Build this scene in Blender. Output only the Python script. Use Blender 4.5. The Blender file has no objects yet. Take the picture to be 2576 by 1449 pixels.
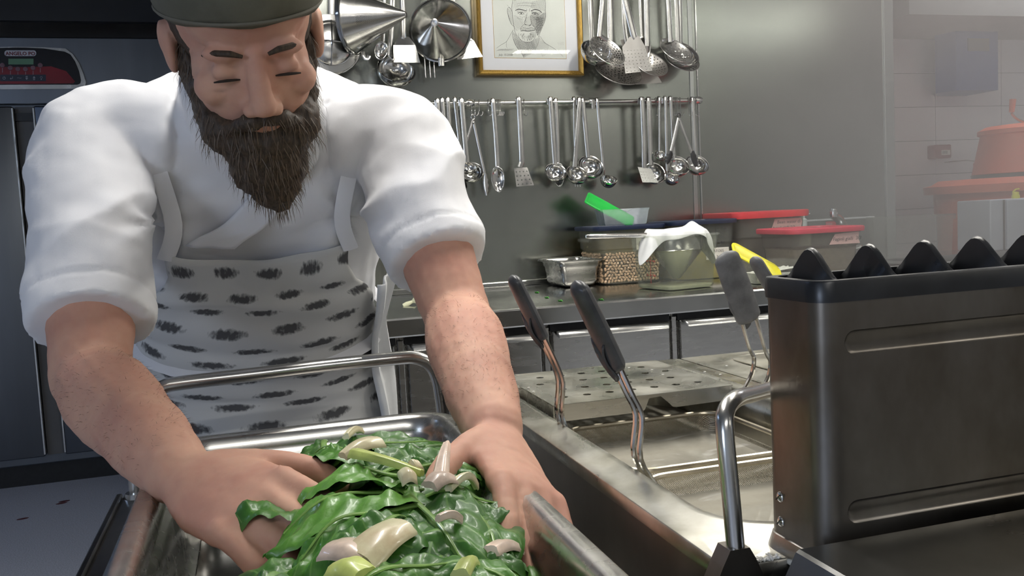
import bpy, bmesh, math, random
from mathutils import Vector, Matrix, Quaternion, noise as mnoise

random.seed(7)
SC = bpy.context.scene
COL = SC.collection
V = Vector

# ------------------------------------------------------------------ camera
IW, IH, FPX = 2576.0, 1449.0, 2219.52
YAW, PIT, ROLL = 0.28468929, 0.08129066, -0.05064742
CAMZ = 1.135
_fw = V((math.sin(YAW) * math.cos(PIT), math.cos(YAW) * math.cos(PIT), -math.sin(PIT)))
_r0 = V((math.cos(YAW), -math.sin(YAW), 0.0))
_u0 = _r0.cross(_fw)
_rt = _r0 * math.cos(ROLL) + _u0 * math.sin(ROLL)
_up = -_r0 * math.sin(ROLL) + _u0 * math.cos(ROLL)
CAMPOS = V((0, 0, CAMZ))
cd = bpy.data.cameras.new('camera')
cam = bpy.data.objects.new('camera', cd)
COL.objects.link(cam)
cam.matrix_world = Matrix(((_rt.x, _up.x, -_fw.x, 0), (_rt.y, _up.y, -_fw.y, 0), (_rt.z, _up.z, -_fw.z, CAMZ), (0, 0, 0, 1)))
cd.sensor_width = 36.0
cd.lens = FPX / IW * 36.0
cd.clip_start = 0.02
SC.camera = cam

# ------------------------------------------------------------------ world, lights, exposure
SC.view_settings.view_transform = 'Standard'
SC.view_settings.look = 'None'
SC.view_settings.gamma = 1.0
SC.view_settings.use_curve_mapping = False
SC.view_settings.exposure = -0.15
w = bpy.data.worlds.new('world')
SC.world = w
w.use_nodes = True
w.node_tree.nodes['Background'].inputs[0].default_value = (0.75, 0.82, 1.0, 1)
w.node_tree.nodes['Background'].inputs[1].default_value = 0.15


def area(name, loc, sx, sy, power, color, rot=(0, 0, 0)):
    d = bpy.data.lights.new(name, 'AREA')
    d.shape = 'RECTANGLE'
    d.size, d.size_y = sx, sy
    d.energy = power
    d.color = color
    o = bpy.data.objects.new(name, d)
    o.location = loc
    o.rotation_euler = rot
    COL.objects.link(o)
    return o


# fluorescent ceiling tubes; those over the middle floor and fridge passage are added fill
LAMPS = [
    ((0.95, 2.12, 2.36), 0.9, 0.12, 6, (1.0, 0.97, 0.90), 0.0),
    ((1.40, 1.60, 2.36), 0.14, 1.2, 28, (1.0, 0.96, 0.88), 0.0),
    ((0.25, 1.40, 2.36), 0.14, 1.2, 24, (1.0, 0.97, 0.92), 0.0),
    ((3.20, 0.40, 2.36), 1.2, 0.14, 18, (1.0, 0.96, 0.86), 0.0),
    ((2.60, -0.80, 2.36), 1.2, 0.14, 13, (1.0, 0.97, 0.90), 0.0),
    ((3.30, -2.20, 2.36), 1.2, 0.14, 15, (1.0, 0.96, 0.86), 0.0),
    ((0.10, -1.60, 2.36), 1.2, 0.14, 22, (1.0, 0.98, 0.94), 0.0),  # unseen fill added to lift flue front, drawers and chest
    ((-2.10, 2.60, 2.36), 0.14, 1.2, 9, (0.45, 0.62, 1.0), 0.0),  # added blue fill that tints the fridge front
    ((3.60, 2.90, 2.36), 1.0, 0.14, 15, (0.95, 0.92, 1.0), 0.0),
]
# daylight through the window in the left wall, behind the viewer's shoulder
WIN = (-2.75, -1.35, 0.95, 2.05)      # y0, y1, z0, z1
area('window_daylight', (-3.17, (WIN[0] + WIN[1]) / 2, (WIN[2] + WIN[3]) / 2), 1.05, 1.3, 50, (0.66, 0.78, 1.0), (0, -math.pi / 2, 0))
cy_ = SC.cycles
cy_.max_bounces = 7
cy_.diffuse_bounces = 3
cy_.glossy_bounces = 3
cy_.transmission_bounces = 2
cy_.transparent_max_bounces = 12
cy_.volume_bounces = 0
cy_.volume_step_rate = 3.0
cy_.volume_max_steps = 64
cy_.caustics_reflective = True
cy_.blur_glossy = 1.5
cy_.adaptive_threshold = 0.11
cy_.adaptive_min_samples = 12
cy_.sample_clamp_indirect = 4.0
cy_.caustics_refractive = False
for i_, (loc_, sx_, sy_, pw_, c_, _) in enumerate(LAMPS):
    area('ceiling_tube_light', loc_, sx_, sy_, pw_, c_)


def ray(px, py):
    return _rt * ((px - IW / 2) / FPX) - _up * ((py - IH / 2) / FPX) + _fw


def at(px, py, Y=None, Z=None, X=None):
    """the point on the plane Y=.., Z=.. or X=.. that the photograph shows at this pixel"""
    d = ray(px, py)
    if Y is not None:
        t = Y / d.y
    elif Z is not None:
        t = (Z - CAMZ) / d.z
    else:
        t = X / d.x
    return CAMPOS + d * t


# ------------------------------------------------------------------ mesh helpers
class MB:
    def __init__(s):
        s.v, s.f = [], []

    def add(s, vs, fs, M=None):
        n = len(s.v)
        s.v += [tuple(M @ V(p)) if M else tuple(p) for p in vs]
        s.f += [tuple(i + n for i in f) for f in fs]
        return s

    def box(s, a, b, M=None, bev=0.0):
        x0, y0, z0 = [min(p, q) for p, q in zip(a, b)]
        x1, y1, z1 = [max(p, q) for p, q in zip(a, b)]
        if bev <= 0:
            return s.add([(x0, y0, z0), (x1, y0, z0), (x1, y1, z0), (x0, y1, z0), (x0, y0, z1), (x1, y0, z1), (x1, y1, z1), (x0, y1, z1)],
                         [(0, 3, 2, 1), (4, 5, 6, 7), (0, 1, 5, 4), (1, 2, 6, 5), (2, 3, 7, 6), (3, 0, 4, 7)], M)
        bm = bmesh.new()
        bmesh.ops.create_cube(bm, size=1)
        for v in bm.verts:
            v.co = V(((x0 + x1) / 2 + v.co.x * (x1 - x0), (y0 + y1) / 2 + v.co.y * (y1 - y0), (z0 + z1) / 2 + v.co.z * (z1 - z0)))
        bmesh.ops.bevel(bm, geom=list(bm.edges), offset=min(bev, 0.49 * min(x1 - x0, y1 - y0, z1 - z0)), segments=2, affect='EDGES', profile=0.5)
        return s.bm(bm, M)

    def bm(s, bm, M=None):
        bm.verts.index_update()
        s.add([v.co[:] for v in bm.verts], [[v.index for v in f.verts] for f in bm.faces], M)
        bm.free()
        return s

    def rings(s, rs, close=True, cap0=True, cap1=True, M=None, loop=False):
        """rs: list of rings (same length)"""
        n = len(rs[0])
        vs = [p for r in rs for p in r]
        fs = []
        m = len(rs)
        for i in range(m if loop else m - 1):
            j = (i + 1) % m
            for k in range(n if close else n - 1):
                l = (k + 1) % n
                fs.append((i * n + k, i * n + l, j * n + l, j * n + k))
        if close and not loop:
            if cap0:
                fs.append(tuple(range(n - 1, -1, -1)))
            if cap1:
                fs.append(tuple((m - 1) * n + k for k in range(n)))
        return s.add(vs, fs, M)

    def tube(s, pts, r, seg=10, cap=True, sq=None, up=None, M=None, loop=False):
        """round tube along pts; r number or list; sq=(a,b) makes an elliptical section a x b (b along 'up')"""
        pts = [V(p) for p in pts]
        n = len(pts)
        rad = r if isinstance(r, (list, tuple)) else [r] * n
        tang = []
        for i in range(n):
            a = pts[i - 1] if (i > 0 or loop) else pts[i]
            b = pts[(i + 1) % n] if (i < n - 1 or loop) else pts[i]
            t = (b - a)
            tang.append(t.normalized() if t.length > 1e-9 else V((0, 0, 1)))
        u = V(up) if up is not None else V((0, 0, 1))
        if abs(u.normalized().dot(tang[0])) > 0.95:
            u = V((1, 0, 0)) if abs(tang[0].x) < 0.9 else V((0, 1, 0))
        rs = []
        for i in range(n):
            t = tang[i]
            if up is not None and abs(V(up).normalized().dot(t)) < 0.97:
                u = V(up)
            u = (u - t * u.dot(t)).normalized()
            w_ = t.cross(u)
            a, b = (1, 1) if sq is None else sq
            rs.append([pts[i] + (w_ * math.cos(2 * math.pi * k / seg) * a + u * math.sin(2 * math.pi * k / seg) * b) * rad[i] for k in range(seg)])
        return s.rings(rs, True, cap, cap, M, loop)

    def lathe(s, prof, seg=24, M=None, cap0=False, cap1=False):
        """prof: (r,z) list around local Z"""
        return s.rings([[(r * math.cos(2 * math.pi * k / seg), r * math.sin(2 * math.pi * k / seg), z) for k in range(seg)] for r, z in prof], True, cap0, cap1, M)

    def ball(s, c, r, seg=16, M=None, rot=None):
        """ellipsoid r=(a,b,c)"""
        if not isinstance(r, (tuple, list)):
            r = (r, r, r)
        rs = []
        nn = seg // 2
        T = Matrix.Translation(V(c))
        if rot is not None:
            T = T @ rot.to_4x4()
        for i in range(1, nn):
            a = math.pi * i / nn
            rs.append([T @ V((r[0] * math.sin(a) * math.cos(2 * math.pi * k / seg), r[1] * math.sin(a) * math.sin(2 * math.pi * k / seg), -r[2] * math.cos(a))) for k in range(seg)])
        return s.rings(rs, True, True, True, M)

    def prism(s, poly, d, M=None):
        """polygon in local XY extruded 0..d along Z"""
        n = len(poly)
        vs = [(x, y, 0) for x, y in poly] + [(x, y, d) for x, y in poly]
        fs = [tuple(range(n - 1, -1, -1)), tuple(range(n, 2 * n))] + [(k, (k + 1) % n, n + (k + 1) % n, n + k) for k in range(n)]
        return s.add(vs, fs, M)

    def grid(s, fn, nu, nv, M=None, wrap=False):
        vs = [fn(i / nu, j / nv) for j in range(nv + 1) for i in range(nu + 1)]
        fs = [(j * (nu + 1) + i, j * (nu + 1) + i + 1, (j + 1) * (nu + 1) + i + 1, (j + 1) * (nu + 1) + i) for j in range(nv) for i in range(nu)]
        return s.add(vs, fs, M)

    def build(s, name, m, parent=None, smooth=True, ang=35, M=None, solid=0.0, sub=0, off=-1.0, weld=False):
        me = bpy.data.meshes.new(name)
        me.from_pydata([tuple(M @ V(p)) for p in s.v] if M else s.v, [], s.f)
        me.update()
        bm = bmesh.new()
        bm.from_mesh(me)
        if weld:
            bmesh.ops.remove_doubles(bm, verts=bm.verts, dist=2e-5)
        bmesh.ops.recalc_face_normals(bm, faces=bm.faces)
        bm.to_mesh(me)
        bm.free()
        if smooth:
            me.polygons.foreach_set('use_smooth', [True] * len(me.polygons))
            me.set_sharp_from_angle(angle=math.radians(ang))
        me.materials.append(m)
        o = bpy.data.objects.new(name, me)
        COL.objects.link(o)
        if parent is not None:
            kid(o, parent)
        if solid:
            md = o.modifiers.new('solid', 'SOLIDIFY')
            md.thickness = solid
            md.offset = off
        if sub:
            md = o.modifiers.new('sub', 'SUBSURF')
            md.levels = md.render_levels = sub
        return o


def tag(o, label=None, cat=None, group=None, kind=None):
    if label:
        o['label'] = label
    if cat:
        o['category'] = cat
    if group:
        o['group'] = group
    if kind:
        o['kind'] = kind
    return o


def empty(name, loc=(0, 0, 0), label=None, cat=None, group=None, kind=None):
    o = bpy.data.objects.new(name, None)
    o.location = loc
    COL.objects.link(o)
    # parts are written in world coordinates; the parent sits at the thing's base
    return tag(o, label, cat, group, kind)


def wmat(o):
    M = o.matrix_basis.copy()
    return wmat(o.parent) @ o.matrix_parent_inverse @ M if o.parent else M


def kid(o, parent):
    """parent an object written in world coordinates without moving it"""
    o.parent = parent
    o.matrix_parent_inverse = wmat(parent).inverted()
    return o


def clone(o, M, parent=None):
    """copy a thing with its parts and sub-parts, moved by M"""
    c = o.copy()
    COL.objects.link(c)
    if parent is None:
        c.matrix_basis = M @ o.matrix_basis
    else:
        c.parent = parent
        c.matrix_parent_inverse = o.matrix_parent_inverse.copy()
    for ch in [x for x in ALL_KIDS(o)]:
        clone(ch, None, c)
    return c


def ALL_KIDS(o):
    return [x for x in COL.objects if x.parent == o]


def rrect(x0, y0, x1, y1, r, n=5):
    """rounded rectangle outline, counter-clockwise"""
    out = []
    for cx, cy, a0 in ((x1 - r, y1 - r, 0), (x0 + r, y1 - r, 90), (x0 + r, y0 + r, 180), (x1 - r, y0 + r, 270)):
        for k in range(n + 1):
            a = math.radians(a0 + 90 * k / n)
            out.append((cx + r * math.cos(a), cy + r * math.sin(a)))
    return out


def bez(pts, n=8):
    """Catmull-Rom through points"""
    pts = [V(p) for p in pts]
    P = [pts[0]] + pts + [pts[-1]]
    out = []
    for i in range(1, len(P) - 2):
        for k in range(n):
            t = k / n
            a, b, c, d = P[i - 1], P[i], P[i + 1], P[i + 2]
            out.append(0.5 * ((2 * b) + (c - a) * t + (2 * a - 5 * b + 4 * c - d) * t * t + (-a + 3 * b - 3 * c + d) * t ** 3))
    out.append(pts[-1])
    return out


def basis(x, y, z, o=(0, 0, 0)):
    x, y, z, o = V(x), V(y), V(z), V(o)
    return Matrix(((x.x, y.x, z.x, o.x), (x.y, y.y, z.y, o.y), (x.z, y.z, z.z, o.z), (0, 0, 0, 1)))


def text_mesh(txt, size, m, name, M, parent=None, extrude=0.0004, bold=0.0, align='LEFT', shear=0.0, sx=1.0):
    cu = bpy.data.curves.new(name, 'FONT')
    cu.body = txt
    cu.size = size
    cu.extrude = extrude
    cu.offset = bold
    cu.align_x = align
    cu.shear = shear
    cu.resolution_u = 2
    t = bpy.data.objects.new(name, cu)
    COL.objects.link(t)
    dg = bpy.context.evaluated_depsgraph_get()
    me = bpy.data.meshes.new_from_object(t.evaluated_get(dg))
    bpy.data.objects.remove(t)
    bpy.data.curves.remove(cu)
    me.transform(M @ Matrix.Scale(sx, 4, (1, 0, 0)))
    me.materials.clear()
    me.materials.append(m)
    o = bpy.data.objects.new(name, me)
    COL.objects.link(o)
    if parent:
        kid(o, parent)
    return o


# ------------------------------------------------------------------ materials
def srgb(r, g, b):
    f = lambda c: (c / 255 / 12.92) if c / 255 <= 0.04045 else ((c / 255 + 0.055) / 1.055) ** 2.4
    return (f(r), f(g), f(b), 1)


MATS = {}


def mat(name, col, rough=0.5, metal=0.0, var=0.0, vscale=8.0, stretch=(1, 1, 1), bump=0.0, bscale=60.0, rvar=0.0, spec=0.5, aniso=0.0,
        coat=0.0, trans=0.0, sss=0.0, emis=None, col2=None, sheen=0.0):
    m = bpy.data.materials.new(name)
    m.use_nodes = True
    nt = m.node_tree
    b = nt.nodes['Principled BSDF']
    b.inputs['Base Color'].default_value = col
    b.inputs['Roughness'].default_value = rough
    b.inputs['Metallic'].default_value = metal
    b.inputs['Specular IOR Level'].default_value = spec
    b.inputs['Anisotropic'].default_value = aniso
    b.inputs['Coat Weight'].default_value = coat
    b.inputs['Transmission Weight'].default_value = trans
    if sheen:
        b.inputs['Sheen Weight'].default_value = sheen
    if sss:
        b.inputs['Subsurface Weight'].default_value = sss
        b.inputs['Subsurface Radius'].default_value = (0.012, 0.005, 0.003)
        b.inputs['Subsurface Scale'].default_value = 0.4
    if emis:
        b.inputs['Emission Color'].default_value = emis[0]
        b.inputs['Emission Strength'].default_value = emis[1]
    if var or bump or rvar:
        tc = nt.nodes.new('ShaderNodeTexCoord')
        mp = nt.nodes.new('ShaderNodeMapping')
        mp.inputs['Scale'].default_value = stretch
        nt.links.new(tc.outputs['Object'], mp.inputs[0])
    if var:
        n = nt.nodes.new('ShaderNodeTexNoise')
        n.inputs['Scale'].default_value = vscale
        n.inputs['Detail'].default_value = 5
        n.inputs['Roughness'].default_value = 0.6
        nt.links.new(mp.outputs[0], n.inputs['Vector'])
        mx = nt.nodes.new('ShaderNodeMix')
        mx.data_type = 'RGBA'
        c2 = col2 or tuple(max(0, c * (1 - var)) for c in col[:3]) + (1,)
        c1 = col if col2 else tuple(min(1, c * (1 + var * 0.6)) for c in col[:3]) + (1,)
        mx.inputs['A'].default_value = c1
        mx.inputs['B'].default_value = c2
        cr = nt.nodes.new('ShaderNodeMapRange')
        cr.inputs['From Min'].default_value = 0.35
        cr.inputs['From Max'].default_value = 0.65
        nt.links.new(n.outputs['Fac'], cr.inputs['Value'])
        nt.links.new(cr.outputs[0], mx.inputs['Factor'])
        nt.links.new(mx.outputs['Result'], b.inputs['Base Color'])
    if rvar:
        n2 = nt.nodes.new('ShaderNodeTexNoise')
        n2.inputs['Scale'].default_value = vscale * 0.7
        n2.inputs['Detail'].default_value = 6
        nt.links.new(mp.outputs[0], n2.inputs['Vector'])
        cr2 = nt.nodes.new('ShaderNodeMapRange')
        cr2.inputs['From Min'].default_value = 0.3
        cr2.inputs['From Max'].default_value = 0.7
        cr2.inputs['To Min'].default_value = max(0.03, rough - rvar)
        cr2.inputs['To Max'].default_value = rough + rvar
        nt.links.new(n2.outputs['Fac'], cr2.inputs['Value'])
        nt.links.new(cr2.outputs[0], b.inputs['Roughness'])
    if bump:
        n3 = nt.nodes.new('ShaderNodeTexNoise')
        n3.inputs['Scale'].default_value = bscale
        n3.inputs['Detail'].default_value = 4
        nt.links.new(mp.outputs[0], n3.inputs['Vector'])
        bp = nt.nodes.new('ShaderNodeBump')
        bp.inputs['Strength'].default_value = bump
        bp.inputs['Distance'].default_value = 0.0006
        nt.links.new(n3.outputs['Fac'], bp.inputs['Height'])
        nt.links.new(bp.outputs[0], b.inputs['Normal'])
    MATS[name] = m
    return m


def clear(name, tint, milky, haze, rough=0.12):
    """clear or frosted plastic shell: light passes, a share is scattered by the milky wall, a little is mirrored"""
    m = bpy.data.materials.new(name)
    m.use_nodes = True
    nt = m.node_tree
    nt.nodes.remove(nt.nodes['Principled BSDF'])
    out = nt.nodes['Material Output']
    tr = nt.nodes.new('ShaderNodeBsdfTransparent')
    tr.inputs[0].default_value = tint
    pb = nt.nodes.new('ShaderNodeBsdfPrincipled')
    pb.inputs['Base Color'].default_value = milky
    pb.inputs['Roughness'].default_value = rough
    ge = nt.nodes.new('ShaderNodeNewGeometry')
    nz = nt.nodes.new('ShaderNodeTexNoise')
    nz.inputs['Scale'].default_value = 35
    nt.links.new(ge.outputs['Position'], nz.inputs['Vector'])
    mr = nt.nodes.new('ShaderNodeMapRange')
    mr.inputs['To Min'].default_value = haze * 0.75
    mr.inputs['To Max'].default_value = min(1, haze * 1.3)
    nt.links.new(nz.outputs['Fac'], mr.inputs['Value'])
    mx = nt.nodes.new('ShaderNodeMixShader')
    nt.links.new(mr.outputs[0], mx.inputs[0])
    nt.links.new(tr.outputs[0], mx.inputs[1])
    nt.links.new(pb.outputs[0], mx.inputs[2])
    nt.links.new(mx.outputs[0], out.inputs['Surface'])
    MATS[name] = m
    return m


STEEL_WALL = mat('wall_steel', (0.385, 0.40, 0.365, 1), 0.22, 1.0, var=0.05, vscale=2, stretch=(1, 1, 2), rvar=0.03)
STEEL = mat('brushed_steel', (0.60, 0.59, 0.56, 1), 0.26, 1.0, var=0.06, vscale=14, stretch=(1, 6, 6), rvar=0.04, bump=0.02, bscale=40)
STEEL_TOP = mat('worktop_steel', (0.52, 0.52, 0.50, 1), 0.2, 1.0, var=0.10, vscale=9, rvar=0.05)
STEEL_WORN = mat('worn_cooker_steel', (0.60, 0.59, 0.54, 1), 0.30, 1.0, var=0.3, vscale=16, rvar=0.14, bump=0.06, bscale=60, col2=(0.40, 0.385, 0.32, 1))
STEEL_DARK = mat('dull_flue_steel', (0.40, 0.38, 0.355, 1), 0.34, 1.0, var=0.16, vscale=10, stretch=(1, 1, 0.5), rvar=0.08, bump=0.05, bscale=80)
GRIP_GREY = mat('faded_grip_rubber', (0.15, 0.15, 0.152, 1), 0.5, 0, var=0.3, vscale=45, bump=0.12, bscale=70)
FLUE_STEEL = mat('tarnished_flue_steel', (0.28, 0.262, 0.24, 1), 0.34, 1.0, var=0.2, vscale=9, stretch=(1, 1, 0.6), rvar=0.08, bump=0.05, bscale=90, col2=(0.15, 0.13, 0.105, 1))
CHROME = mat('polished_steel', (0.74, 0.73, 0.70, 1), 0.13, 1.0, var=0.06, vscale=30, rvar=0.05)
SATIN = mat('satin_steel', (0.66, 0.65, 0.62, 1), 0.24, 1.0, var=0.06, vscale=20, rvar=0.05, bump=0.03, bscale=100)
FRIDGE_STEEL = mat('fridge_steel', (0.175, 0.19, 0.21, 1), 0.38, 1.0, var=0.06, vscale=3, stretch=(4, 4, 0.5), rvar=0.04)
BLACK_PL = mat('black_plastic', (0.012, 0.013, 0.015, 1), 0.42, 0, var=0.3, vscale=60, bump=0.05, bscale=120)
IRON = mat('black_cast_enamel', (0.012, 0.013, 0.015, 1), 0.34, 0, var=0.5, vscale=25, rvar=0.12, bump=0.15, bscale=90, spec=0.6)
GRIP = mat('grip_rubber', (0.058, 0.060, 0.064, 1), 0.38, 0, var=0.35, vscale=45, bump=0.12, bscale=70)
TRIM = mat('trim_steel', (0.55, 0.56, 0.54, 1), 0.28, 1.0, var=0.04, vscale=2)
DARK = mat('dark_gap', (0.02, 0.02, 0.02, 1), 0.6, var=0.2)
# ================================================================== the room
WALLY, TOPZ, CEIL = 2.84, 0.90, 2.42
M_TILE = mat('wall_tile', (0.76, 0.72, 0.73, 1), 0.35, var=0.05, vscale=2)
M_GROUT = mat('grout', (0.30, 0.29, 0.29, 1), 0.9, var=0.1)
M_PLASTER = mat('painted_plaster', (0.55, 0.55, 0.54, 1), 0.7, var=0.06, vscale=3, bump=0.05)
M_FLOOR = mat('speckled_vinyl_floor', (0.42, 0.44, 0.50, 1), 0.5, var=0.30, vscale=220, bump=0.08, bscale=260)
M_CEIL_SHADE = mat('shaded_ceiling_board', (0.045, 0.047, 0.05, 1), 0.75, var=0.15, vscale=5)  # missing light over the passage put into the base colour
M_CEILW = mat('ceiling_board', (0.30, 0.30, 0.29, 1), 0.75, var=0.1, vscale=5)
M_JAMB = mat('cream_jamb', (0.52, 0.50, 0.46, 1), 0.5, var=0.06)

XL = at(492, 100, Y=WALLY).x
XJ = at(1757, 300, Y=WALLY).x
XR = at(2250, 400, Y=WALLY).x
fl = MB().box((-3.2, -4.0, -0.06), (5.6, 5.5, 0.0)).build('floor', M_FLOOR, smooth=False)
tag(fl, 'blue grey speckled vinyl kitchen floor in front of the upright fridge', 'floor', kind='structure')
for q_, (px_, py_) in enumerate(((162, 1261), (155, 1266), (57, 1305))):
    p_ = at(px_, py_, Z=0.0)
    MB().lathe([(0.0, 0.0012), (0.012 - 0.003 * q_ % 0.004, 0.0008), (0.013, 0.0001)], 10, Matrix.Translation(p_) @ Matrix.Scale(1.8, 4, (1, 0.25, 0))).build('floor_stain', mat('stain_red%d' % q_, (0.10, 0.03, 0.035, 1), 0.6, var=0.2), fl)

# ceiling: plain slab overall, boards over the fridge passage coloured as if unlit
ce = MB().box((-3.2, -4.0, CEIL + 0.02), (5.6, 5.5, CEIL + 0.08)).build('ceiling', M_CEILW, smooth=False)
tag(ce, 'kitchen ceiling of square boards', 'ceiling', kind='structure')
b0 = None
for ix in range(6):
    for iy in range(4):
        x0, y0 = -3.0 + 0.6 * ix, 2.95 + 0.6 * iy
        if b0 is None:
            b0 = MB().box((0.004, 0.004, 0), (0.592, 0.592, 0.024), bev=0.004).build('ceiling_board', M_CEIL_SHADE, ce, smooth=False)
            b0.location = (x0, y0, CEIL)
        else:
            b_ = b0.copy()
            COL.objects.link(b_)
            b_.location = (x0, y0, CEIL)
# a bulkhead rail just above the fridge, in the same shade-darkened colour
sb = MB().box((-2.6, 4.40, 2.10), (0.2, 4.44, CEIL)).build('trim_1', M_CEIL_SHADE, smooth=False)
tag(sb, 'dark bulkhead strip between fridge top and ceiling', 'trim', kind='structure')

wb = MB().box((XL, WALLY + 0.004, 0), (XR, WALLY + 0.12, CEIL)).build('wall_back', M_PLASTER, smooth=False)
tag(wb, 'back wall clad in brushed steel sheets above the worktop', 'wall', kind='structure')
MB().box((XL, WALLY, 0.0), (XJ - 0.001, WALLY + 0.004, CEIL)).build('steel_panel', STEEL_WALL, wb, smooth=False)
MB().box((XJ + 0.001, WALLY, 0.0), (XR, WALLY + 0.004, CEIL)).build('steel_panel', STEEL_WALL, wb, smooth=False)
t2 = MB().box((XJ - 0.030, WALLY - 0.003, TOPZ), (XJ - 0.014, WALLY, CEIL), bev=0.001).build('trim_2', TRIM, smooth=False)
tag(t2, 'wide steel cover strip on the wall joint behind the rail end', 'trim', kind='structure')
t3 = MB().box((XJ - 0.002, WALLY - 0.004, TOPZ), (XJ + 0.004, WALLY, CEIL), bev=0.001).build('trim_3', CHROME, smooth=False)
tag(t3, 'thin bright edge strip of the right steel sheet', 'trim', kind='structure')
t4 = MB().box((XR - 0.045, WALLY - 0.006, TOPZ), (XR, WALLY + 0.13, CEIL), bev=0.004).build('trim_4', TRIM, smooth=False)
tag(t4, 'steel corner strip where the wall cladding ends', 'trim', kind='structure')

# tiled wall farther back on the right, with a cream jamb
TWY = 3.60
xa = at(2235, 400, Y=TWY).x
wr = MB().box((xa - 0.4, TWY + 0.008, 0), (4.7, TWY + 0.12, CEIL)).build('wall_far', M_GROUT, smooth=False)
tag(wr, 'pale tiled wall behind the orange tubs', 'wall', kind='structure')
zt = [at(2400, y_, Y=TWY).z for y_ in (690, 604, 520, 436, 352, 268, 184)]
xt = [at(x_, 440, Y=TWY).x for x_ in (2190, 2355, 2520, 2685)]
xt.append(4.7)
zt = [0.0, 0.3, 0.6] + zt + [CEIL - 0.22]
for i_ in range(len(xt) - 1):
    for j_ in range(len(zt) - 1):
        if j_ < 2 and i_ > 2:
            continue
        MB().box((xt[i_] + 0.0015, TWY, zt[j_] + 0.0015), (xt[i_ + 1] - 0.0015, TWY + 0.008, zt[j_ + 1] - 0.0015)).build('tile', M_TILE, wr, smooth=False)
jb = MB().box((XR + 0.006, WALLY + 0.14, 0), (XR + 0.045, WALLY + 0.30, CEIL), bev=0.004).build('trim_5', M_JAMB, smooth=False)
tag(jb, 'cream jamb beside the end of the steel wall', 'trim', kind='structure')
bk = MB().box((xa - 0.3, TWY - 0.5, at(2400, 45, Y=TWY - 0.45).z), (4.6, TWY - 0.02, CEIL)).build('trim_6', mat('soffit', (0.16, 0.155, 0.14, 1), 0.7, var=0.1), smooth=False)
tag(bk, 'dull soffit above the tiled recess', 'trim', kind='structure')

# remaining shell (outside the picture, mirrored by the steel)
tag(MB().box((-3.2, 5.4, 0), (5.6, 5.5, CEIL)).build('wall_passage', M_PLASTER, smooth=False), 'plain wall behind the fridge', 'wall', kind='structure')
tag(MB().box((-3.3, -4.0, 0), (-3.2, 5.5, CEIL)).build('wall_left', M_PLASTER, smooth=False), 'plain left kitchen wall', 'wall', kind='structure')
tag(MB().box((5.6, -4.0, 0), (5.7, 5.5, CEIL)).build('wall_right', M_PLASTER, smooth=False), 'plain right kitchen wall', 'wall', kind='structure')
tag(MB().box((-3.2, -4.1, 0), (5.6, -4.0, CEIL)).build('wall_front', M_PLASTER, smooth=False), 'plain wall facing the steel cladding', 'wall', kind='structure')
LAMP_AT = ['directly above the worktop', 'above the utensil wall', 'above the chef', 'above the sink end of the suite', 'behind the viewer near the suite', 'far behind the viewer by the right wall', 'added as fill behind the viewer over the middle floor', 'added as blue fill beside the fridge passage', 'in the tiled recess']
for (loc_, sx_, sy_, pw_, c_, _), wh_ in zip(LAMPS, LAMP_AT):
    hs = MB().box((loc_[0] - sx_ / 2 - 0.03, loc_[1] - sy_ / 2 - 0.03, loc_[2] + 0.004), (loc_[0] + sx_ / 2 + 0.03, loc_[1] + sy_ / 2 + 0.03, CEIL + 0.02), bev=0.01)
    hs = hs.build('lamp_housing', M_CEILW, smooth=False)
    tag(hs, 'white ceiling tube lamp ' + wh_, 'lamp', 'ceiling tube lamps')
wn = MB().box((-3.198, WIN[0] - 0.05, WIN[2] - 0.05), (-3.18, WIN[1] + 0.05, WIN[3] + 0.05)).build('window_1', mat('window_frame', (0.6, 0.6, 0.6, 1), 0.5, var=0.05), smooth=False)
tag(wn, 'daylit window in the left kitchen wall', 'window', kind='structure')
MB().box((-3.18, WIN[0], WIN[2]), (-3.176, WIN[1], WIN[3])).build('pane', mat('bright_pane', (0.6, 0.7, 0.85, 1), 0.3, var=0.03), wn, smooth=False)

# ================================================================== upright fridge
FY = 4.45
M_RED = mat('red_panel_print', (0.26, 0.012, 0.022, 1), 0.3, var=0.25, vscale=10)
M_LCD = mat('lcd_green', (0.03, 0.07, 0.05, 1), 0.3, var=0.1, emis=((0.05, 0.12, 0.08, 1), 0.3))
M_PRINT = mat('pale_print', (0.45, 0.47, 0.52, 1), 0.5, var=0.05)
M_LOGO = mat('logo_white', (0.62, 0.62, 0.68, 1), 0.4, var=0.03)
M_LOGOT = mat('logo_dark_red', (0.16, 0.01, 0.02, 1), 0.4, var=0.05)
M_STRIP = mat('icon_strip_blue', (0.02, 0.03, 0.055, 1), 0.35, var=0.1)
M_PANELBK = mat('panel_black', (0.010, 0.010, 0.013, 1), 0.25, var=0.2)
fT, fB = at(0, 89, Y=FY).z, at(100, 262, Y=FY).z
fR, fC = at(463, 120, Y=FY).x, at(61, 264, Y=FY).x
fL = 2 * fC - fR
dB = at(60, 1151, Y=FY).z
FR = empty('upright_fridge', (fC, FY + 0.35, 0), 'steel two-door upright fridge with a dark red control panel', 'fridge')
MB().box((fL, FY + 0.03, 0.10), (fR, FY + 0.75, fT), bev=0.006).build('body', FRIDGE_STEEL, FR, smooth=False)
MB().box((fL, FY, fB), (fR, FY + 0.03, fT - 0.006), bev=0.005).build('fascia', FRIDGE_STEEL, FR, smooth=False)
MB().box((fL + 0.02, FY + 0.06, 0.0), (fR - 0.02, FY + 0.7, 0.10)).build('plinth', BLACK_PL, FR, smooth=False)
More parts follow.
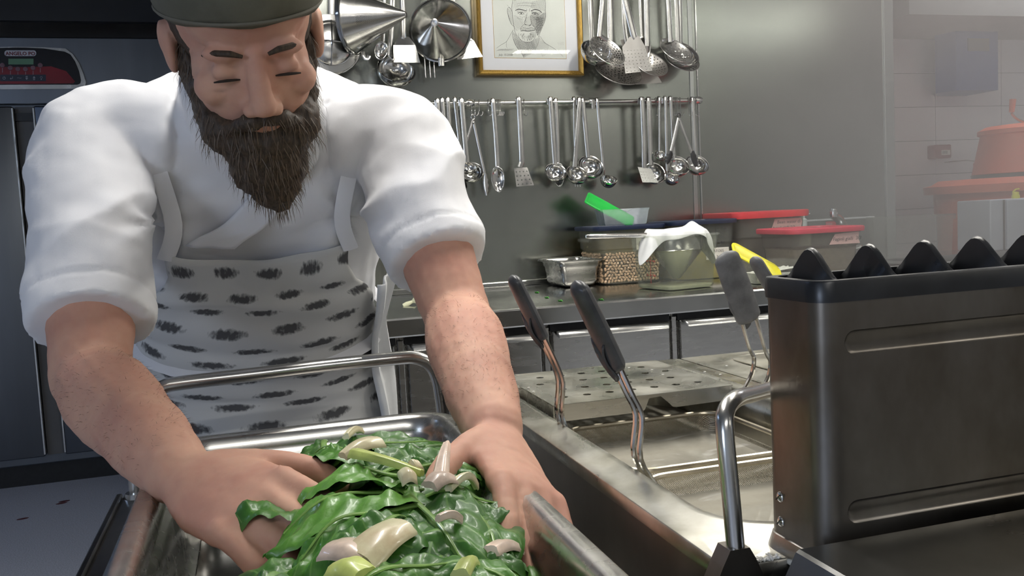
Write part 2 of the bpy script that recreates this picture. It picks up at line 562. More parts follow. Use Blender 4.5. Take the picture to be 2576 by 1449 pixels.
MB().box((fR - 0.003, FY - 0.002, at(463, 170, Y=FY).z), (fR + 0.003, FY + 0.03, fT - 0.006)).build('edge_strip', mat('brass_edge', (0.55, 0.33, 0.12, 1), 0.35, 0.8, var=0.1), FR, smooth=False)
dl, dr = at(34.5, 268, Y=FY).x, at(87.5, 268, Y=FY).x
for x0, x1, hx in ((fL + 0.004, dl, dl), (dr, fR - 0.004, dr)):
    d_ = MB().box((x0, FY - 0.035, dB), (x1, FY + 0.02, fB - 0.012), bev=0.007).build('door', FRIDGE_STEEL, FR, ang=60)
    sg = 1 if hx == dl else -1
    MB().box((hx - 0.004 * 1, FY - 0.0375, dB + 0.01), (hx + 0.004, FY - 0.02, fB - 0.02), bev=0.0015).build('edge_profile', CHROME, d_, smooth=False)
MB().box((dl + 0.004, FY + 0.0, dB), (dr - 0.004, FY + 0.028, fB - 0.012)).build('mullion', mat('mullion_grey', (0.10, 0.10, 0.10, 1), 0.5, var=0.1), FR, smooth=False)
MB().box((dl + 0.004, FY - 0.012, at(60, 305, Y=FY).z), (dr - 0.004, FY + 0.0, at(60, 285, Y=FY).z)).build('hinge_block', BLACK_PL, FR, smooth=False)
for px_, py_ in ((280, 241),):
    c_ = at(px_, py_, Y=FY - 0.004)
    MB().lathe([(0.0, 0.006), (0.008, 0.005), (0.011, 0.0)], 16, basis((1, 0, 0), (0, 0, 1), (0, -1, 0), c_)).build('lock', CHROME, FR)


def fpoly(pts, y):
    return [(at(a, b, Y=FY).x, at(a, b, Y=FY).z) for a, b in pts]


def mirror_outline(pts):
    """outline right half in pixels -> closed polygon about the panel centre"""
    r = fpoly(pts, FY)
    return r + [(2 * fC - x, z) for x, z in reversed(r)]


MF = basis((1, 0, 0), (0, 0, 1), (0, -1, 0), (0, FY, 0))   # local xy -> fridge front plane, z towards the room
half = [(61, 121), (110, 123), (164, 131), (178, 138), (190, 155), (200, 180), (205, 203), (203, 211), (196, 214), (61, 214)]
bez1 = [(61, 119), (110, 120), (166, 123), (184, 137), (200, 160), (211, 188), (217, 208), (214, 219), (203, 224), (61, 225)]
ctl = MB().prism(mirror_outline(bez1), 0.010, MF).build('control_bezel', SATIN, FR, ang=50)
ctl['label'] = 'silver rim around the fridge controls'
pan = MB().prism(mirror_outline(half), 0.012, MF).build('control_panel', M_PANELBK, FR, ang=50)
MB().prism(mirror_outline([(61, 170), (130, 168), (168, 180), (190, 206), (186, 211), (61, 212)]), 0.0126, MF).build('red_field', M_RED, pan, smooth=False)
pill = fpoly(rrect(13, 128, 93, 142.5, 7), FY)
MB().prism(pill, 0.0132, MF).build('logo_plate', M_LOGO, pan, smooth=False)
pt = at(16.5, 140.2, Y=FY)
text_mesh('ANGELO PO', 0.0215, M_LOGOT, 'logo_lettering', basis((1, 0, 0), (0, 0, 1), (0, -1, 0), (pt.x, FY - 0.0134, pt.z)), pan, bold=0.0006, sx=0.98)
MB().prism(fpoly(rrect(3, 148, 105, 167, 8), FY), 0.0130, MF).build('display_surround', M_PANELBK, pan, smooth=False)
MB().prism(fpoly([(23, 163.5), (86, 163.5), (86, 149), (23, 149)], FY), 0.0136, MF).build('display', M_LCD, pan, smooth=False)
for bx, by in ((8, 165.5), (28, 172), (47, 175), (66, 175), (85, 172), (103, 165.5)):
    c_ = at(bx, by, Y=FY)
    MB().lathe([(0.0, 0.0152), (0.0095, 0.0148), (0.0105, 0.0126)], 16, basis((1, 0, 0), (0, 0, 1), (0, -1, 0), (c_.x, FY, c_.z))).build('button', mat('button_rose', (0.22, 0.11, 0.14, 1), 0.4, var=0.1), pan)
    MB().prism(fpoly([(bx - 0.4, by + 18), (bx + 0.6, by + 18), (bx + 0.6, by + 7), (bx - 0.4, by + 7)], FY), 0.0128, MF).build('leader_line', M_PRINT, pan, smooth=False)
st = MB().prism(fpoly(rrect(2.5, 189, 117, 205.5, 1.6, 2), FY), 0.0134, MF).build('icon_strip', M_STRIP, pan, smooth=False)
icons = MB()


def stroke(mb, pts, wpx, d=0.0138):
    for (a, b), (c, d2) in zip(pts, pts[1:]):
        L = math.hypot(c - a, d2 - b) or 1
        nx, ny = -(d2 - b) / L * wpx / 2, (c - a) / L * wpx / 2
        mb.prism(fpoly([(a + nx, b + ny), (c + nx, d2 + ny), (c - nx, d2 - ny), (a - nx, b - ny)], FY), d, MF)


stroke(icons, [(12.5 + 3.3 * math.sin(math.radians(a)), 197.5 - 3.3 * math.cos(math.radians(a))) for a in range(30, 331, 30)], 0.9)
stroke(icons, [(12.5, 193.5), (12.5, 197.5)], 0.9)
stroke(icons, [(33.5, 193.5), (33.5, 199), (28, 199)], 0.9)
stroke(icons, [(30, 197), (27.5, 199), (30, 201)], 0.9)
stroke(icons, [(45, 197.5), (48, 196.5), (51, 198), (56, 197.5)], 0.7)
for q_ in range(3):
    stroke(icons, [(66.5, 193 + 1.7 * q_), (71.5, 193 + 1.7 * q_)], 0.8)
    stroke(icons, [(85, 202 - 1.7 * q_), (90, 202 - 1.7 * q_)], 0.8)
icons.prism(fpoly([(69, 202), (72.5, 198), (65.5, 198)], FY), 0.0138, MF)
icons.prism(fpoly([(84, 197), (91, 197), (87.5, 193)], FY), 0.0138, MF)
stroke(icons, [(105.5 + 2.5 * math.sin(math.radians(a)), 196 - 2.5 * math.cos(math.radians(a))) for a in range(-140, 141, 35)], 0.8)
stroke(icons, [(105.5, 199), (105.5, 202)], 2.2)
icons.build('icons', M_PRINT, pan, smooth=False)
# ================================================================== back worktop, fridge bases, sink
CFY = 2.145
CXL, CXR = XL - 0.02, 3.05
WT = empty('worktop', (1.3, 2.5, TOPZ), 'long stainless steel worktop along the back wall', 'worktop')
zb = at(1400, 815, Y=CFY).z
wt = MB()
prof = [(CFY + 0.012, zb), (CFY + 0.002, zb), (CFY, zb + 0.004), (CFY, TOPZ - 0.006), (CFY + 0.002, TOPZ - 0.0015), (CFY + 0.007, TOPZ), (WALLY - 0.002, TOPZ), (WALLY - 0.002, TOPZ - 0.03), (CFY + 0.012, TOPZ - 0.03)]
wt.rings([[(x, y, z) for y, z in prof] for x in (CXL, 2.02)], True)
wt.build('slab', STEEL_TOP, WT, ang=20)
MB().box((CXL, WALLY - 0.013, TOPZ), (2.02, WALLY - 0.001, TOPZ + 0.018), bev=0.003).build('upstand', STEEL_TOP, WT, smooth=False)

# drawers of the refrigerated bases
fy = CFY + 0.035
dtop = zb - 0.012
XB = [at(x_, 900, Y=fy).x for x_ in (660, 1010, 1378, 1700, 2060)]
XB = [XB[1] - (XB[2] - XB[1])] + XB[1:]
labs = ['steel drawer base behind the chef with a white paper notice', 'steel drawer base behind the chef\'s bare right-hand forearm', 'steel drawer base below the bean container', 'steel drawer base below the yellow lid']
for k in range(4):
    x0, x1 = XB[k], XB[k + 1]
    cb = empty('drawer_base', ((x0 + x1) / 2, 2.5, 0), labs[k], 'cabinet', 'steel drawer bases under the worktop')
    MB().box((x0 + 0.001, fy + 0.022, 0.12), (x1 - 0.001, WALLY - 0.01, zb - 0.001)).build('body', STEEL, cb, smooth=False)
    for lx in (x0 + 0.05, x1 - 0.05):
        for ly in (fy + 0.08, WALLY - 0.08):
            MB().lathe([(0.016, 0), (0.016, 0.12)], 12, Matrix.Translation((lx, ly, 0)), True, True).build('leg', SATIN, cb)
    for z0, z1 in ((0.50, dtop - 0.012), (0.14, 0.49)):
        dr_ = MB().box((x0 + 0.016, fy, z0), (x1 - 0.016, fy + 0.022, z1), bev=0.003).build('drawer', STEEL, cb, smooth=False)
        # folded lip handle along the top edge
        lip = MB()
        pr = [(fy, z1 - 0.004), (fy - 0.004, z1 + 0.001), (fy - 0.012, z1 + 0.002), (fy - 0.02, z1 - 0.004), (fy - 0.023, z1 - 0.016), (fy - 0.0215, z1 - 0.0165), (fy - 0.018, z1 - 0.006), (fy - 0.011, z1 - 0.001), (fy - 0.003, z1 - 0.003), (fy, z1 - 0.010)]
        xa_, xb_ = x0 + 0.018, x1 - 0.018
        rs = []
        for t_ in (0, 0.012, 0.03, 0.97, 0.988, 1):
            sc_ = {0: 0.1, 0.012: 0.6, 0.03: 1.0, 0.97: 1.0, 0.988: 0.6, 1: 0.1}[t_]
            rs.append([(xa_ + (xb_ - xa_) * t_, fy + (y - fy) * sc_, z1 + (z - z1) * sc_) for y, z in pr])
        lip.rings(rs, True).build('lip_handle', SATIN, dr_, ang=40)
    MB().box((x0 - 0.008, fy + 0.004, 0.12), (x0 + 0.008, fy + 0.022, dtop), bev=0.002).build('post', STEEL, cb, smooth=False)
    MB().box((x0 + 0.012, fy + 0.006, dtop - 0.012), (x1 - 0.012, fy + 0.022, dtop + 0.008)).build('shadow_gap', BLACK_PL, cb, smooth=False)

# notice on the drawer behind the chef
ny = fy - 0.0035
q0, q1 = at(845, 992, Y=ny), at(971, 990, Y=ny)
q2, q3 = at(975, 925, Y=ny), at(845, 915, Y=ny)
nt_ = MB().box((at(850, 960, Y=ny).x, ny, at(920, 991, Y=ny).z), (at(972, 960, Y=ny).x, ny + 0.001, at(920, 905, Y=ny).z)).build('paper_notice', mat('paper', (0.80, 0.81, 0.82, 1), 0.7, var=0.03), smooth=False)
tag(nt_, 'white printed temperature notice stuck on a drawer behind the apron', 'notice')
M_INK = mat('ink', (0.03, 0.03, 0.03, 1), 0.7, var=0.1)
p_ = at(873, 938, Y=ny - 0.0006)
text_mesh('FRIGORIFERO 5', 0.0148, M_INK, 'lettering', basis((1, 0, 0), (0, 0, 1), (0, -1, 0), p_), nt_, extrude=0.0001, bold=0.0004, sx=0.88)
p_ = at(919, 954, Y=ny - 0.0006)
text_mesh('-16\u00b0   /   -21\u00b0', 0.0105, M_INK, 'lettering', basis((1, 0, 0), (0, 0, 1), (0, -1, 0), p_), nt_, extrude=0.0001)

# sink bench to the right of the worktop
SK = empty('sink_unit', (2.5, 2.5, 0), 'steel sink bench with a splashback behind the peaked grate', 'sink')
sz = TOPZ + 0.015
sx0, sx1 = 2.022, 3.05
sk = MB()
o_ = [(sx0, CFY), (sx1, CFY), (sx1, WALLY - 0.02), (sx0, WALLY - 0.02)]
ir = rrect(sx0 + 0.10, CFY + 0.08, sx1 - 0.25, WALLY - 0.22, 0.05)
outer = rrect(sx0, CFY, sx1, WALLY - 0.02, 0.012)
sk.rings([[(x, y, sz - 0.05) for x, y in outer], [(x, y, sz) for x, y in outer], [(x, y, sz) for x, y in ir], [(x, y, sz - 0.008) for x, y in ir], [(x * 0.96 + 0.04 * 2.45, y * 0.96 + 0.04 * 2.45, sz - 0.22) for x, y in ir]], True, False, True)
sk.build('basin_top', STEEL_TOP, SK, ang=40)
MB().box((sx0, CFY + 0.03, 0.10), (sx1, WALLY - 0.03, sz - 0.23)).build('cabinet', STEEL, SK, smooth=False)
for lx in (sx0 + 0.06, sx1 - 0.06):
    for ly in (CFY + 0.08, WALLY - 0.1):
        MB().lathe([(0.016, 0), (0.016, 0.1)], 12, Matrix.Translation((lx, ly, 0)), True, True).build('leg', SATIN, SK)
gz = at(2100, 552, Y=WALLY - 0.035).z
gx0, gx1 = at(1985, 560, Y=WALLY - 0.035).x, at(2197, 548, Y=WALLY - 0.035).x
MB().box((gx0, WALLY - 0.038, sz), (gx1, WALLY - 0.026, gz), bev=0.002).build('splashback', STEEL_WALL, SK, smooth=False)
MB().box((gx0, WALLY - 0.043, gz - 0.002), (gx1, WALLY - 0.024, gz + 0.004), bev=0.001).build('splashback_edge', mat('edge_bright', (0.85, 0.85, 0.85, 1), 0.35, 0.6, var=0.03), SK, smooth=False)

# faucet
fb = at(2128, 655, Y=2.70)
FA = empty('sink_faucet', (fb.x, fb.y, sz), 'chrome curved faucet standing behind the red-lidded tubs', 'faucet')
MB().lathe([(0.0, 0), (0.032, 0), (0.032, 0.008), (0.024, 0.016), (0.022, 0.05)], 20, Matrix.Translation((fb.x, fb.y, sz))).build('base', CHROME, FA)
pp = bez([(fb.x, fb.y, sz + 0.02), at(2128, 610, Y=2.68), at(2124, 580, Y=2.66), at(2112, 553, Y=2.63), at(2099, 543, Y=2.60)], 6)
MB().tube(pp, [0.020 - 0.006 * i / len(pp) for i in range(len(pp))], 12).build('spout', CHROME, FA)
a_ = at(2096, 534, Y=2.59)
MB().lathe([(0.0, 0.014), (0.011, 0.012), (0.013, 0.0), (0.012, -0.016), (0.0, -0.017)], 14, Matrix.Translation(a_)).build('nozzle', CHROME, FA)
MB().tube([(fb.x + 0.02, fb.y, sz + 0.04), (fb.x + 0.045, fb.y - 0.03, sz + 0.05)], 0.006, 8).build('lever', CHROME, FA)
# ================================================================== cooking suite (island)
# ---- low bench carrying the chard tray
LZ = 0.795
LB = empty('low_bench', (0.04, 0.85, 0), 'low dark steel bench under the tray of chard', 'bench')
MB().box((-0.185, 0.44, LZ - 0.03), (0.270, 1.235, LZ), bev=0.004).build('top_plate', STEEL_DARK, LB, smooth=False)
MB().box((-0.170, 0.455, 0.12), (0.262, 1.220, LZ - 0.03)).build('body', STEEL_DARK, LB, smooth=False)
MB().box((-0.150, 0.48, 0.0), (0.25, 1.19, 0.12)).build('plinth', BLACK_PL, LB, smooth=False)
MB().box((-0.192, 0.44, LZ - 0.055), (-0.184, 1.235, LZ + 0.004), bev=0.002).build('edge_strip', FLUE_STEEL, LB, smooth=False)

RY = 1.225
rp = [at(340, 1190, Y=RY), at(346, 1095, Y=RY), at(352, 1040, Y=RY), at(372, 1000, Y=RY), at(410, 974, Y=RY), at(454, 964, Y=RY),
      at(640, 942, Y=RY), at(820, 920, Y=RY), at(1000, 901, Y=RY), at(1045, 900, Y=RY), at(1078, 914, Y=RY), at(1098, 945, Y=RY), at(1110, 1000, Y=RY), at(1120, 1090, Y=RY), at(1128, 1170, Y=RY)]
GR = empty('guard_rail', (0.04, RY, LZ), 'bent round steel guard rail in front of the chef\'s apron', 'rail')
MB().tube(bez(rp, 5), 0.0095, 14).build('tube', SATIN, GR)
for p_ in (rp[0], rp[-1]):
    MB().lathe([(0.0, 0.006), (0.014, 0.006), (0.017, 0)], 16, Matrix.Translation((p_.x, p_.y, LZ)), True).build('foot', SATIN, GR)
    MB().tube([(p_.x, p_.y, LZ + 0.002), p_], 0.0095, 14).build('post', SATIN, GR)


def gastro_pan(name, x0, y0, x1, y1, ztop, depth, m, flange=0.012, r=0.035, taper=0.012, Mx=None, parent=None, th=0.0012, bead=True):
    """pressed steel pan with a flat rolled flange, written around world axes (optionally turned by Mx)"""
    mb = MB()
    rr = lambda e, rad: rrect(x0 + e, y0 + e, x1 - e, y1 - e, rad, 6)
    f_ = flange
    seq = [(0.0, r + 0.006, -0.006), (0.0, r + 0.006, -0.001), (0.002, r + 0.005, 0.0), (f_ - 0.004, r, 0.0), (f_, r - 0.002, -0.004), (f_ + 0.003, r - 0.003, -0.016)]
    if bead:
        seq += [(f_ + 0.0035, r - 0.003, -0.022), (f_ + 0.007, r - 0.004, -0.026)]
    seq += [(f_ + taper * 0.6 + 0.004, r - 0.006, -depth * 0.6), (f_ + taper, r - 0.008, -depth + 0.016), (f_ + taper + 0.006, r - 0.010, -depth + 0.005), (f_ + taper + 0.018, max(0.004, r - 0.018), -depth)]
    rings = [[(x, y, ztop + z) for x, y in rr(e, max(0.003, rad))] for e, rad, z in seq]
    mb.rings(rings, True, False, True, Mx)
    return mb.build(name, m, parent, ang=50, solid=th, off=1.0)


TRZ = 0.905
TR = gastro_pan('steel_tray', -0.112, 0.455, 0.213, 1.040, TRZ, 0.10, STEEL, flange=0.016, r=0.04)
tag(TR, 'deep steel catering tray full of green chard', 'tray')

# ---- pasta cooker
COOK = empty('pasta_cooker', (0.45, 0.85, 0), 'steel pasta cooker with a rounded basin of cloudy water', 'cooker')
cx0, cx1, cy0, cy1 = 0.281, 0.628, 0.497, 1.240
bx0, by0, bx1, by1 = 0.322, 0.553, 0.580, 1.190
N = 7
outl = rrect(cx0, cy0, cx1, cy1, 0.008, N)
ridge0 = rrect(bx0 - 0.024, by0 - 0.024, bx1 + 0.024, by1 + 0.024, 0.075, N)
ridge1 = rrect(bx0 - 0.014, by0 - 0.014, bx1 + 0.014, by1 + 0.014, 0.066, N)
ridge2 = rrect(bx0 - 0.006, by0 - 0.006, bx1 + 0.006, by1 + 0.006, 0.060, N)
inn = rrect(bx0, by0, bx1, by1, 0.055, N)
inn2 = rrect(bx0 + 0.004, by0 + 0.004, bx1 - 0.004, by1 - 0.004, 0.052, N)
tp = MB()
tp.rings([[(x, y, z) for x, y in o] for o, z in ((outl, TOPZ - 0.012), (outl, TOPZ - 0.001), (rrect(cx0 + 0.001, cy0 + 0.001, cx1 - 0.001, cy1 - 0.001, 0.008, N), TOPZ), (ridge0, TOPZ), (ridge1, TOPZ + 0.0035), (ridge2, TOPZ + 0.003), (inn, TOPZ - 0.003), (inn2, TOPZ - 0.02), (inn2, 0.64))], True, False, True)
tp.build('top_and_basin', STEEL_WORN, COOK, ang=60)
MB().box((cx0 + 0.004, cy0 + 0.004, 0.12), (cx1 - 0.002, cy1 - 0.004, 0.62)).build('lower_body', STEEL_DARK, COOK, smooth=False)
MB().box((cx0 + 0.003, cy0 + 0.003, 0.62), (cx0 + 0.006, cy1 - 0.004, TOPZ - 0.014)).build('side_panel', STEEL_DARK, COOK, smooth=False)
MB().box((cx0 + 0.006, cy0 + 0.003, 0.62), (cx1 - 0.002, cy0 + 0.006, TOPZ - 0.014)).build('back_panel', STEEL_DARK, COOK, smooth=False)
MB().box((cx0 + 0.006, cy1 - 0.006, 0.62), (cx1 - 0.002, cy1 - 0.003, TOPZ - 0.014)).build('front_panel', STEEL_DARK, COOK, smooth=False)
MB().box((cx0 + 0.03, cy0 + 0.03, 0.0), (cx1 - 0.03, cy1 - 0.05, 0.12)).build('plinth', BLACK_PL, COOK, smooth=False)
# water: cloudy, with drifting foam
M_WATER = mat('cloudy_water', (0.40, 0.38, 0.32, 1), 0.07, var=0.25, vscale=9, bump=0.35, bscale=28, spec=0.7)
nt = M_WATER.node_tree
wm = [n for n in nt.nodes if n.type == 'MIX'][0]
vz = nt.nodes.new('ShaderNodeTexNoise')
vz.inputs['Scale'].default_value = 11
vz.inputs['Detail'].default_value = 6
vz.inputs['Distortion'].default_value = 1.2
tcw = [n for n in nt.nodes if n.type == 'TEX_COORD'][0]
mpw = nt.nodes.new('ShaderNodeMapping')
mpw.inputs['Scale'].default_value = (1.0, 2.2, 1)
mpw.inputs['Location'].default_value = (0.4, 0.15, 0)
nt.links.new(tcw.outputs['Object'], mpw.inputs[0])
nt.links.new(mpw.outputs[0], vz.inputs['Vector'])
fr_ = nt.nodes.new('ShaderNodeMapRange')
fr_.inputs['From Min'].default_value = 0.60
fr_.inputs['From Max'].default_value = 0.68
nt.links.new(vz.outputs['Fac'], fr_.inputs['Value'])
fm = nt.nodes.new('ShaderNodeMix')
fm.data_type = 'RGBA'
fm.inputs['B'].default_value = (0.55, 0.53, 0.48, 1)
nt.links.new(fr_.outputs[0], fm.inputs['Factor'])
nt.links.new(wm.outputs['Result'], fm.inputs['A'])
nt.links.new(fm.outputs['Result'], nt.nodes['Principled BSDF'].inputs['Base Color'])
WZ = 0.846
MB().add([(x, y, WZ) for x, y in inn2], [tuple(range(len(inn2)))]).build('water', M_WATER, COOK, smooth=False)

# perforated draining shelf over the far end of the basin, front lip with a notch
M_HOLE = mat('hole_dark', (0.03, 0.03, 0.028, 1), 0.6, var=0.2)


def perforated_plate(x0, y0, x1, y1, z, holes, r, th=0.0016, edge_r=0.0, inner=None):
    """flat sheet with real round holes (triangulated)"""
    bm = bmesh.new()
    loops = [[(x0, y0), (x1, y0), (x1, y1), (x0, y1)] if not edge_r else rrect(x0, y0, x1, y1, edge_r, 6)]
    for hx, hy in holes:
        loops.append([(hx + r * math.cos(-k * math.pi / 5), hy + r * math.sin(-k * math.pi / 5)) for k in range(10)])
    ed = []
    for lp in loops:
        vs = [bm.verts.new((x, y, z)) for x, y in lp]
        ed += [bm.edges.new((vs[k], vs[(k + 1) % len(vs)])) for k in range(len(vs))]
    bmesh.ops.triangle_fill(bm, use_beauty=True, edges=ed)
    return MB().bm(bm)


hl = []
lx0, lx1, ly0, ly1 = 0.333, 0.575, 0.988, 1.212
for j in range(4):
    for i in range(7 - (j % 2)):
        hl.append((lx0 + 0.028 + 0.031 * i + (0.0155 if j % 2 else 0), ly0 + 0.04 + 0.047 * j))
SH = empty('draining_shelf', ((lx0 + lx1) / 2, (ly0 + ly1) / 2, TOPZ), 'wet perforated steel draining shelf across the far end of the cooker basin', 'shelf')
perforated_plate(lx0, ly0, lx1, ly1, TOPZ + 0.0065, hl, 0.0055).build('plate', STEEL_WORN, SH, smooth=False, solid=0.0012)
lipm = MB()
xm = lx0 + (lx1 - lx0) * 0.60
pl = [(lx0 + 0.002, 0), (lx0 + 0.002, -0.020), (xm - 0.03, -0.020), (xm - 0.026, -0.017), (xm - 0.020, -0.004), (xm - 0.004, -0.003), (xm + 0.006, -0.012), (xm + 0.012, -0.018), (xm + 0.018, -0.019), (lx1 - 0.010, -0.018), (lx1 - 0.002, -0.010), (lx1 - 0.002, 0)]
lipm.prism(pl, 0.0014, basis((1, 0, 0), (0, 0, 1), (0, -1, 0), (0, ly0 + 0.0004, TOPZ + 0.006)))
lipm.build('front_lip', STEEL, SH, smooth=False)
MB().box((lx0, ly0, TOPZ - 0.012), (lx0 + 0.0014, ly1, TOPZ + 0.005)).build('side_lip', STEEL, SH, smooth=False)

# second cooker to the right with its own perforated shelf
C2 = empty('pasta_cooker', (0.85, 0.85, 0), 'steel cooker with a rounded rim behind the black peaked grate', 'cooker')
dx0, dx1 = 0.630, 1.05
ex0, ex1 = 0.683, 1.0
tp2 = MB()
tp2.rings([[(x, y, z) for x, y in o] for o, z in ((rrect(dx0, 0.53, dx1, cy1, 0.008, N), TOPZ - 0.012), (rrect(dx0, 0.53, dx1, cy1, 0.008, N), TOPZ), (rrect(ex0 - 0.024, 0.58, ex1 + 0.024, 1.214, 0.075, N), TOPZ), (rrect(ex0 - 0.014, 0.59, ex1 + 0.014, 1.204, 0.066, N), TOPZ + 0.0035), (rrect(ex0 - 0.004, 0.6, ex1 + 0.004, 1.194, 0.058, N), TOPZ + 0.002), (rrect(ex0, 0.604, ex1, 1.19, 0.055, N), TOPZ - 0.008), (rrect(ex0, 0.604, ex1, 1.19, 0.055, N), 0.64))], True, False, True)
tp2.build('top_and_basin', STEEL_WORN, C2, ang=60)
MB().box((dx0 + 0.002, 0.534, 0.12), (dx1 - 0.002, cy1 - 0.004, 0.62)).build('lower_body', STEEL_DARK, C2, smooth=False)
for a_, b_ in (((dx0 + 0.002, 0.534, 0.62), (dx0 + 0.005, cy1 - 0.004, TOPZ - 0.014)), ((dx1 - 0.005, 0.534, 0.62), (dx1 - 0.002, cy1 - 0.004, TOPZ - 0.014)), ((dx0 + 0.005, cy1 - 0.007, 0.62), (dx1 - 0.005, cy1 - 0.004, TOPZ - 0.014))):
    MB().box(a_, b_).build('panel', STEEL_DARK, C2, smooth=False)
MB().box((dx0 + 0.03, 0.56, 0.0), (dx1 - 0.03, cy1 - 0.05, 0.12)).build('plinth', BLACK_PL, C2, smooth=False)
hl2 = [(ex0 + 0.035 + 0.045 * i + (0.02 if j % 2 else 0), 1.02 + 0.045 * j) for j in range(4) for i in range(6)]
s2 = perforated_plate(ex0 - 0.002, 0.985, ex1 - 0.01, 1.188, TOPZ + 0.004, hl2, 0.0055, edge_r=0.03).build('draining_shelf', STEEL_WORN, None, smooth=False, solid=0.0012)
tag(s2, 'perforated steel plate in the rounded rim of the far right cooker', 'shelf')

# ---- baskets
M_MESH = bpy.data.materials.new('perforated_basket_steel')
M_MESH.use_nodes = True
nt = M_MESH.node_tree
pb = nt.nodes['Principled BSDF']
pb.inputs['Base Color'].default_value = (0.56, 0.52, 0.44, 1)
pb.inputs['Metallic'].default_value = 1
pb.inputs['Roughness'].default_value = 0.32
ge = nt.nodes.new('ShaderNodeNewGeometry')
sp = nt.nodes.new('ShaderNodeSeparateXYZ')
nt.links.new(ge.outputs['Position'], sp.inputs[0])


def nmath(nt, op, a, b=None):
    n = nt.nodes.new('ShaderNodeMath')
    n.operation = op
    for i, x in enumerate((a, b)):
        if x is None:
            continue
        if isinstance(x, (int, float)):
            n.inputs[i].default_value = x
        else:
            nt.links.new(x, n.inputs[i])
    return n.outputs[0]


u_ = nmath(nt, 'ADD', sp.outputs[0], sp.outputs[1])
k_ = math.pi / 0.0021
su = nmath(nt, 'SINE', nmath(nt, 'MULTIPLY', nmath(nt, 'ADD', u_, sp.outputs[2]), k_))
sv = nmath(nt, 'SINE', nmath(nt, 'MULTIPLY', nmath(nt, 'SUBTRACT', u_, sp.outputs[2]), k_))
mk = nmath(nt, 'GREATER_THAN', nmath(nt, 'ABSOLUTE', nmath(nt, 'MULTIPLY', su, sv)), 0.34)
tr_ = nt.nodes.new('ShaderNodeBsdfTransparent')
mx_ = nt.nodes.new('ShaderNodeMixShader')
nt.links.new(mk, mx_.inputs[0])
nt.links.new(pb.outputs[0], mx_.inputs[1])
nt.links.new(tr_.outputs[0], mx_.inputs[2])
nt.links.new(mx_.outputs[0], nt.nodes['Material Output'].inputs['Surface'])


def grip(mb, a, b, w, t, wide):
    """flattened rubber handle from a (top) to b (bottom); w across 'wide', t thick"""
    a, b = V(a), V(b)
    n = 40
    pts = [a.lerp(b, i / n) for i in range(n + 1)]
    rr = []
    for i in range(n + 1):
        s = i / n
        q0, q1 = 0.5 * t / (b - a).length * 1.3, 1 - 0.5 * t / (b - a).length
        e = math.sqrt(max(0.0, 1 - (1 - s / q0) ** 2)) if s < q0 else 1
        f = math.sqrt(max(0.0, 1 - ((s - q1) / (1 - q1)) ** 2)) if s > q1 else 1
        rr.append(max(0.12, min(e, f)) * (0.90 + 0.10 * math.sin(s * 3.0)))
    mb.tube(pts, rr, 14, sq=(t / 2, w / 2), up=wide)
    return mb


def basket(name, label, x0, y0, x1, y1, zt, grip_a, grip_b, wire, wide, gw, gt, gap, gmat=None):
    bk_ = empty(name, ((x0 + x1) / 2, (y0 + y1) / 2, zt - 0.14), label, 'basket', 'pasta baskets')
    o0, o1 = rrect(x0, y0, x1, y1, 0.03, 5), rrect(x0 + 0.008, y0 + 0.008, x1 - 0.008, y1 - 0.008, 0.026, 5)
    MB().rings([[(x, y, zt) for x, y in o0], [(x, y, zt - 0.05) for x, y in rrect(x0 + 0.003, y0 + 0.003, x1 - 0.003, y1 - 0.003, 0.03, 5)], [(x, y, zt - 0.145) for x, y in o1]], True, False, True).build('perforated_wall', M_MESH, bk_, ang=50)
    MB().tube([(x, y, zt) for x, y in o0], 0.0032, 8, loop=True).build('rim', mat('basket_rim', (0.60, 0.54, 0.42, 1), 0.34, 1, var=0.2, vscale=40), bk_)
    gm = grip(MB(), grip_a, grip_b, gw, gt, wide)
    d_ = (V(grip_b) - V(grip_a)).normalized()
    wd = V(wide).normalized()
    # torn sleeve hanging at the lower end of the grip
    g0 = gm.build('grip', gmat or GRIP, bk_)
    tl = MB()
    e0 = V(grip_b) - d_ * 0.03 - V((1, 0, 0)) * gt * 0.35
    tl.grid(lambda u, v: e0 + d_ * (0.034 * v + 0.005 * math.sin(u * 5)) + wd * (gw * 0.8 * (u - 0.5) * (1 - 0.5 * v)) - V((1, 0, 0)) * (0.004 * math.sin(v * 3.1) + 0.0015 * math.sin(u * 9 + v * 4)), 8, 6)
    tl.build('torn_sleeve', gmat or GRIP, g0, solid=0.002, off=0)
    for s_ in (-1, 1):
        MB().tube(bez([V(grip_b) - d_ * 0.01 + wd * gap * s_] + [V(p) + wd * gap * s_ for p in wire], 4), 0.0027, 8).build('handle_wire', CHROME, bk_)
    return bk_


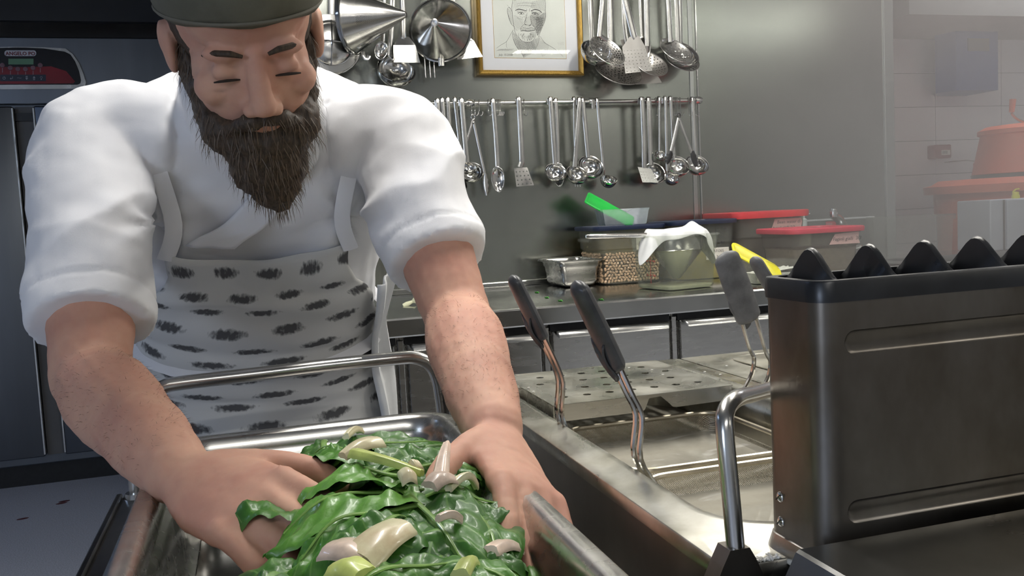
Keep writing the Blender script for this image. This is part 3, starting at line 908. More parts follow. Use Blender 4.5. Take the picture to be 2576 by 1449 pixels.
ZB = 0.868
Ya = 0.905
basket('pasta_basket', 'far pasta basket with the slim black handle nearest the chef\'s forearm', 0.352, 0.812, 0.566, 1.015, ZB,
       at(1287, 692, Y=Ya), at(1368, 858, Y=Ya), [at(1390, 905, Y=Ya), at(1410, 962, Y=Ya), at(1408, 1045, Y=Ya), at(1442, 1108, Y=Ya), (0.354, Ya, ZB)], (0, 1, 0), 0.028, 0.0155, 0.008)
Yb = 0.725
basket('pasta_basket', 'near pasta basket with the torn black handle in mid cooker', 0.352, 0.570, 0.566, 0.792, ZB,
       at(1447, 706, Y=Yb), at(1558, 935, Y=Yb), [at(1580, 985, Y=Yb), at(1607, 1048, Y=Yb), at(1603, 1150, Y=Yb), at(1655, 1232, Y=Yb), (0.354, Yb, ZB)], (0, 1, 0), 0.028, 0.0175, 0.007)
Yc = 0.96
basket('pasta_basket', 'pasta basket with the broad grey handle left of the peaked grate', 0.70, 0.74, 0.92, 0.965, ZB,
       at(1822, 634, Y=Yc), at(1888, 812, Y=Yc), [at(1906, 880, Y=Yc), at(1917, 905, Y=Yc), at(1912, 945, Y=Yc), at(1890, 1010, Y=Yc), (0.66, Yc, TOPZ + 0.014), (0.70, Yc - 0.01, ZB)], (1, 0, -0.3), 0.037, 0.016, 0.012, GRIP_GREY)
Yd = 0.80
basket('pasta_basket', 'pasta basket whose short grey handle peeks out behind the peaked grate', 0.70, 0.62, 0.92, 0.73, ZB,
       at(1895, 646, Y=Yd), at(1985, 800, Y=Yd), [at(2010, 870, Y=Yd), at(2020, 1000, Y=Yd), (0.64, Yd - 0.06, TOPZ + 0.016), (0.70, Yd - 0.1, ZB)], (0, 1, 0), 0.022, 0.0125, 0.006, GRIP_GREY)

# ---- flue chimney with a black peaked grate
FX0, FX1, FYN, FYF = 0.330, 1.12, 0.462, 0.527
fz0, fz1 = TOPZ + 0.0005, at(1916, 741, Y=FYF).z
FL = empty('flue_chimney', (0.7, 0.49, TOPZ), 'slim worn steel flue box with pressed grooves and a black peaked grate', 'flue')
fr = 0.013
ol = rrect(FX0, FYN, FX1, FYF, fr, 6)
body = MB()
nO = len(ol)
for k in range(nO):
    a_, b_ = ol[k], ol[(k + 1) % nO]
    if abs(a_[1] - FYN) < 1e-6 and abs(b_[1] - FYN) < 1e-6:
        continue
    body.add([(a_[0], a_[1], fz0), (b_[0], b_[1], fz0), (b_[0], b_[1], fz1), (a_[0], a_[1], fz1)], [(0, 1, 2, 3)])
bm = bmesh.new()


def stadium(x0, x1, z0, z1, n=8):
    r_ = (z1 - z0) / 2
    zc = (z0 + z1) / 2
    return [(x0 + r_ + r_ * math.cos(math.radians(90 + 180 * k / n)), zc + r_ * math.sin(math.radians(90 + 180 * k / n))) for k in range(n + 1)] + \
           [(x1 - r_ + r_ * math.cos(math.radians(-90 + 180 * k / n)), zc + r_ * math.sin(math.radians(-90 + 180 * k / n))) for k in range(n + 1)]


ga = (at(2124, 860, Y=FYN).x, at(2150, 891, Y=FYN).z, at(2150, 830, Y=FYN).z)
gb = (at(2132, 1290, Y=FYN).x, at(2150, 1317, Y=FYN).z, at(2150, 1258, Y=FYN).z)
stads = [stadium(g[0], FX1 - 0.06, g[1], g[2]) for g in (ga, gb)]
ed = []
for lp in [[(FX0 + fr, fz0), (FX1 - fr, fz0), (FX1 - fr, fz1), (FX0 + fr, fz1)]] + stads:
    vs = [bm.verts.new((x, FYN, z)) for x, z in lp]
    ed += [bm.edges.new((vs[k], vs[(k + 1) % len(vs)])) for k in range(len(vs))]
bmesh.ops.triangle_fill(bm, use_beauty=True, edges=ed)
body.bm(bm)
for sd in stads:
    cxs = sum(p[0] for p in sd) / len(sd)
    czs = sum(p[1] for p in sd) / len(sd)
    shr = lambda e: [(x + (-e if x > cxs else e), z + (-e if z > czs else e)) for x, z in sd]
    body.rings([[(x, FYN, z) for x, z in sd], [(x, FYN + 0.0008, z) for x, z in shr(0.0006)], [(x, FYN + 0.0014, z) for x, z in shr(0.002)]], True, False, True)
bmw = bmesh.new()
tmp = bpy.data.meshes.new('t')
tmp.from_pydata(body.v, [], body.f)
bmw.from_mesh(tmp)
bpy.data.meshes.remove(tmp)
bmesh.ops.remove_doubles(bmw, verts=bmw.verts, dist=1e-5)
MB().bm(bmw).build('body', FLUE_STEEL, FL, ang=32)
MB().rings([[(x, y, z) for x, y in rrect(FX0 - e, FYN - e, FX1 + e, FYF + e, fr + e, 6)] for e, z in ((0.004, TOPZ - 0.004), (0.004, TOPZ + 0.001), (0.001, TOPZ + 0.010), (-0.001, TOPZ + 0.011))], True, True, True).build('foot', STEEL_DARK, FL, ang=40)
for sy_, szp in ((1962, 1250), (1964, 1312)):
    c_ = at(sy_, szp, X=FX0)
    s_ = MB().lathe([(0.0, 0.0016), (0.002, 0.0014), (0.0033, 0.0007), (0.0037, 0.0)], 18, basis((0, 1, 0), (0, 0, 1), (-1, 0, 0), c_)).build('screw', CHROME, FL)
    MB().box((-0.0035, -0.00035, 0.0012), (0.0035, 0.00035, 0.0018), basis((0, 0.75, -0.66), (0, 0.66, 0.75), (-1, 0, 0), c_)).build('slot', BLACK_PL, s_, smooth=False)
# grate
zr0, zr1 = fz1 - 0.001, at(1916, 695, Y=FYF).z
g_o, g_i = rrect(FX0 - 0.0015, FYN - 0.0015, FX1, FYF + 0.0015, fr + 0.001, 6), rrect(FX0 + 0.006, FYN + 0.006, FX1 - 0.006, FYF - 0.006, fr - 0.004, 6)
e_o = rrect(FX0 - 0.0008, FYN - 0.0008, FX1, FYF + 0.0008, fr + 0.001, 6)
gt = MB().rings([[(x, y, zr0) for x, y in g_o], [(x, y, zr1 - 0.0015) for x, y in g_o], [(x, y, zr1) for x, y in e_o], [(x, y, zr1) for x, y in g_i], [(x, y, zr0 - 0.02) for x, y in g_i]], True, False, True).build('grate_frame', IRON, FL, ang=45)
zpk = at(2045, 627, Y=(FYN + FYF) / 2).z
fx = at(2040, 640, Y=(FYN + FYF) / 2).x
yc = (FYN + FYF) / 2
hw = (FYF - FYN) / 2 - 0.004
fpts = [(-1, 0), (-0.93, 0.02), (-0.72, 0.22), (-0.45, 0.58), (-0.26, 0.84), (-0.13, 0.965), (0, 1), (0.13, 0.965), (0.26, 0.84), (0.45, 0.58), (0.72, 0.22), (0.93, 0.02), (1, 0)]
kx = 0
fin0 = None
while fx + 0.0445 * kx < FX1 - 0.02:
    xk = fx + 0.0445 * kx
    mbf = MB()
    nF = len(fpts)
    for (sx_, ex_) in ((0, 0),):
        L, R = [], []
        ptsA = [(yc + y * hw, zr1 - 0.003 + z * (zpk - zr1 + 0.003)) for y, z in fpts]
        ringA = [(xk - 0.0024, y, z) for y, z in ptsA] + [(xk - 0.0024, yc + hw, zr0 - 0.012), (xk - 0.0024, yc - hw, zr0 - 0.012)]
        ringM = [(xk, yc + (y - yc) * 1.03, z + 0.0014) for y, z in ptsA] + [(xk, yc + hw, zr0 - 0.012), (xk, yc - hw, zr0 - 0.012)]
        ringB = [(xk + 0.0024, y, z) for y, z in ptsA] + [(xk + 0.0024, yc + hw, zr0 - 0.012), (xk + 0.0024, yc - hw, zr0 - 0.012)]
        mbf.rings([ringA, ringM, ringB], True, True, True)
    mbf.build('peak', IRON, FL, ang=60)
    kx += 1

# ---- bent water pipe with its wedge bracket
PX = empty('water_pipe', tuple(at(1852, 1392, Y=0.498)), 'bent steel pipe on a wedge bracket beside the flue box', 'pipe')
b0_ = at(1852, 1392, Y=0.498)
pw = [b0_, at(1838, 1240, Y=0.499), at(1824, 1090, Y=0.503), at(1826, 1035, Y=0.510), at(1850, 1004, Y=0.522), at(1890, 992, Y=0.55), at(1935, 980, Y=0.585), at(2010, 965, Y=0.63)]
MB().tube(bez(pw, 6), 0.0060, 16).build('tube', SATIN, PX)
wb_ = MB()
zlo = b0_.z - 0.05
for yy in (0.0,):
    wb_.prism([(-0.0075, 0.002), (0.0065, 0.002), (0.011, -0.006), (0.030, -0.05), (-0.034, -0.05), (-0.013, -0.008)], 0.016, basis((1, 0, 0), (0, 0, 1), (0, -1, 0), (b0_.x, b0_.y + 0.010, b0_.z + 0.003)))
wb_.build('bracket', FLUE_STEEL, PX, smooth=False)

# ---- steel ledge in front of the flue
LG = empty('steel_ledge', (0.7, 0.3, 0), 'low dull steel ledge in front of the flue box', 'ledge')
zl = TOPZ + 0.026
ldg = MB()
xl = at(2002, 1383, Z=zl).x
yl = at(2002, 1383, Z=zl).y
ldg.rings([[(xl - 0.016, y, zl - 0.03), (xl, y, zl - 0.0015), (xl + 0.0025, y, zl), (1.2, y, zl), (1.2, y, zl - 0.10), (xl - 0.016, y, zl - 0.10)] for y in (0.12, yl)], True)
ldg.build('top_sheet', mat('ledge_steel', (0.17, 0.17, 0.165, 1), 0.3, 1.0, var=0.2, vscale=8, rvar=0.1, bump=0.04), LG, ang=25)
MB().box((xl, 0.14, 0.0), (1.18, yl - 0.01, zl - 0.10)).build('body', STEEL_DARK, LG, smooth=False)

# coarse salt on the cooker corner
salt = MB()
for k in range(70):
    p_ = at(random.uniform(1878, 1985), random.uniform(1395, 1449), Z=TOPZ + 0.001)
    if p_.y > 0.4615 and p_.x > FX0 - 0.002:
        p_.x = FX0 - 0.008 - random.random() * 0.012
    rot = Matrix.Rotation(random.random() * 6, 3, V((random.random(), random.random(), 1)).normalized())
    salt.ball((p_.x, max(p_.y, 0.4985), TOPZ + 0.001), (0.0016 + 0.0012 * random.random(), 0.0012, 0.001), 6, rot=rot)
tag(salt.build('coarse_salt', mat('salt', (0.75, 0.74, 0.70, 1), 0.4, var=0.1), smooth=False), 'white coarse salt grains spilled by the pipe bracket', 'salt', kind='stuff')
crumbs = MB()
for px_, py_ in ((1582, 925), (1667, 942), (1773, 935), (1828, 920), (1640, 930), (1812, 942), (1330, 975), (1342, 985)):
    p_ = at(px_, py_, Z=TOPZ + 0.008)
    crumbs.ball(p_, (0.0022, 0.0016, 0.001), 6)
tag(crumbs.build('salt_crumbs', MATS['salt'], smooth=False), 'white crumbs scattered on the draining shelf', 'salt', kind='stuff')
# ================================================================== utensils on the wall
RAILY = WALLY - 0.052


def mpp(px, py, Y):
    return (at(px + 1, py, Y=Y) - at(px, py, Y=Y)).length


def flat(mb, pts, Y, wpx, t=0.0028, seg=8, ys=None):
    """flat-oval strip through pixels at depth Y"""
    P = [at(x, y, Y=(Y if ys is None else ys[i])) for i, (x, y) in enumerate(pts)]
    w_ = mpp(pts[0][0], pts[0][1], Y) * wpx
    return mb.tube(bez(P, 4) if len(P) > 2 else P, 1.0, seg, sq=(w_ / 2, t / 2), up=(0, 1, 0))


def hook_top(mb, x, y, Y, wpx, railr=0.0065):
    """strip bent over the rail above pixel (x,y)"""
    p = at(x, y, Y=Y)
    w_ = mpp(x, y, Y) * wpx
    zc = p.z
    pts = [(p.x, Y, zc - 0.012), (p.x, Y, zc + 0.004), (p.x, Y + 0.004, zc + 0.010), (p.x, Y + 0.012, zc + 0.011), (p.x, Y + 0.020, zc + 0.006), (p.x, Y + 0.022, zc - 0.012)]
    mb.tube(pts, 1.0, 8, sq=(w_ / 2, 0.0014), up=(0, 1, 0))


def facing(tilt, roll=0.0):
    """axis leaning from straight up towards the camera side"""
    t, r = math.radians(tilt), math.radians(roll)
    n = V((math.sin(r) * math.cos(t), -math.sin(t), math.cos(t) * math.cos(r))).normalized()
    x = V((math.cos(r), 0, -math.sin(r)))
    x = (x - n * x.dot(n)).normalized()
    return x, n.cross(x), n


def cap(R, depth, rim=0.004):
    """bowl profile, opening towards +z, rim at z=0"""
    pr = []
    for k in range(9):
        a = math.pi / 2 * k / 8
        pr.append((R * math.sin(a) + 1e-5, -depth * math.cos(a)))
    return pr


def bowl(mb, c, R, depth, tilt, roll=0.0, th=0.0014):
    x, y, n = facing(tilt, roll)
    M = basis(x, y, n, c)
    pr = cap(R, depth)
    pr_in = [(max(1e-5, r - th), z + th) for r, z in pr[:-1]] + [(R - th, 0.0)]
    mb.lathe(pr + [(R + 0.0015, 0.0008), (R + 0.001, 0.0022), (R - th, 0.0015)] + pr_in[::-1], 28, M)
    return mb


def perf(mb, c, R, depth, tilt, roll=0.0, nr=5, ns=16, h=0.42, rim=0.0022):
    """perforated shallow bowl: polar cells with a real opening each"""
    x, y, n = facing(tilt, roll)
    M = basis(x, y, n, c)

    def P(r, a):
        return (R * r * math.cos(a), R * r * math.sin(a), -depth * (1 - r * r))
    for i in range(nr):
        r0, r1 = 0.14 + 0.80 * i / nr, 0.14 + 0.80 * (i + 1) / nr
        m_ = max(6, int(ns * (r0 + r1) / 2 * 1.15))
        for k in range(m_):
            a0, a1 = 2 * math.pi * k / m_, 2 * math.pi * (k + 1) / m_
            am, rm = (a0 + a1) / 2, (r0 + r1) / 2
            g = h / 2
            q = [P(r0, a0), P(r1, a0), P(r1, a1), P(r0, a1)]
            w_ = [P(rm - (r1 - r0) * g, am - (a1 - a0) * g), P(rm + (r1 - r0) * g, am - (a1 - a0) * g), P(rm + (r1 - r0) * g, am + (a1 - a0) * g), P(rm - (r1 - r0) * g, am + (a1 - a0) * g)]
            mb.add(q + w_, [(0, 1, 5, 4), (1, 2, 6, 5), (2, 3, 7, 6), (3, 0, 4, 7)], M)
    mb.lathe([(1e-5, -depth), (R * 0.14, -depth * 0.98)], 20, M)
    mb.lathe([(R * 0.94, -depth * 0.116), (R, 0)], 40, M)
    mb.tube([M @ V((R * math.cos(a / 20 * math.pi), R * math.sin(a / 20 * math.pi), 0)) for a in range(40)], rim * 0.7, 6, loop=True)
    return mb


def blade(mb, quad, Y, nu, nv, h=0.35, top=0.25, dy=(0, 0)):
    """turner blade through four pixels TL TR BR BL with a grid of square holes; dy = depth offset at top and bottom"""
    P = [at(quad[0][0], quad[0][1], Y=Y + dy[0]), at(quad[1][0], quad[1][1], Y=Y + dy[0]), at(quad[2][0], quad[2][1], Y=Y + dy[1]), at(quad[3][0], quad[3][1], Y=Y + dy[1])]

    def B(u, v):
        return P[0].lerp(P[1], u).lerp(P[3].lerp(P[2], u), v)
    mb.add([B(0, 0), B(1, 0), B(1, top), B(0, top)], [(0, 1, 2, 3)])
    for j in range(nv):
        for i in range(nu):
            u0, u1 = i / nu, (i + 1) / nu
            v0, v1 = top + (1 - top) * j / nv, top + (1 - top) * (j + 1) / nv
            um, vm, du, dv = (u0 + u1) / 2, (v0 + v1) / 2, (u1 - u0) * h / 2, (v1 - v0) * h / 2
            q = [B(u0, v0), B(u1, v0), B(u1, v1), B(u0, v1), B(um - du, vm - dv), B(um + du, vm - dv), B(um + du, vm + dv), B(um - du, vm + dv)]
            mb.add(q, [(0, 1, 5, 4), (1, 2, 6, 5), (2, 3, 7, 6), (3, 0, 4, 7)])
    return mb


def oval(mb, c, wpx, hpx, Y, lean=0.0, depth=0.010):
    """spoon bowl seen from its hollow side"""
    s = mpp(c[0], c[1], Y)
    a, b = wpx * s / 2, hpx * s / 2
    ce = at(c[0], c[1], Y=Y)
    M = Matrix.Translation(ce) @ Matrix.Rotation(lean, 4, 'Y')

    def F(u, v):
        r, t = v, u * 2 * math.pi
        x, z = a * r * math.sin(t) * (1 - 0.12 * math.cos(t)), -b * r * math.cos(t)
        return (x, depth * (1 - r * r) ** 0.8 - 0.004 if r < 1 else -0.004, z)
    mb.grid(F, 24, 6, M)
    return mb


G_LOW = 'utensils on the long wall rail'
G_UP = 'utensils on the high wall rail'


def utensil(name, label, cat_, parts, group=G_LOW, base=None):
    o = empty(name, base or (0, 0, 0), label, cat_, group)
    for pn, mb, m in parts:
        thin = pn in ('blade', 'perforated_bowl', 'spoon_bowl')
        mb.build(pn, m, o, smooth=pn != 'blade', ang=45, solid=0.0009 if pn in ('blade', 'spoon_bowl') else 0, weld=thin)
    return o


def ladle(label, top, joint, c, wpx, tilt=55, roll=0, Y=RAILY - 0.018, w=10, depth=0.62, name='ladle', group=G_LOW, m=None, hook=True, dy=0.0):
    s = mpp(c[0], c[1], Y)
    R = wpx * s / 2
    hm, bm_ = MB(), MB()
    ce = at(c[0], c[1], Y=Y - R * 0.35 + dy)
    x, y, n = facing(tilt, roll)
    back = ce - y * R * 0.0 + (at(joint[0], joint[1], Y=Y) - ce).normalized() * R * 0.93
    flat(hm, [top, ((top[0] + joint[0]) / 2, (top[1] + joint[1]) / 2), joint], Y, w, 0.0036)
    # neck down to the rim
    jp = at(joint[0], joint[1], Y=Y)
    vec = V((jp.x - ce.x, 0, 0))
    rimp = ce + x * max(-R, min(R, vec.x)) * 0.75 + y * math.sqrt(max(0.05, 1 - (max(-0.9, min(0.9, vec.x * 0.75 / R))) ** 2)) * R * 0.98
    hm.tube([jp + V((0, 0, 0.004)), jp.lerp(rimp, 0.5), rimp], 1.0, 8, sq=(w * s * 0.42, 0.0018), up=(0, 1, 0))
    if hook:
        hook_top(hm, top[0], top[1] - 3, Y, w * 0.8)
    bowl(bm_, ce, R, R * depth * 1.35, tilt, roll)
    return utensil(name, label, 'ladle', [('handle', hm, m or SATIN), ('bowl', bm_, m or CHROME)], group, tuple(ce))


# --- the long rail
x0_, x1_ = at(985, 262, Y=RAILY).x, at(1765, 252, Y=RAILY).x
zr_ = at(1400, 257, Y=RAILY).z
RL = empty('utensil_rail', ((x0_ + x1_) / 2, RAILY, zr_), 'long round steel rail crossing the wall under the picture', 'rail')
MB().tube([(x0_ - 0.45, RAILY, zr_), (x1_, RAILY, zr_)], 0.0065, 12).build('bar', SATIN, RL)
for px_ in (640, 1181, 1489, 1757):
    xk = at(px_, 257, Y=RAILY).x
    MB().lathe([(0.0115, -0.012), (0.0125, -0.008), (0.0125, 0.004), (0.009, 0.012), (0.0, 0.013)], 14, basis((0, 1, 0), (0, 0, 1), (1, 0, 0), (xk, RAILY, zr_)), True).build('knob', CHROME, RL)
    MB().tube([(xk, RAILY, zr_), (xk, WALLY, zr_)], 0.006, 10).build('standoff', SATIN, RL)

Yr = RAILY - 0.017
# --- left part of the long rail
h = MB()
flat(h, [(1033, 258), (1034, 300), (1037, 400)], Yr, 9)
hook_top(h, 1033, 256, Yr, 8)
b_ = bowl(MB(), at(1040, 420, Y=Yr - 0.02), 0.032, 0.03, 55)
utensil('ladle', 'steel ladle half hidden at the chef\'s shoulder on the rail', 'ladle', [('handle', h, SATIN), ('bowl', b_, CHROME)])


def spoon(label, top, joint, c, wpx, hpx, Y, w=11, lean=0.0):
    h = MB()
    flat(h, [top, ((top[0] + joint[0]) / 2 + 1, (top[1] + joint[1]) / 2), joint], Y, w, 0.004)
    flat(h, [(joint[0], joint[1] - 4), (joint[0] + (c[0] - joint[0]) * 0.4, joint[1] + 8), (c[0] + (joint[0] - c[0]) * 0.4, c[1] - hpx * 0.36)], Y, w * 0.75, 0.004)
    hook_top(h, top[0], top[1] - 3, Y, w * 0.8)
    b = oval(MB(), c, wpx, hpx, Y - 0.004, lean)
    return utensil('serving_spoon', label, 'spoon', [('handle', h, SATIN), ('spoon_bowl', b, CHROME)], base=tuple(at(c[0], c[1], Y=Y)))


spoon('steel serving spoon nearest the chef\'s sleeve on the rail', (1101, 258), (1107, 415), (1108, 452), 38, 66, Yr - 0.02, 11)
spoon('second steel serving spoon from the chef\'s sleeve', (1113, 256), (1122, 405), (1128, 445), 34, 62, Yr - 0.008, 11)
ladle('dark steel ladle hanging lowest beside the tongs\' left leg', (1127, 255), (1138, 438), (1149, 466), 50, 48, 0, Yr + 0.004, 11)
ladle('large steel ladle behind a small shallow ladle near the tongs', (1145, 255), (1162, 408), (1186, 432), 58, 52, -8, Yr + 0.004, 9)
ladle('small shallow steel ladle in front of a larger one near the tongs', (1162, 257), (1175, 408), (1180, 420), 40, 28, 0, Yr - 0.024, 12, depth=0.7)


def s_hook(px, label, top=252, bot=292, w=6.5, Y=RAILY, group='spare hooks on the long rail'):
    p0 = at(px, top, Y=Y)
    s = mpp(px, 260, Y)
    r0 = 0.0085
    z0 = zr_ + 0.0015
    zb_ = at(px, bot, Y=Y).z
    pts = [(p0.x + 0.002, Y + 0.010, z0 - 0.008), (p0.x + 0.003, Y + 0.010, z0 + 0.002), (p0.x + 0.003, Y + 0.004, z0 + 0.0085), (p0.x + 0.002, Y - 0.005, z0 + 0.0085), (p0.x, Y - 0.010, z0 + 0.001),
           (p0.x - 0.001, Y - 0.010, (z0 + zb_) / 2), (p0.x - 0.003, Y - 0.012, zb_ + 0.008), (p0.x - 0.001, Y - 0.014, zb_ + 0.001), (p0.x + 0.004, Y - 0.016, zb_), (p0.x + 0.008, Y - 0.018, zb_ + 0.006), (p0.x + 0.008, Y - 0.019, zb_ + 0.012)]
    o = MB().tube(bez(pts, 3), 0.0013, 6).build('s_hook', CHROME)
    return tag(o, label, 'hook', group)


for px_, lb in ((1184, 'wire S-hook carrying the plain steel tongs'), (1192, 'wire S-hook touching the hook of the plain tongs'), (1203, 'empty wire S-hook just right of the plain tongs'), (1226, 'empty wire S-hook beside the long spoon\'s handle'),
                (1246, 'first of four bunched wire S-hooks right of the long spoon'), (1249.5, 'second of four bunched wire S-hooks right of the long spoon'), (1253, 'third of four bunched wire S-hooks right of the long spoon'), (1256.5, 'last of four bunched wire S-hooks right of the long spoon'),
                (1316, 'wire S-hook half hidden by the drilled turner\'s handle'), (1648, 'empty wire S-hook between the dark turner and small ladle'),
                (1693, 'first of three bunched wire S-hooks left of the black tongs'), (1697, 'second of three bunched wire S-hooks left of the black tongs'), (1701, 'third of three bunched wire S-hooks left of the black tongs'),
                (1708, 'wire S-hook carrying the black-tipped tongs'), (1730, 'empty wire S-hook right of the black-tipped tongs'), (1747, 'last wire S-hook near the rail\'s end knob')):
    s_hook(px_, lb)


def tongs(label, piv, legs, Y, w, m, mtip, tipn, ring=True):
    parts = []
    pv = at(piv[0], piv[1], Y=Y)
    hm = MB()
    hm.tube([(pv.x + 0.006 * math.cos(a / 8 * math.pi), Y - 0.001, pv.z + 0.012 + 0.008 * math.sin(a / 8 * math.pi)) for a in range(16)], 0.0016, 6, loop=True)
    parts.append(('hanging_ring', hm, mtip if ring else SATIN))
    rv = MB().lathe([(0, 0.004), (0.003, 0.003), (0.004, 0)], 10, basis((1, 0, 0), (0, 0, 1), (0, -1, 0), (pv.x, Y - 0.004, pv.z - 0.006)))
    parts.append(('rivet', rv, CHROME))
    for k, (mid, end) in enumerate(legs):
        lm, tm = MB(), MB()
        yy = Y + 0.002 * k
        flat(lm, [(piv[0], piv[1] - 3), ((piv[0] + mid[0]) / 2, (piv[1] + mid[1]) / 2), mid], yy, w, 0.006)
        parts.append(('leg', lm, m))
        # scalloped tip
        n_ = 10
        s = mpp(mid[0], mid[1], yy)
        A, B = at(mid[0], mid[1] - 4, Y=yy), at(end[0], end[1], Y=yy)
        d = (B - A).normalized()
        sd = V((d.z, 0, -d.x)) * (1 if k == 0 else -1)
        wv = w * s * 0.55

        def F(u, v):
            p = A.lerp(B, v)
            bul = math.sin(min(1, v * 1.05) * math.pi) ** 0.6
            edge = wv * (0.75 + 0.75 * bul) + (0.0012 * math.sin(v * 26) if u > 0.5 else 0)
            return p + sd * (-edge if u < 0.5 else edge) * (abs(u - 0.5) * 2) + V((0, -0.004 * (1 - (2 * u - 1) ** 2), 0))
        tm.grid(F, 6, 16)
        parts.append((tipn, tm, mtip))
    return utensil('tongs', label, 'tongs', parts, base=tuple(pv))


tongs('plain steel tongs hanging open from an S-hook', (1190, 304), [((1150, 432), (1139, 476)), ((1220, 440), (1224, 492))], RAILY - 0.034, 8, SATIN, SATIN, 'scalloped_tip', False)
spoon('long oval serving spoon between the plain tongs and drilled turner', (1241, 258), (1252, 418), (1252, 452), 34, 64, Yr, 11)
h = MB()
flat(h, [(1306, 252), (1310, 330), (1313, 400), (1311, 412), (1308, 421)], Yr, 13, 0.005)
hook_top(h, 1306, 251, Yr, 10)
b_ = blade(MB(), [(1293, 423), (1326, 421), (1343, 466), (1299, 470)], Yr, 4, 4, 0.30, 0.10, (0, -0.012))
utensil('turner', 'drilled steel turner hanging alone in mid rail', 'turner', [('handle', h, SATIN), ('blade', b_, CHROME)], base=tuple(at(1310, 440, Y=Yr)))
spoon('steel spoon whose tip shows below the ladle right of the drilled turner', (1399, 257), (1404, 410), (1405, 440), 30, 58, Yr + 0.012, 10)
ladle('steel ladle right of the drilled turner', (1386, 254), (1397, 412), (1398, 433), 52, 52, 0, Yr - 0.01, 11)
h = MB()
flat(h, [(1445, 252), (1447, 340), (1450, 440)], Yr + 0.012, 7)
hook_top(h, 1445, 251, Yr + 0.012, 6)
for dx_ in (-6, 0, 6):
    flat(h, [(1451 + dx_ * 0.4, 436), (1452 + dx_, 448), (1454 + dx_, 470)], Yr + 0.012, 2.5, 0.002)
utensil('kitchen_fork', 'steel fork whose tines show under a ladle in mid rail', 'fork', [('handle', h, SATIN)], base=tuple(at(1450, 440, Y=Yr)))
ladle('steel ladle with its handle slanting left beside the largest ladle', (1459, 255), (1446, 420), (1452, 438), 53, 48, 12, Yr - 0.014, 11)
ladle('largest steel ladle on the long rail', (1467, 256), (1480, 396), (1486, 419), 61, 58, 4, Yr, 10)
ladle('tiny steel ladle on a thin bent strip', (1503, 256), (1519, 428), (1531, 452), 39, 30, 0, Yr - 0.01, 7, depth=0.75)
h = MB()
flat(h, [(1492, 250), (1493, 274)], Yr + 0.006, 9)
utensil('hook_plate', 'short bent steel tab on the rail beside the tiny ladle', 'hook', [('tab', h, SATIN)], base=tuple(at(1492, 260, Y=Yr)))

# --- right part of the long rail
s_ = ladle('round dark steel ladle behind the small drilled turner', (1633, 254), (1638, 415), (1646, 436), 52, 66, 0, Yr + 0.004, 12)
h = MB()
flat(h, [(1616, 252), (1620, 330), (1621, 400), (1621, 412), (1622, 422)], Yr - 0.016, 12, 0.005)
hook_top(h, 1616, 251, Yr - 0.016, 10)
b_ = blade(MB(), [(1604, 420), (1637, 424), (1656, 459), (1616, 459)], Yr - 0.016, 5, 4, 0.18, 0.2, (0, -0.012))
utensil('turner', 'small steel turner in front of a round dark ladle', 'turner', [('handle', h, SATIN), ('blade', b_, SATIN)], base=tuple(at(1620, 440, Y=Yr)))
ladle('highest small steel ladle left of the black tongs', (1660, 253), (1660, 380), (1662, 390), 28, 52, 0, Yr, 6)
ladle('steel ladle cupped between the legs of the black tongs', (1688, 252), (1697, 398), (1706, 416), 54, 52, 0, Yr + 0.004, 8)
ladle('lowest small steel ladle under the black tongs', (1675, 252), (1679, 430), (1690, 446), 37, 40, 10, Yr - 0.02, 7, depth=0.75)
ladle('steel ladle at the rail\'s end, tong tip inside it', (1744, 254), (1752, 398), (1754, 413), 55, 50, 0, Yr, 9)
tongs('steel tongs with black tips and sleeve at the rail\'s end', (1708, 300), [((1688, 384), (1677, 412)), ((1741, 384), (1752, 420))], RAILY - 0.040, 9, SATIN, BLACK_PL, 'black_tip')

# --- the high rail, just above the picture's edge
HZ = at(1300, -60, Y=RAILY).z
RU = empty('utensil_rail', (0.8, RAILY, HZ), 'upper utensil rail above the picture', 'rail')
MB().tube([(XL + 0.02, RAILY, HZ), (XJ - 0.02, RAILY, HZ)], 0.0065, 12).build('bar', SATIN, RU)
for xk in (XL + 0.06, 0.7, XJ - 0.06):
    MB().tube([(xk, RAILY, HZ), (xk, WALLY, HZ)], 0.006, 10).build('standoff', SATIN, RU)


def topx(x, y, dx):
    """pixel where a handle leaning dx per pixel meets the high rail"""
    return (x + dx * (y + 60), -58)


# fine flat strainer with a wire cross
Yu = RAILY - 0.02
c_ = at(832, 112, Y=Yu)
R_ = 75 * mpp(832, 112, Y=Yu)
x_, y_, n_ = facing(86, 4)
M_ = basis(x_, y_, n_, c_)
h = MB()
flat(h, [(838, -58), (838, -20), (838, 36)], Yu, 24, 0.004)
rim = MB().tube([M_ @ V((R_ * math.cos(a / 24 * math.pi), R_ * math.sin(a / 24 * math.pi), 0)) for a in range(48)], 0.003, 8, loop=True)
bw = MB().lathe([(R_, 0.0), (R_ * 0.99, 0.012), (R_ * 0.75, 0.016), (R_ * 0.74, 0.018), (R_ * 0.5, 0.030), (R_ * 0.2, 0.036), (1e-5, 0.037)], 40, M_)
cr = MB()
for a in (0, math.pi / 2):
    cr.tube([M_ @ V((R_ * 0.76 * t * math.cos(a), R_ * 0.76 * t * math.sin(a), 0.044 - 0.022 * t * t)) for t in (-1, -0.6, -0.2, 0.2, 0.6, 1)], 0.0022, 6)
rg = MB().tube([M_ @ V((R_ * 0.75 * math.cos(a / 20 * math.pi), R_ * 0.75 * math.sin(a / 20 * math.pi), 0.020)) for a in range(40)], 0.0022, 6, loop=True)
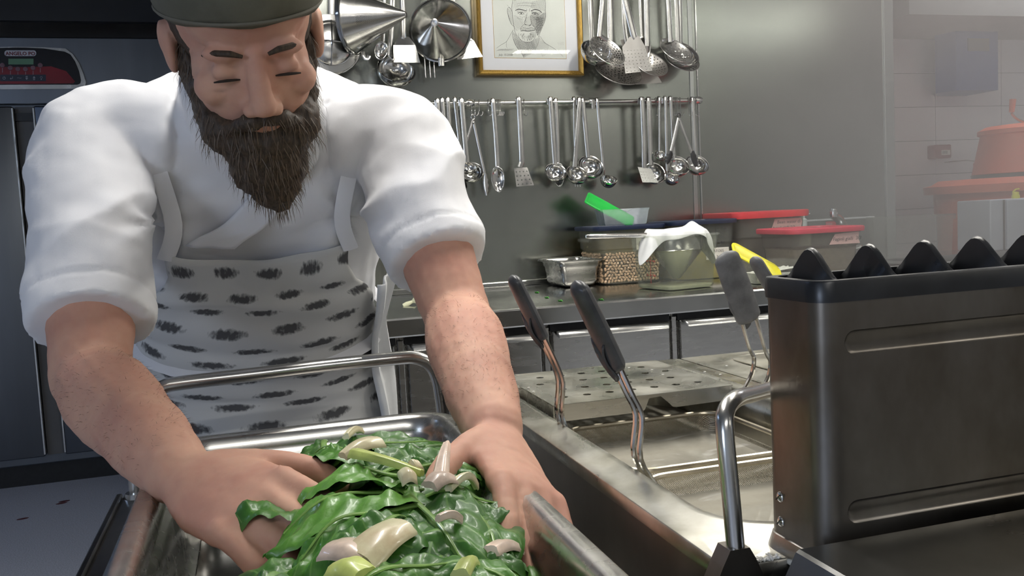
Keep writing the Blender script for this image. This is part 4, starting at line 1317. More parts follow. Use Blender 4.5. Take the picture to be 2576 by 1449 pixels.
utensil('round_strainer', 'round steel strainer with crossed wires beside the chef\'s head', 'strainer', [('handle', h, SATIN), ('rim', rim, CHROME), ('bowl', bw, SATIN), ('wire_cross', cr, CHROME), ('ring', rg, CHROME)], G_UP, tuple(c_))

# conical strainers
M_CHIN = mat('perforated_cone_steel', (0.66, 0.65, 0.62, 1), 0.2, 1.0, rvar=0.05, vscale=25)
nt = M_CHIN.node_tree
gtc = nt.nodes.new('ShaderNodeTexCoord')
sx = nt.nodes.new('ShaderNodeSeparateXYZ')
nt.links.new(gtc.outputs['UV'], sx.inputs[0])
s1 = nmath(nt, 'SINE', nmath(nt, 'MULTIPLY', sx.outputs[0], 2 * math.pi * 90))
s2_ = nmath(nt, 'SINE', nmath(nt, 'MULTIPLY', sx.outputs[1], 2 * math.pi * 34))
dots = nmath(nt, 'GREATER_THAN', nmath(nt, 'MULTIPLY', s1, s2_), 0.45)
rng = nmath(nt, 'MULTIPLY', nmath(nt, 'GREATER_THAN', sx.outputs[1], 0.25), nmath(nt, 'LESS_THAN', sx.outputs[1], 0.93))
wv_ = nmath(nt, 'GREATER_THAN', nmath(nt, 'SINE', nmath(nt, 'MULTIPLY', sx.outputs[0], 2 * math.pi * 8)), -0.25)
dk = nmath(nt, 'MULTIPLY', nmath(nt, 'MULTIPLY', dots, rng), wv_)
mxc = nt.nodes.new('ShaderNodeMix')
mxc.data_type = 'RGBA'
mxc.inputs['A'].default_value = (0.66, 0.65, 0.62, 1)
mxc.inputs['B'].default_value = (0.10, 0.10, 0.095, 1)
nt.links.new(dk, mxc.inputs['Factor'])
nt.links.new(mxc.outputs['Result'], nt.nodes['Principled BSDF'].inputs['Base Color'])


def chinois(label, M, R, L, rt, extra):
    seg, st = 48, 14
    vs, fs, uv = [], [], []
    for j in range(st + 1):
        v = j / st
        r = R + (rt - R) * v
        for k in range(seg + 1):
            a = 2 * math.pi * k / seg
            vs.append(tuple(M @ V((r * math.cos(a), r * math.sin(a), L * v))))
            uv.append((k / seg, v))
    for j in range(st):
        for k in range(seg):
            fs.append((j * (seg + 1) + k, j * (seg + 1) + k + 1, (j + 1) * (seg + 1) + k + 1, (j + 1) * (seg + 1) + k))
    o = empty('conical_strainer', tuple(M.translation), label, 'strainer', G_UP)
    me = bpy.data.meshes.new('cone')
    me.from_pydata(vs, [], fs)
    ul = me.uv_layers.new(name='UVMap')
    for l in me.loops:
        ul.data[l.index].uv = uv[l.vertex_index]
    me.polygons.foreach_set('use_smooth', [True] * len(me.polygons))
    me.materials.append(M_CHIN)
    co = bpy.data.objects.new('cone', me)
    COL.objects.link(co)
    kid(co, o)
    MB().lathe([(rt, L - 0.001), (rt + 0.0012, L + 0.001), (rt * 0.8, L + 0.002), (1e-5, L + 0.0015)], 20, M).build('tip', SATIN, o, ang=15)
    MB().lathe([(R - 0.003, -0.010), (R + 0.001, -0.010), (R + 0.002, 0.0), (R + 0.0035, 0.002), (R + 0.0035, 0.005), (R, 0.006)], 48, M).build('rim_band', CHROME, o)
    for nm, mb in extra:
        mb.build(nm, SATIN, o)
    return o


Yq = RAILY - 0.06
ca, ta = at(884, 52, Y=Yq), at(1021, 36, Y=Yq - 0.085)
ax = (ta - ca)
Lc = ax.length
ax.normalize()
xx = V((0, 0, 1))
xx = (xx - ax * xx.dot(ax)).normalized()
e1, e2 = MB(), MB()
flat(e1, [(872, -58), (876, -30), (880, -18)], Yq, 20, 0.004)
p_ = at(914, 138, Y=Yq - 0.01)
e2.tube(bez([p_ + V((0, 0.005, 0.01)), p_, p_ + V((0.004, -0.004, -0.010)), p_ + V((0.012, -0.006, -0.012)), p_ + V((0.017, -0.006, -0.004))], 4), 1.0, 8, sq=(0.006, 0.0015))
chinois('conical steel strainer lying sideways with its tip to the right', basis(xx, ax.cross(xx), ax, ca), 82 * mpp(880, 60, Y=Yq), Lc, 0.0085, [('handle', e1), ('rest_hook', e2)])
Yq2 = RAILY - 0.03
cb_, tb_ = at(1108, 76, Y=Yq2), at(1093, 57, Y=Yq2 - 0.14)
ax = tb_ - cb_
Lc = ax.length
ax.normalize()
xx = V((0, 0, 1))
xx = (xx - ax * xx.dot(ax)).normalized()
e1, e2 = MB(), MB()
flat(e1, [(1104, -58), (1104, -20), (1104, 5)], Yq2 - 0.004, 17, 0.006)
flat(e2, [(1110, 142), (1110, 155), (1111, 166)], Yq2 - 0.006, 15, 0.005)
chinois('conical steel strainer with its tip towards the viewer', basis(xx, ax.cross(xx), ax, cb_), 75 * mpp(1106, 76, Y=Yq2), Lc, 0.0105, [('handle', e1), ('rest_hook', e2)])

# perforated turners, skimmers, bowls of the left cluster
h = MB()
flat(h, [(1009, -58), (1013, 20), (1015, 88), (1016, 96)], RAILY - 0.022, 14, 0.006)
b_ = blade(MB(), [(1003, 93), (1029, 93), (1045, 114), (990, 114)], RAILY - 0.022, 1, 1, 0.02, 0.98, (0, -0.004))
blade(b_, [(990, 114), (1045, 114), (1057, 158), (990, 157)], RAILY - 0.026, 7, 6, 0.16, 0.05, (0, -0.018))
utensil('turner', 'bright perforated turner between the two cone strainers', 'turner', [('handle', h, SATIN), ('blade', b_, CHROME)], G_UP, tuple(at(1020, 120, Y=RAILY)))
h = MB()
flat(h, [(1130, -58), (1150, 50), (1160, 88)], RAILY - 0.010, 12, 0.005)
b_ = blade(MB(), [(1148, 92), (1178, 92), (1192, 103), (1150, 108)], RAILY - 0.010, 1, 1, 0.02, 0.98, (0, -0.004))
blade(b_, [(1150, 108), (1192, 103), (1214, 143), (1150, 150)], RAILY - 0.014, 6, 6, 0.16, 0.05, (0, -0.018))
utensil('turner', 'bright perforated turner half behind the round cone strainer by the picture', 'turner', [('handle', h, SATIN), ('blade', b_, CHROME)], G_UP, tuple(at(1170, 120, Y=RAILY)))
ladle('large dark steel ladle below the sideways cone strainer', (990, -58), (980, 140), (997, 176), 96, 48, 12, RAILY - 0.012, 14, depth=0.62, group=G_UP)
h = MB()
flat(h, [(968, -58), (966, 40), (964, 104)], RAILY - 0.016, 10, 0.005)
b_ = oval(MB(), (958, 128), 34, 48, RAILY - 0.018, 0.3)
utensil('serving_spoon', 'bright spoon peeking out under the sideways cone strainer', 'spoon', [('handle', h, SATIN), ('spoon_bowl', b_, CHROME)], G_UP, tuple(at(960, 130, Y=RAILY)))
h, t_ = MB(), MB()
flat(h, [(1080, -58), (1080, 60), (1081, 140)], RAILY - 0.004, 9, 0.005)
h.box(at(1066, 146, Y=RAILY - 0.005), at(1092, 138, Y=RAILY - 0.003))
for xk in (1068, 1080, 1091):
    flat(t_, [(xk, 140), (xk + 1, 165), (xk + 3, 196)], RAILY - 0.004, 4, 0.003)
utensil('carving_fork', 'three-tined steel fork hanging below the round cone strainer', 'fork', [('handle', h, SATIN), ('tines', t_, CHROME)], G_UP, tuple(at(1080, 170, Y=RAILY)))

# right cluster
ladle('deep steel ladle against the picture frame', (1483, -58), (1490, 104), (1502, 128), 77, 48, 6, RAILY - 0.02, 13, group=G_UP)


def skimmer(label, top, joint, c, wpx, tilt, roll, Y, w, nr=6, ns=26, depth=0.16, hh=0.34, m=SATIN, group=G_UP):
    h = MB()
    flat(h, [top, ((top[0] + joint[0]) / 2, (top[1] + joint[1]) / 2), joint], Y, w, 0.005)
    s = mpp(c[0], c[1], Y)
    R = wpx * s / 2
    ce = at(c[0], c[1], Y=Y - R * 0.4)
    jp = at(joint[0], joint[1], Y=Y)
    x, y, n = facing(tilt, roll)
    h.tube([jp + V((0, 0, 0.006)), jp.lerp(ce + y * R, 0.5), ce + y * R * 0.97], 1.0, 8, sq=(w * s * 0.42, 0.002), up=(0, 1, 0))
    b = perf(MB(), ce, R, R * depth * 2, tilt, roll, nr, ns, hh)
    return utensil('skimmer', label, 'skimmer', [('handle', h, SATIN), ('perforated_bowl', b, m)], group, tuple(ce))


skimmer('fine steel skimmer tilted above the deep ladle', (1522, -58), (1508, 92), (1528, 128), 92, 50, 24, RAILY - 0.05, 12, 7, 34, 0.12, 0.5)
skimmer('largest drilled skimmer, lowest of the upper cluster', (1536, -58), (1536, 130), (1555, 178), 112, 42, 8, RAILY - 0.014, 15, 7, 34, 0.2, 0.32, STEEL_DARK)
skimmer('drilled skimmer half behind the big perforated turner', (1626, -58), (1629, 116), (1638, 160), 82, 50, 10, RAILY - 0.018, 13, 6, 26, 0.2, 0.3, STEEL_DARK)
h = MB()
flat(h, [(1560, -58), (1580, 30), (1594, 88), (1597, 96)], RAILY - 0.05, 15, 0.006)
b_ = blade(MB(), [(1583, 93), (1608, 91), (1622, 116), (1565, 119)], RAILY - 0.05, 1, 1, 0.02, 0.98, (0, -0.004))
blade(b_, [(1565, 119), (1622, 116), (1641, 178), (1573, 185)], RAILY - 0.054, 7, 7, 0.17, 0.08, (0, -0.01))
utensil('turner', 'big perforated turner in front of the drilled skimmers', 'turner', [('handle', h, SATIN), ('blade', b_, SATIN)], G_UP, tuple(at(1600, 140, Y=RAILY)))
h = MB()
flat(h, [(1568, -58), (1572, 60), (1580, 120)], RAILY - 0.004, 12, 0.004)
b_ = blade(MB(), [(1560, 100), (1600, 98), (1665, 208), (1600, 213)], RAILY - 0.002, 3, 3, 0.02, 0.3, (0, -0.004))
utensil('turner', 'dark turner flat on the wall behind the drilled skimmers', 'turner', [('handle', h, SATIN), ('blade', b_, STEEL_DARK)], G_UP, tuple(at(1620, 200, Y=RAILY)))
ladle('steel ladle under the rightmost drilled skimmer', (1699, -58), (1706, 110), (1716, 135), 82, 50, 10, RAILY - 0.012, 12, depth=0.5, group=G_UP)
skimmer('rightmost drilled skimmer lying in a ladle', (1678, -58), (1687, 106), (1700, 126), 80, 48, 16, RAILY - 0.034, 11, 5, 22, 0.16, 0.3, SATIN)
skimmer('drilled skimmer hidden under the rightmost ladle of the upper cluster', (1710, -58), (1712, 120), (1716, 150), 82, 46, 6, RAILY + 0.004, 10, 5, 22, 0.16, 0.3, STEEL_DARK)
h = MB()
flat(h, [(1610, -58), (1614, 40), (1617, 96)], RAILY - 0.002, 11, 0.004)
b_ = oval(MB(), (1618, 125), 36, 60, RAILY - 0.004, 0.0)
utensil('serving_spoon', 'steel spoon hidden behind the big perforated turner', 'spoon', [('handle', h, SATIN), ('spoon_bowl', b_, SATIN)], G_UP, tuple(at(1618, 130, Y=RAILY)))

# ================================================================== framed pencil portrait
PY = WALLY - 0.022
BL, BR = at(1203.5, 188.5, Y=PY), at(1467.5, 190.5, Y=PY)
fx_ = (BR - BL).normalized()
fz_ = V((-fx_.z, 0, fx_.x)).normalized()
sc_ = (BR - BL).length / (1467.5 - 1203.5)
W_, H_ = (BR - BL).length, 0.46
PM = basis(fx_, fz_, V((0, -1, 0)), BL)      # local x right, y up, z out of the wall


def pl_(x, y):
    """photograph pixel -> local frame coordinates"""
    d = at(x, y, Y=PY) - BL
    return (d.dot(fx_), d.dot(fz_))


M_GOLD = mat('gilt_wood', (0.42, 0.26, 0.06, 1), 0.36, 0.75, var=0.35, vscale=50, stretch=(6, 6, 1), bump=0.2, bscale=120)
M_MAT = mat('mount_card', (0.66, 0.67, 0.69, 1), 0.8, var=0.02)
M_PAPER = mat('drawing_paper', (0.60, 0.62, 0.57, 1), 0.85, var=0.04, vscale=6)
M_PENCIL = mat('pencil', (0.06, 0.06, 0.06, 1), 0.7, var=0.3, vscale=200)
M_PENCIL2 = mat('pencil_soft', (0.13, 0.13, 0.125, 1), 0.8, var=0.3, vscale=200)
PF = empty('framed_portrait', tuple(BL + fx_ * W_ / 2), 'gilt-framed pencil portrait of a bearded old man', 'picture')
fw_ = 0.0155
for (a0, a1, b0_, b1_) in (((0, 0), (W_, 0), (fw_, fw_), (W_ - fw_, fw_)), ((W_, 0), (W_, H_), (W_ - fw_, fw_), (W_ - fw_, H_ - fw_)), ((W_, H_), (0, H_), (W_ - fw_, H_ - fw_), (fw_, H_ - fw_)), ((0, H_), (0, 0), (fw_, H_ - fw_), (fw_, fw_))):
    ring = lambda o, i: [(o[0], o[1], -0.02), (o[0], o[1], 0.009), (o[0] * 0.75 + i[0] * 0.25, o[1] * 0.75 + i[1] * 0.25, 0.013), (o[0] * 0.4 + i[0] * 0.6, o[1] * 0.4 + i[1] * 0.6, 0.010), (i[0], i[1], 0.004), (i[0], i[1], -0.02)]
    MB().rings([ring(a0, b0_), ring(a1, b1_)], True, True, True, PM).build('moulding', M_GOLD, PF, ang=30)
MB().box((0.008, 0.008, -0.019), (W_ - 0.008, H_ - 0.008, -0.004), PM).build('backing', M_MAT, PF, smooth=False)
wx0, wy0 = pl_(1245.5, 144.5)
wx1, _ = pl_(1425, 142)
MB().box((wx0 - 0.0012, wy0 - 0.0012, -0.004), (wx1 + 0.0012, H_ - 0.06, -0.0036), PM).build('gilt_line', M_GOLD, PF, smooth=False)
MB().box((wx0, wy0, -0.0036), (wx1, H_ - 0.061, -0.0032), PM).build('paper', M_PAPER, PF, smooth=False)
dr1, dr2 = MB(), MB()


def zz(p):
    return pl_(1180 + p[0] / 4.152, p[1] / 4.152)


def ink(mb, pts, w=2.0, smooth=True):
    q = [V((*zz(p), 0)) for p in pts]
    if smooth and len(q) > 2:
        q = bez(q, 4)
    hw_ = w / 4.152 * sc_ / 2
    L, R = [], []
    n = len(q)
    for i in range(n):
        t = (q[min(n - 1, i + 1)] - q[max(0, i - 1)])
        t = t.normalized() if t.length > 0 else V((1, 0, 0))
        k = V((-t.y, t.x, 0)) * hw_ * (0.55 + 0.45 * math.sin(math.pi * (i + 0.5) / n))
        L.append(q[i] + k)
        R.append(q[i] - k)
    vs = [(p.x, p.y, -0.0029) for p in L + R]
    mb.add(vs, [(i, i + 1, n + i + 1, n + i) for i in range(n - 1)], PM)


def inside(p, poly):
    c = False
    for (x1, y1), (x2, y2) in zip(poly, poly[1:] + poly[:1]):
        if (y1 > p[1]) != (y2 > p[1]) and p[0] < (x2 - x1) * (p[1] - y1) / (y2 - y1) + x1:
            c = not c
    return c


def hatch(mb, poly, ang, step, w, jit=0.25):
    ca_, sa_ = math.cos(math.radians(ang)), math.sin(math.radians(ang))
    us = [p[0] * ca_ + p[1] * sa_ for p in poly]
    vs = [-p[0] * sa_ + p[1] * ca_ for p in poly]
    v = min(vs)
    while v < max(vs):
        run = None
        u = min(us)
        while u < max(us):
            x, y = u * ca_ - v * sa_, u * sa_ + v * ca_
            if inside((x, y), poly):
                run = run or (x, y)
                last = (x, y)
            elif run:
                ink(mb, [run, last], w, False)
                run = None
            u += 5
        if run:
            ink(mb, [run, last], w, False)
        v += step * (1 + random.uniform(-jit, jit))


for pts, w_ in (([(462, -20), (452, 40), (450, 90), (455, 150), (462, 210), (470, 265), (482, 330), (505, 370)], 4), ([(408, 80), (402, 110), (412, 160), (425, 205), (445, 250), (466, 268)], 4), ([(408, 80), (425, 78), (440, 100), (452, 120)], 3),
                ([(796, -20), (802, 40), (800, 110), (802, 150), (795, 210), (775, 265), (752, 320), (728, 385)], 4), ([(790, 140), (802, 150), (800, 190), (782, 250), (762, 265)], 3),
                ([(485, 108), (515, 95), (550, 98), (602, 112)], 8), ([(648, 112), (690, 98), (735, 108), (765, 132)], 9), ([(512, 138), (545, 126), (580, 142)], 5), ([(655, 140), (692, 130), (735, 152)], 6),
                ([(525, 150), (550, 148), (575, 150)], 3), ([(665, 152), (695, 150), (725, 158)], 3), ([(528, 166), (555, 178), (585, 170)], 2), ([(660, 172), (690, 182), (728, 178)], 2.5),
                ([(610, 130), (602, 170), (588, 215), (580, 240), (590, 256), (612, 258)], 3), ([(612, 258), (635, 266), (652, 248), (650, 215), (640, 160)], 3.5), ([(585, 250), (600, 258)], 6), ([(632, 262), (648, 256)], 5),
                ([(540, 322), (575, 318), (612, 324), (650, 320), (690, 316)], 6), ([(535, 300), (570, 290), (612, 296), (655, 290), (695, 302)], 3), ([(520, 345), (522, 385), (545, 418), (585, 436), (630, 438), (672, 420), (695, 375), (697, 330)], 3),
                ([(460, 310), (455, 350), (468, 420), (500, 488), (545, 545), (575, 602)], 3), ([(735, 372), (728, 440), (700, 505), (682, 552)], 3), ([(465, 310), (440, 350), (395, 430), (340, 465), (290, 500)], 2.5), ([(395, 430), (390, 470), (400, 500)], 2),
                ([(745, 375), (790, 440), (850, 480), (920, 525), (985, 590)], 3), ([(780, 440), (825, 470), (822, 520), (800, 560)], 2), ([(700, 500), (745, 535), (770, 590)], 2), ([(400, 50), (420, 70), (440, 90)], 1.5), ([(470, 5), (500, -5)], 2), ([(500, 62), (560, 54), (640, 60), (700, 56)], 2), ([(505, 36), (590, 28), (700, 36)], 1.8), ([(578, 250), (550, 280), (536, 312)], 2.5), ([(658, 255), (686, 282), (700, 318)], 3), ([(500, 180), (530, 196), (560, 196)], 1.8), ([(670, 196), (710, 200), (745, 188)], 2), ([(600, 90), (606, 105), (604, 120)], 3), ([(640, 85), (632, 105), (636, 120)], 3)):
    ink(dr1, pts, w_)
for c2_ in ((548, 138), (692, 143)):
    for r_ in (3, 6):
        ink(dr1, [(c2_[0] + r_ * math.cos(a / 4 * math.pi), c2_[1] + r_ * 0.8 * math.sin(a / 4 * math.pi)) for a in range(9)], 4)
for poly, ang, stp, w_, dst in (([(640, 150), (735, 160), (795, 120), (795, 210), (772, 262), (750, 322), (720, 380), (700, 330), (690, 290), (655, 250)], 62, 8, 2.6, dr1), ([(640, 150), (735, 160), (795, 120), (790, 215), (750, 322), (700, 320), (655, 250)], 20, 11, 2, dr1),
                              ([(655, 10), (795, -10), (800, 120), (740, 105), (690, 95), (640, 80)], 66, 8, 2, dr2), ([(462, 0), (650, 0), (640, 80), (600, 90), (500, 95), (455, 90)], 70, 15, 1.4, dr2), ([(600, 170), (640, 170), (655, 250), (690, 300), (540, 300), (575, 245)], 58, 10, 1.8, dr2), ([(700, 180), (790, 170), (770, 265), (745, 330), (720, 380), (700, 330)], 80, 7, 2.4, dr1), ([(470, 150), (520, 170), (570, 190), (575, 240), (540, 300), (490, 330), (470, 260)], 55, 11, 1.8, dr2),
                              ([(462, 330), (520, 380), (560, 430), (640, 440), (700, 400), (730, 390), (722, 450), (690, 520), (680, 552), (575, 600), (500, 490), (468, 420)], 70, 7, 2.4, dr1), ([(475, 400), (560, 440), (690, 430), (700, 500), (575, 590), (500, 480)], 25, 12, 2, dr2),
                              ([(735, 380), (790, 440), (825, 470), (820, 560), (770, 590), (745, 535), (705, 500)], -35, 11, 1.8, dr2), ([(535, 300), (695, 300), (690, 318), (540, 322)], 75, 6, 2.4, dr1), ([(640, 330), (695, 330), (690, 380), (665, 415), (640, 425)], 65, 8, 2, dr2),
                              ([(500, 100), (600, 112), (600, 135), (505, 140)], 60, 9, 2, dr2), ([(405, 85), (445, 110), (460, 260), (440, 245), (412, 165)], 60, 9, 1.8, dr2), ([(650, 110), (760, 125), (740, 160), (655, 145)], 60, 7, 2.4, dr1), ([(585, 150), (612, 140), (600, 240), (582, 238)], 80, 8, 1.6, dr2),
                              ([(470, 330), (455, 350), (468, 420), (500, 488), (480, 440), (462, 380)], 40, 7, 2, dr1), ([(920, 440), (1000, 430), (990, 470), (930, 470)], 70, 14, 1.2, dr2)):
    hatch(dst, poly, ang, stp, w_)
for k in range(60):
    a = random.uniform(0.1, 3.04)
    r0_ = random.uniform(0.3, 0.8)
    x_, y_ = 610 + 82 * r0_ * math.cos(a), 340 + 88 * r0_ * math.sin(a)
    ink(dr2, [(x_, y_), (x_ + 6 * math.cos(a), y_ + 9), (x_ + 10 * math.cos(a), y_ + 20)], 1.6)
dr1.build('pencil_lines', M_PENCIL, PF, smooth=False)
dr2.build('soft_shading', M_PENCIL2, PF, smooth=False)
sg = MB()
sig = [(300, 530)]
for k in range(40):
    sig.append((305 + k * 4, 520 + 14 * math.sin(k * 1.9) * (0.4 + 0.6 * random.random())))
ink(sg, sig, 1.6)
ink(sg, [(285, 530), (340, 515), (400, 512), (470, 510)], 1.4)
sg.build('signature', M_PENCIL2, PF, smooth=False)
tx, ty = zz((312, 580))
text_mesh('July 15/2008', 0.0095, M_PENCIL2, 'signature_date', PM @ Matrix.Translation((tx, ty, -0.0029)), PF, extrude=0.00005, shear=0.25)
# glazing
gl = bpy.data.materials.new('picture_glass')
gl.use_nodes = True
nt = gl.node_tree
nt.nodes.remove(nt.nodes['Principled BSDF'])
t_ = nt.nodes.new('ShaderNodeBsdfTransparent')
g_ = nt.nodes.new('ShaderNodeBsdfGlossy')
g_.inputs['Roughness'].default_value = 0.02
f_ = nt.nodes.new('ShaderNodeFresnel')
f_.inputs[0].default_value = 1.35
m_ = nt.nodes.new('ShaderNodeMixShader')
nt.links.new(f_.outputs[0], m_.inputs[0])
nt.links.new(t_.outputs[0], m_.inputs[1])
nt.links.new(g_.outputs[0], m_.inputs[2])
nt.links.new(m_.outputs[0], nt.nodes['Material Output'].inputs['Surface'])
MB().box((0.012, 0.012, 0.0005), (W_ - 0.012, H_ - 0.012, 0.002), PM).build('glass_pane', gl, PF, smooth=False)
# ================================================================== containers on the worktop
M_CLEAR = clear('clear_polycarbonate', (0.90, 0.91, 0.88, 1), (0.60, 0.61, 0.58, 1), 0.095)
M_MILK = clear('frosted_plastic', (0.90, 0.92, 0.95, 1), (0.70, 0.74, 0.80, 1), 0.42, 0.25)
M_SMOKE = clear('hazy_polycarbonate', (0.80, 0.78, 0.72, 1), (0.50, 0.47, 0.44, 1), 0.14)
M_NAVY = mat('navy_lid', (0.012, 0.020, 0.055, 1), 0.4, var=0.15, vscale=20)
M_REDLID = mat('red_lid', (0.62, 0.035, 0.045, 1), 0.35, var=0.1, vscale=12)
M_REDLID2 = mat('rose_red_lid', (0.55, 0.06, 0.09, 1), 0.4, var=0.1, vscale=12)
M_LAB = mat('paper_label', (0.72, 0.68, 0.62, 1), 0.7, var=0.06)
M_LABR = mat('pink_label', (0.62, 0.40, 0.36, 1), 0.7, var=0.06)
M_REDINK = mat('red_scale_print', (0.55, 0.03, 0.05, 1), 0.5, var=0.1)
M_BLKINK = mat('black_scale_print', (0.03, 0.03, 0.04, 1), 0.5, var=0.1)
PEN = mat('pen_writing', (0.05, 0.045, 0.045, 1), 0.6, var=0.1)

gp = gastro_pan('steel_pan', 0.905, 2.575, 1.070, 2.795, 0.988, 0.085, STEEL, flange=0.012, r=0.022, taper=0.012)
tag(gp, 'small empty steel pan left of the bean container', 'pan')


def frame_at(cx, cy, z, rot):
    return Matrix.Translation((cx, cy, z)) @ Matrix.Rotation(math.radians(rot), 4, 'Z')


def tub(name, label, M, sb, st, hgt, m, r=0.03, step=0.62, handles=True, grp=None, wall=0.002):
    """square food tub with a stepped wall; local origin at the base centre"""
    o = empty(name, tuple(M.translation), label, 'container', grp)
    seq = [(sb - 0.012, 0.0), (sb - 0.004, 0.002), (sb, 0.008), (sb + (st - sb) * 0.35, hgt * step), (sb + (st - sb) * 0.55, hgt * step + 0.003), (sb + (st - sb) * 0.75, hgt - 0.008), (st, hgt - 0.006), (st, hgt)]
    rs = [[(x, y, z) for x, y in rrect(-a / 2, -a / 2, a / 2, a / 2, r, 5)] for a, z in seq]
    MB().rings(rs, True, True, False, M).build('shell', m, o, ang=40, solid=0.0025)
    if handles:
        for s in (-1, 1):
            hx = sb / 2 + (st - sb) * 0.3
            MB().tube([M @ V((s * hx, -0.035, hgt * 0.80)), M @ V((s * (hx + 0.018), -0.033, hgt * 0.81)), M @ V((s * (hx + 0.018), 0.033, hgt * 0.81)), M @ V((s * hx, 0.035, hgt * 0.80))], 0.006, 8).build('grip', m, o)
    return o


def fill(o, M, sb, st, hgt, z1, m, nm='contents', r=0.028):
    a0, a1 = sb - 0.006, sb + (st - sb) * 0.35 * z1 / (hgt * 0.62) - 0.006
    MB().rings([[(x, y, z) for x, y in rrect(-a / 2, -a / 2, a / 2, a / 2, r, 5)] for a, z in ((a0 - 0.008, 0.003), (a0, 0.009), (a1, z1))], True, True, True, M).build(nm, m, o, ang=40)


def lid(o, M, a, z, m, r=0.03, th=0.012, nm='lid', lip=True):
    rs = [[(x, y, z + dz) for x, y in rrect(-b / 2, -b / 2, b / 2, b / 2, max(0.004, r + (b - a) / 2), 5)] for b, dz in
          ((a - 0.004, -th), (a + 0.004, -th), (a + 0.008, -th * 0.4), (a + 0.006, 0.0), (a - 0.004, 0.002), (a - 0.016, 0.001), (a - 0.022, -0.004))]
    l_ = MB().rings(rs, True, False, True, M).build(nm, m, o, ang=40)
    if lip:
        MB().box((a / 2, -0.02, z - th), (a / 2 + 0.014, 0.02, z - th + 0.003), M).build('pull_tab', m, l_, smooth=False)
    return l_


def on_face(M, face, u, z, out=0.001):
    """matrix for print on a side of a tub: face 'front' is local -y, 'right' local +x, 'left' local -x; u along the face"""
    if face == 'front':
        return M @ basis((1, 0, 0), (0, 0, 1), (0, -1, 0), (u, -out, z))
    if face == 'left':
        return M @ basis((0, -1, 0), (0, 0, 1), (-1, 0, 0), (-out, u, z))
    return M @ basis((0, 1, 0), (0, 0, 1), (1, 0, 0), (out, u, z))


# --- bean container
MBn = frame_at(1.163, 2.690, TOPZ, -3)
BN = tub('bean_container', 'clear container of pale beans under a navy lid', MBn, 0.195, 0.232, 0.178, M_CLEAR, 0.03)
lid(BN, MBn, 0.238, 0.186, M_NAVY, 0.03)
M_BEAN = mat('bean', (0.55, 0.38, 0.24, 1), 0.35, var=0.2, vscale=30, coat=0.3)
M_BRINE = mat('bean_brine', (0.20, 0.13, 0.05, 1), 0.4, var=0.2)
fill(BN, MBn, 0.178, 0.184, 0.178, 0.098, M_BRINE, 'brine')
fill_top = clear('yellow_brine', (0.72, 0.60, 0.30, 1), (0.42, 0.34, 0.16, 1), 0.35)
MB().rings([[(x, y, z) for x, y in rrect(-a / 2, -a / 2, a / 2, a / 2, 0.027, 5)] for a, z in ((0.198, 0.100), (0.205, 0.150))], True, False, True, MBn).build('liquid', fill_top, BN, ang=40)
be = MB()
for face in ('front', 'left', 'right'):
    nu, nz = 17, 10
    for j in range(nz):
        for i in range(nu):
            u = -0.091 + 0.182 * (i + 0.5 + 0.5 * (j % 2)) / nu + random.uniform(-0.0015, 0.0015)
            z = 0.008 + 0.094 * (j + 0.5) / nz + random.uniform(-0.0015, 0.0015)
            off = 0.0932 + 0.005 * z / 0.1
            p = {'front': V((u, -off, z)), 'left': V((-off, u, z)), 'right': V((off, u, z))}[face]
            a_ = random.uniform(-0.9, 0.9)
            be.ball(MBn @ p, (0.0066, 0.0048, 0.0048), 8, rot=Matrix.Rotation(a_ * 1.7, 3, 'Y') @ Matrix.Rotation(random.uniform(-.5, .5), 3, 'Z'))
bo = be.build('beans', M_BEAN, BN)
bo['kind'] = 'stuff'
lb_ = MB().box((-0.028, -0.020, 0), (0.032, 0.022, 0.0008), on_face(MBn, 'front', 0.045, 0.128, 0.1075)).build('label', M_LAB, BN, smooth=False)
text_mesh('FZ', 0.022, PEN, 'writing', on_face(MBn, 'front', 0.022, 0.120, 0.1085), BN, extrude=0.0001, shear=0.2)

# --- frosted tub with a green lid standing in it, on the navy lid
zt0 = TOPZ + 0.1885
MT = frame_at(1.160, 2.655, zt0, -8)
TB = empty('plastic_tub', tuple(MT.translation), 'frosted rectangular tub on the bean container\'s navy lid', 'container')
wv = lambda b: [(x, y) for x, y in b]
rs = []
for ax_, ay_, z in ((0.128, 0.088, 0.0), (0.136, 0.094, 0.003), (0.150, 0.106, 0.045), (0.156, 0.111, 0.0515), (0.160, 0.115, 0.052)):
    rs.append([(x, y, z - (0.010 * math.exp(-(x / 0.012) ** 2) if (z > 0.04 and y < 0) else 0)) for x, y in
               [(-ax_ / 2 + ax_ * k / 16, -ay_ / 2) for k in range(17)] + [(ax_ / 2, -ay_ / 2 + ay_ * k / 8) for k in range(1, 8)] + [(ax_ / 2 - ax_ * k / 16, ay_ / 2) for k in range(17)] + [(-ax_ / 2, ay_ / 2 - ay_ * k / 8) for k in range(1, 8)]])
MB().rings(rs, True, True, False, MT).build('shell', M_MILK, TB, ang=50)
ga_, gb_, gc_ = at(1470, 508, Y=2.66), at(1590, 574, Y=2.615), at(1523, 506, Y=2.72)
gd = (gb_ - ga_)
gl_ = gd.length
gd.normalize()
gs_ = (gc_ - ga_)
gs_ = (gs_ - gd * gs_.dot(gd))
gw_ = gs_.length / 2
gs_.normalize()
MG = basis(gd, gs_, gd.cross(gs_), ga_ + gs_ * gw_)
gd_o = MB().rings([[(x, y, z) for x, y in rrect(0, -gw_, gl_, gw_, 0.010, 5)] for z in (-0.003, 0.0)] + [[(x, y, 0.002) for x, y in rrect(0.004, 0.004 - gw_, gl_ - 0.004, gw_ - 0.004, 0.008, 5)], [(x, y, -0.001) for x, y in rrect(0.010, 0.010 - gw_, gl_ - 0.010, gw_ - 0.010, 0.005, 5)]], True, True, True, MG)
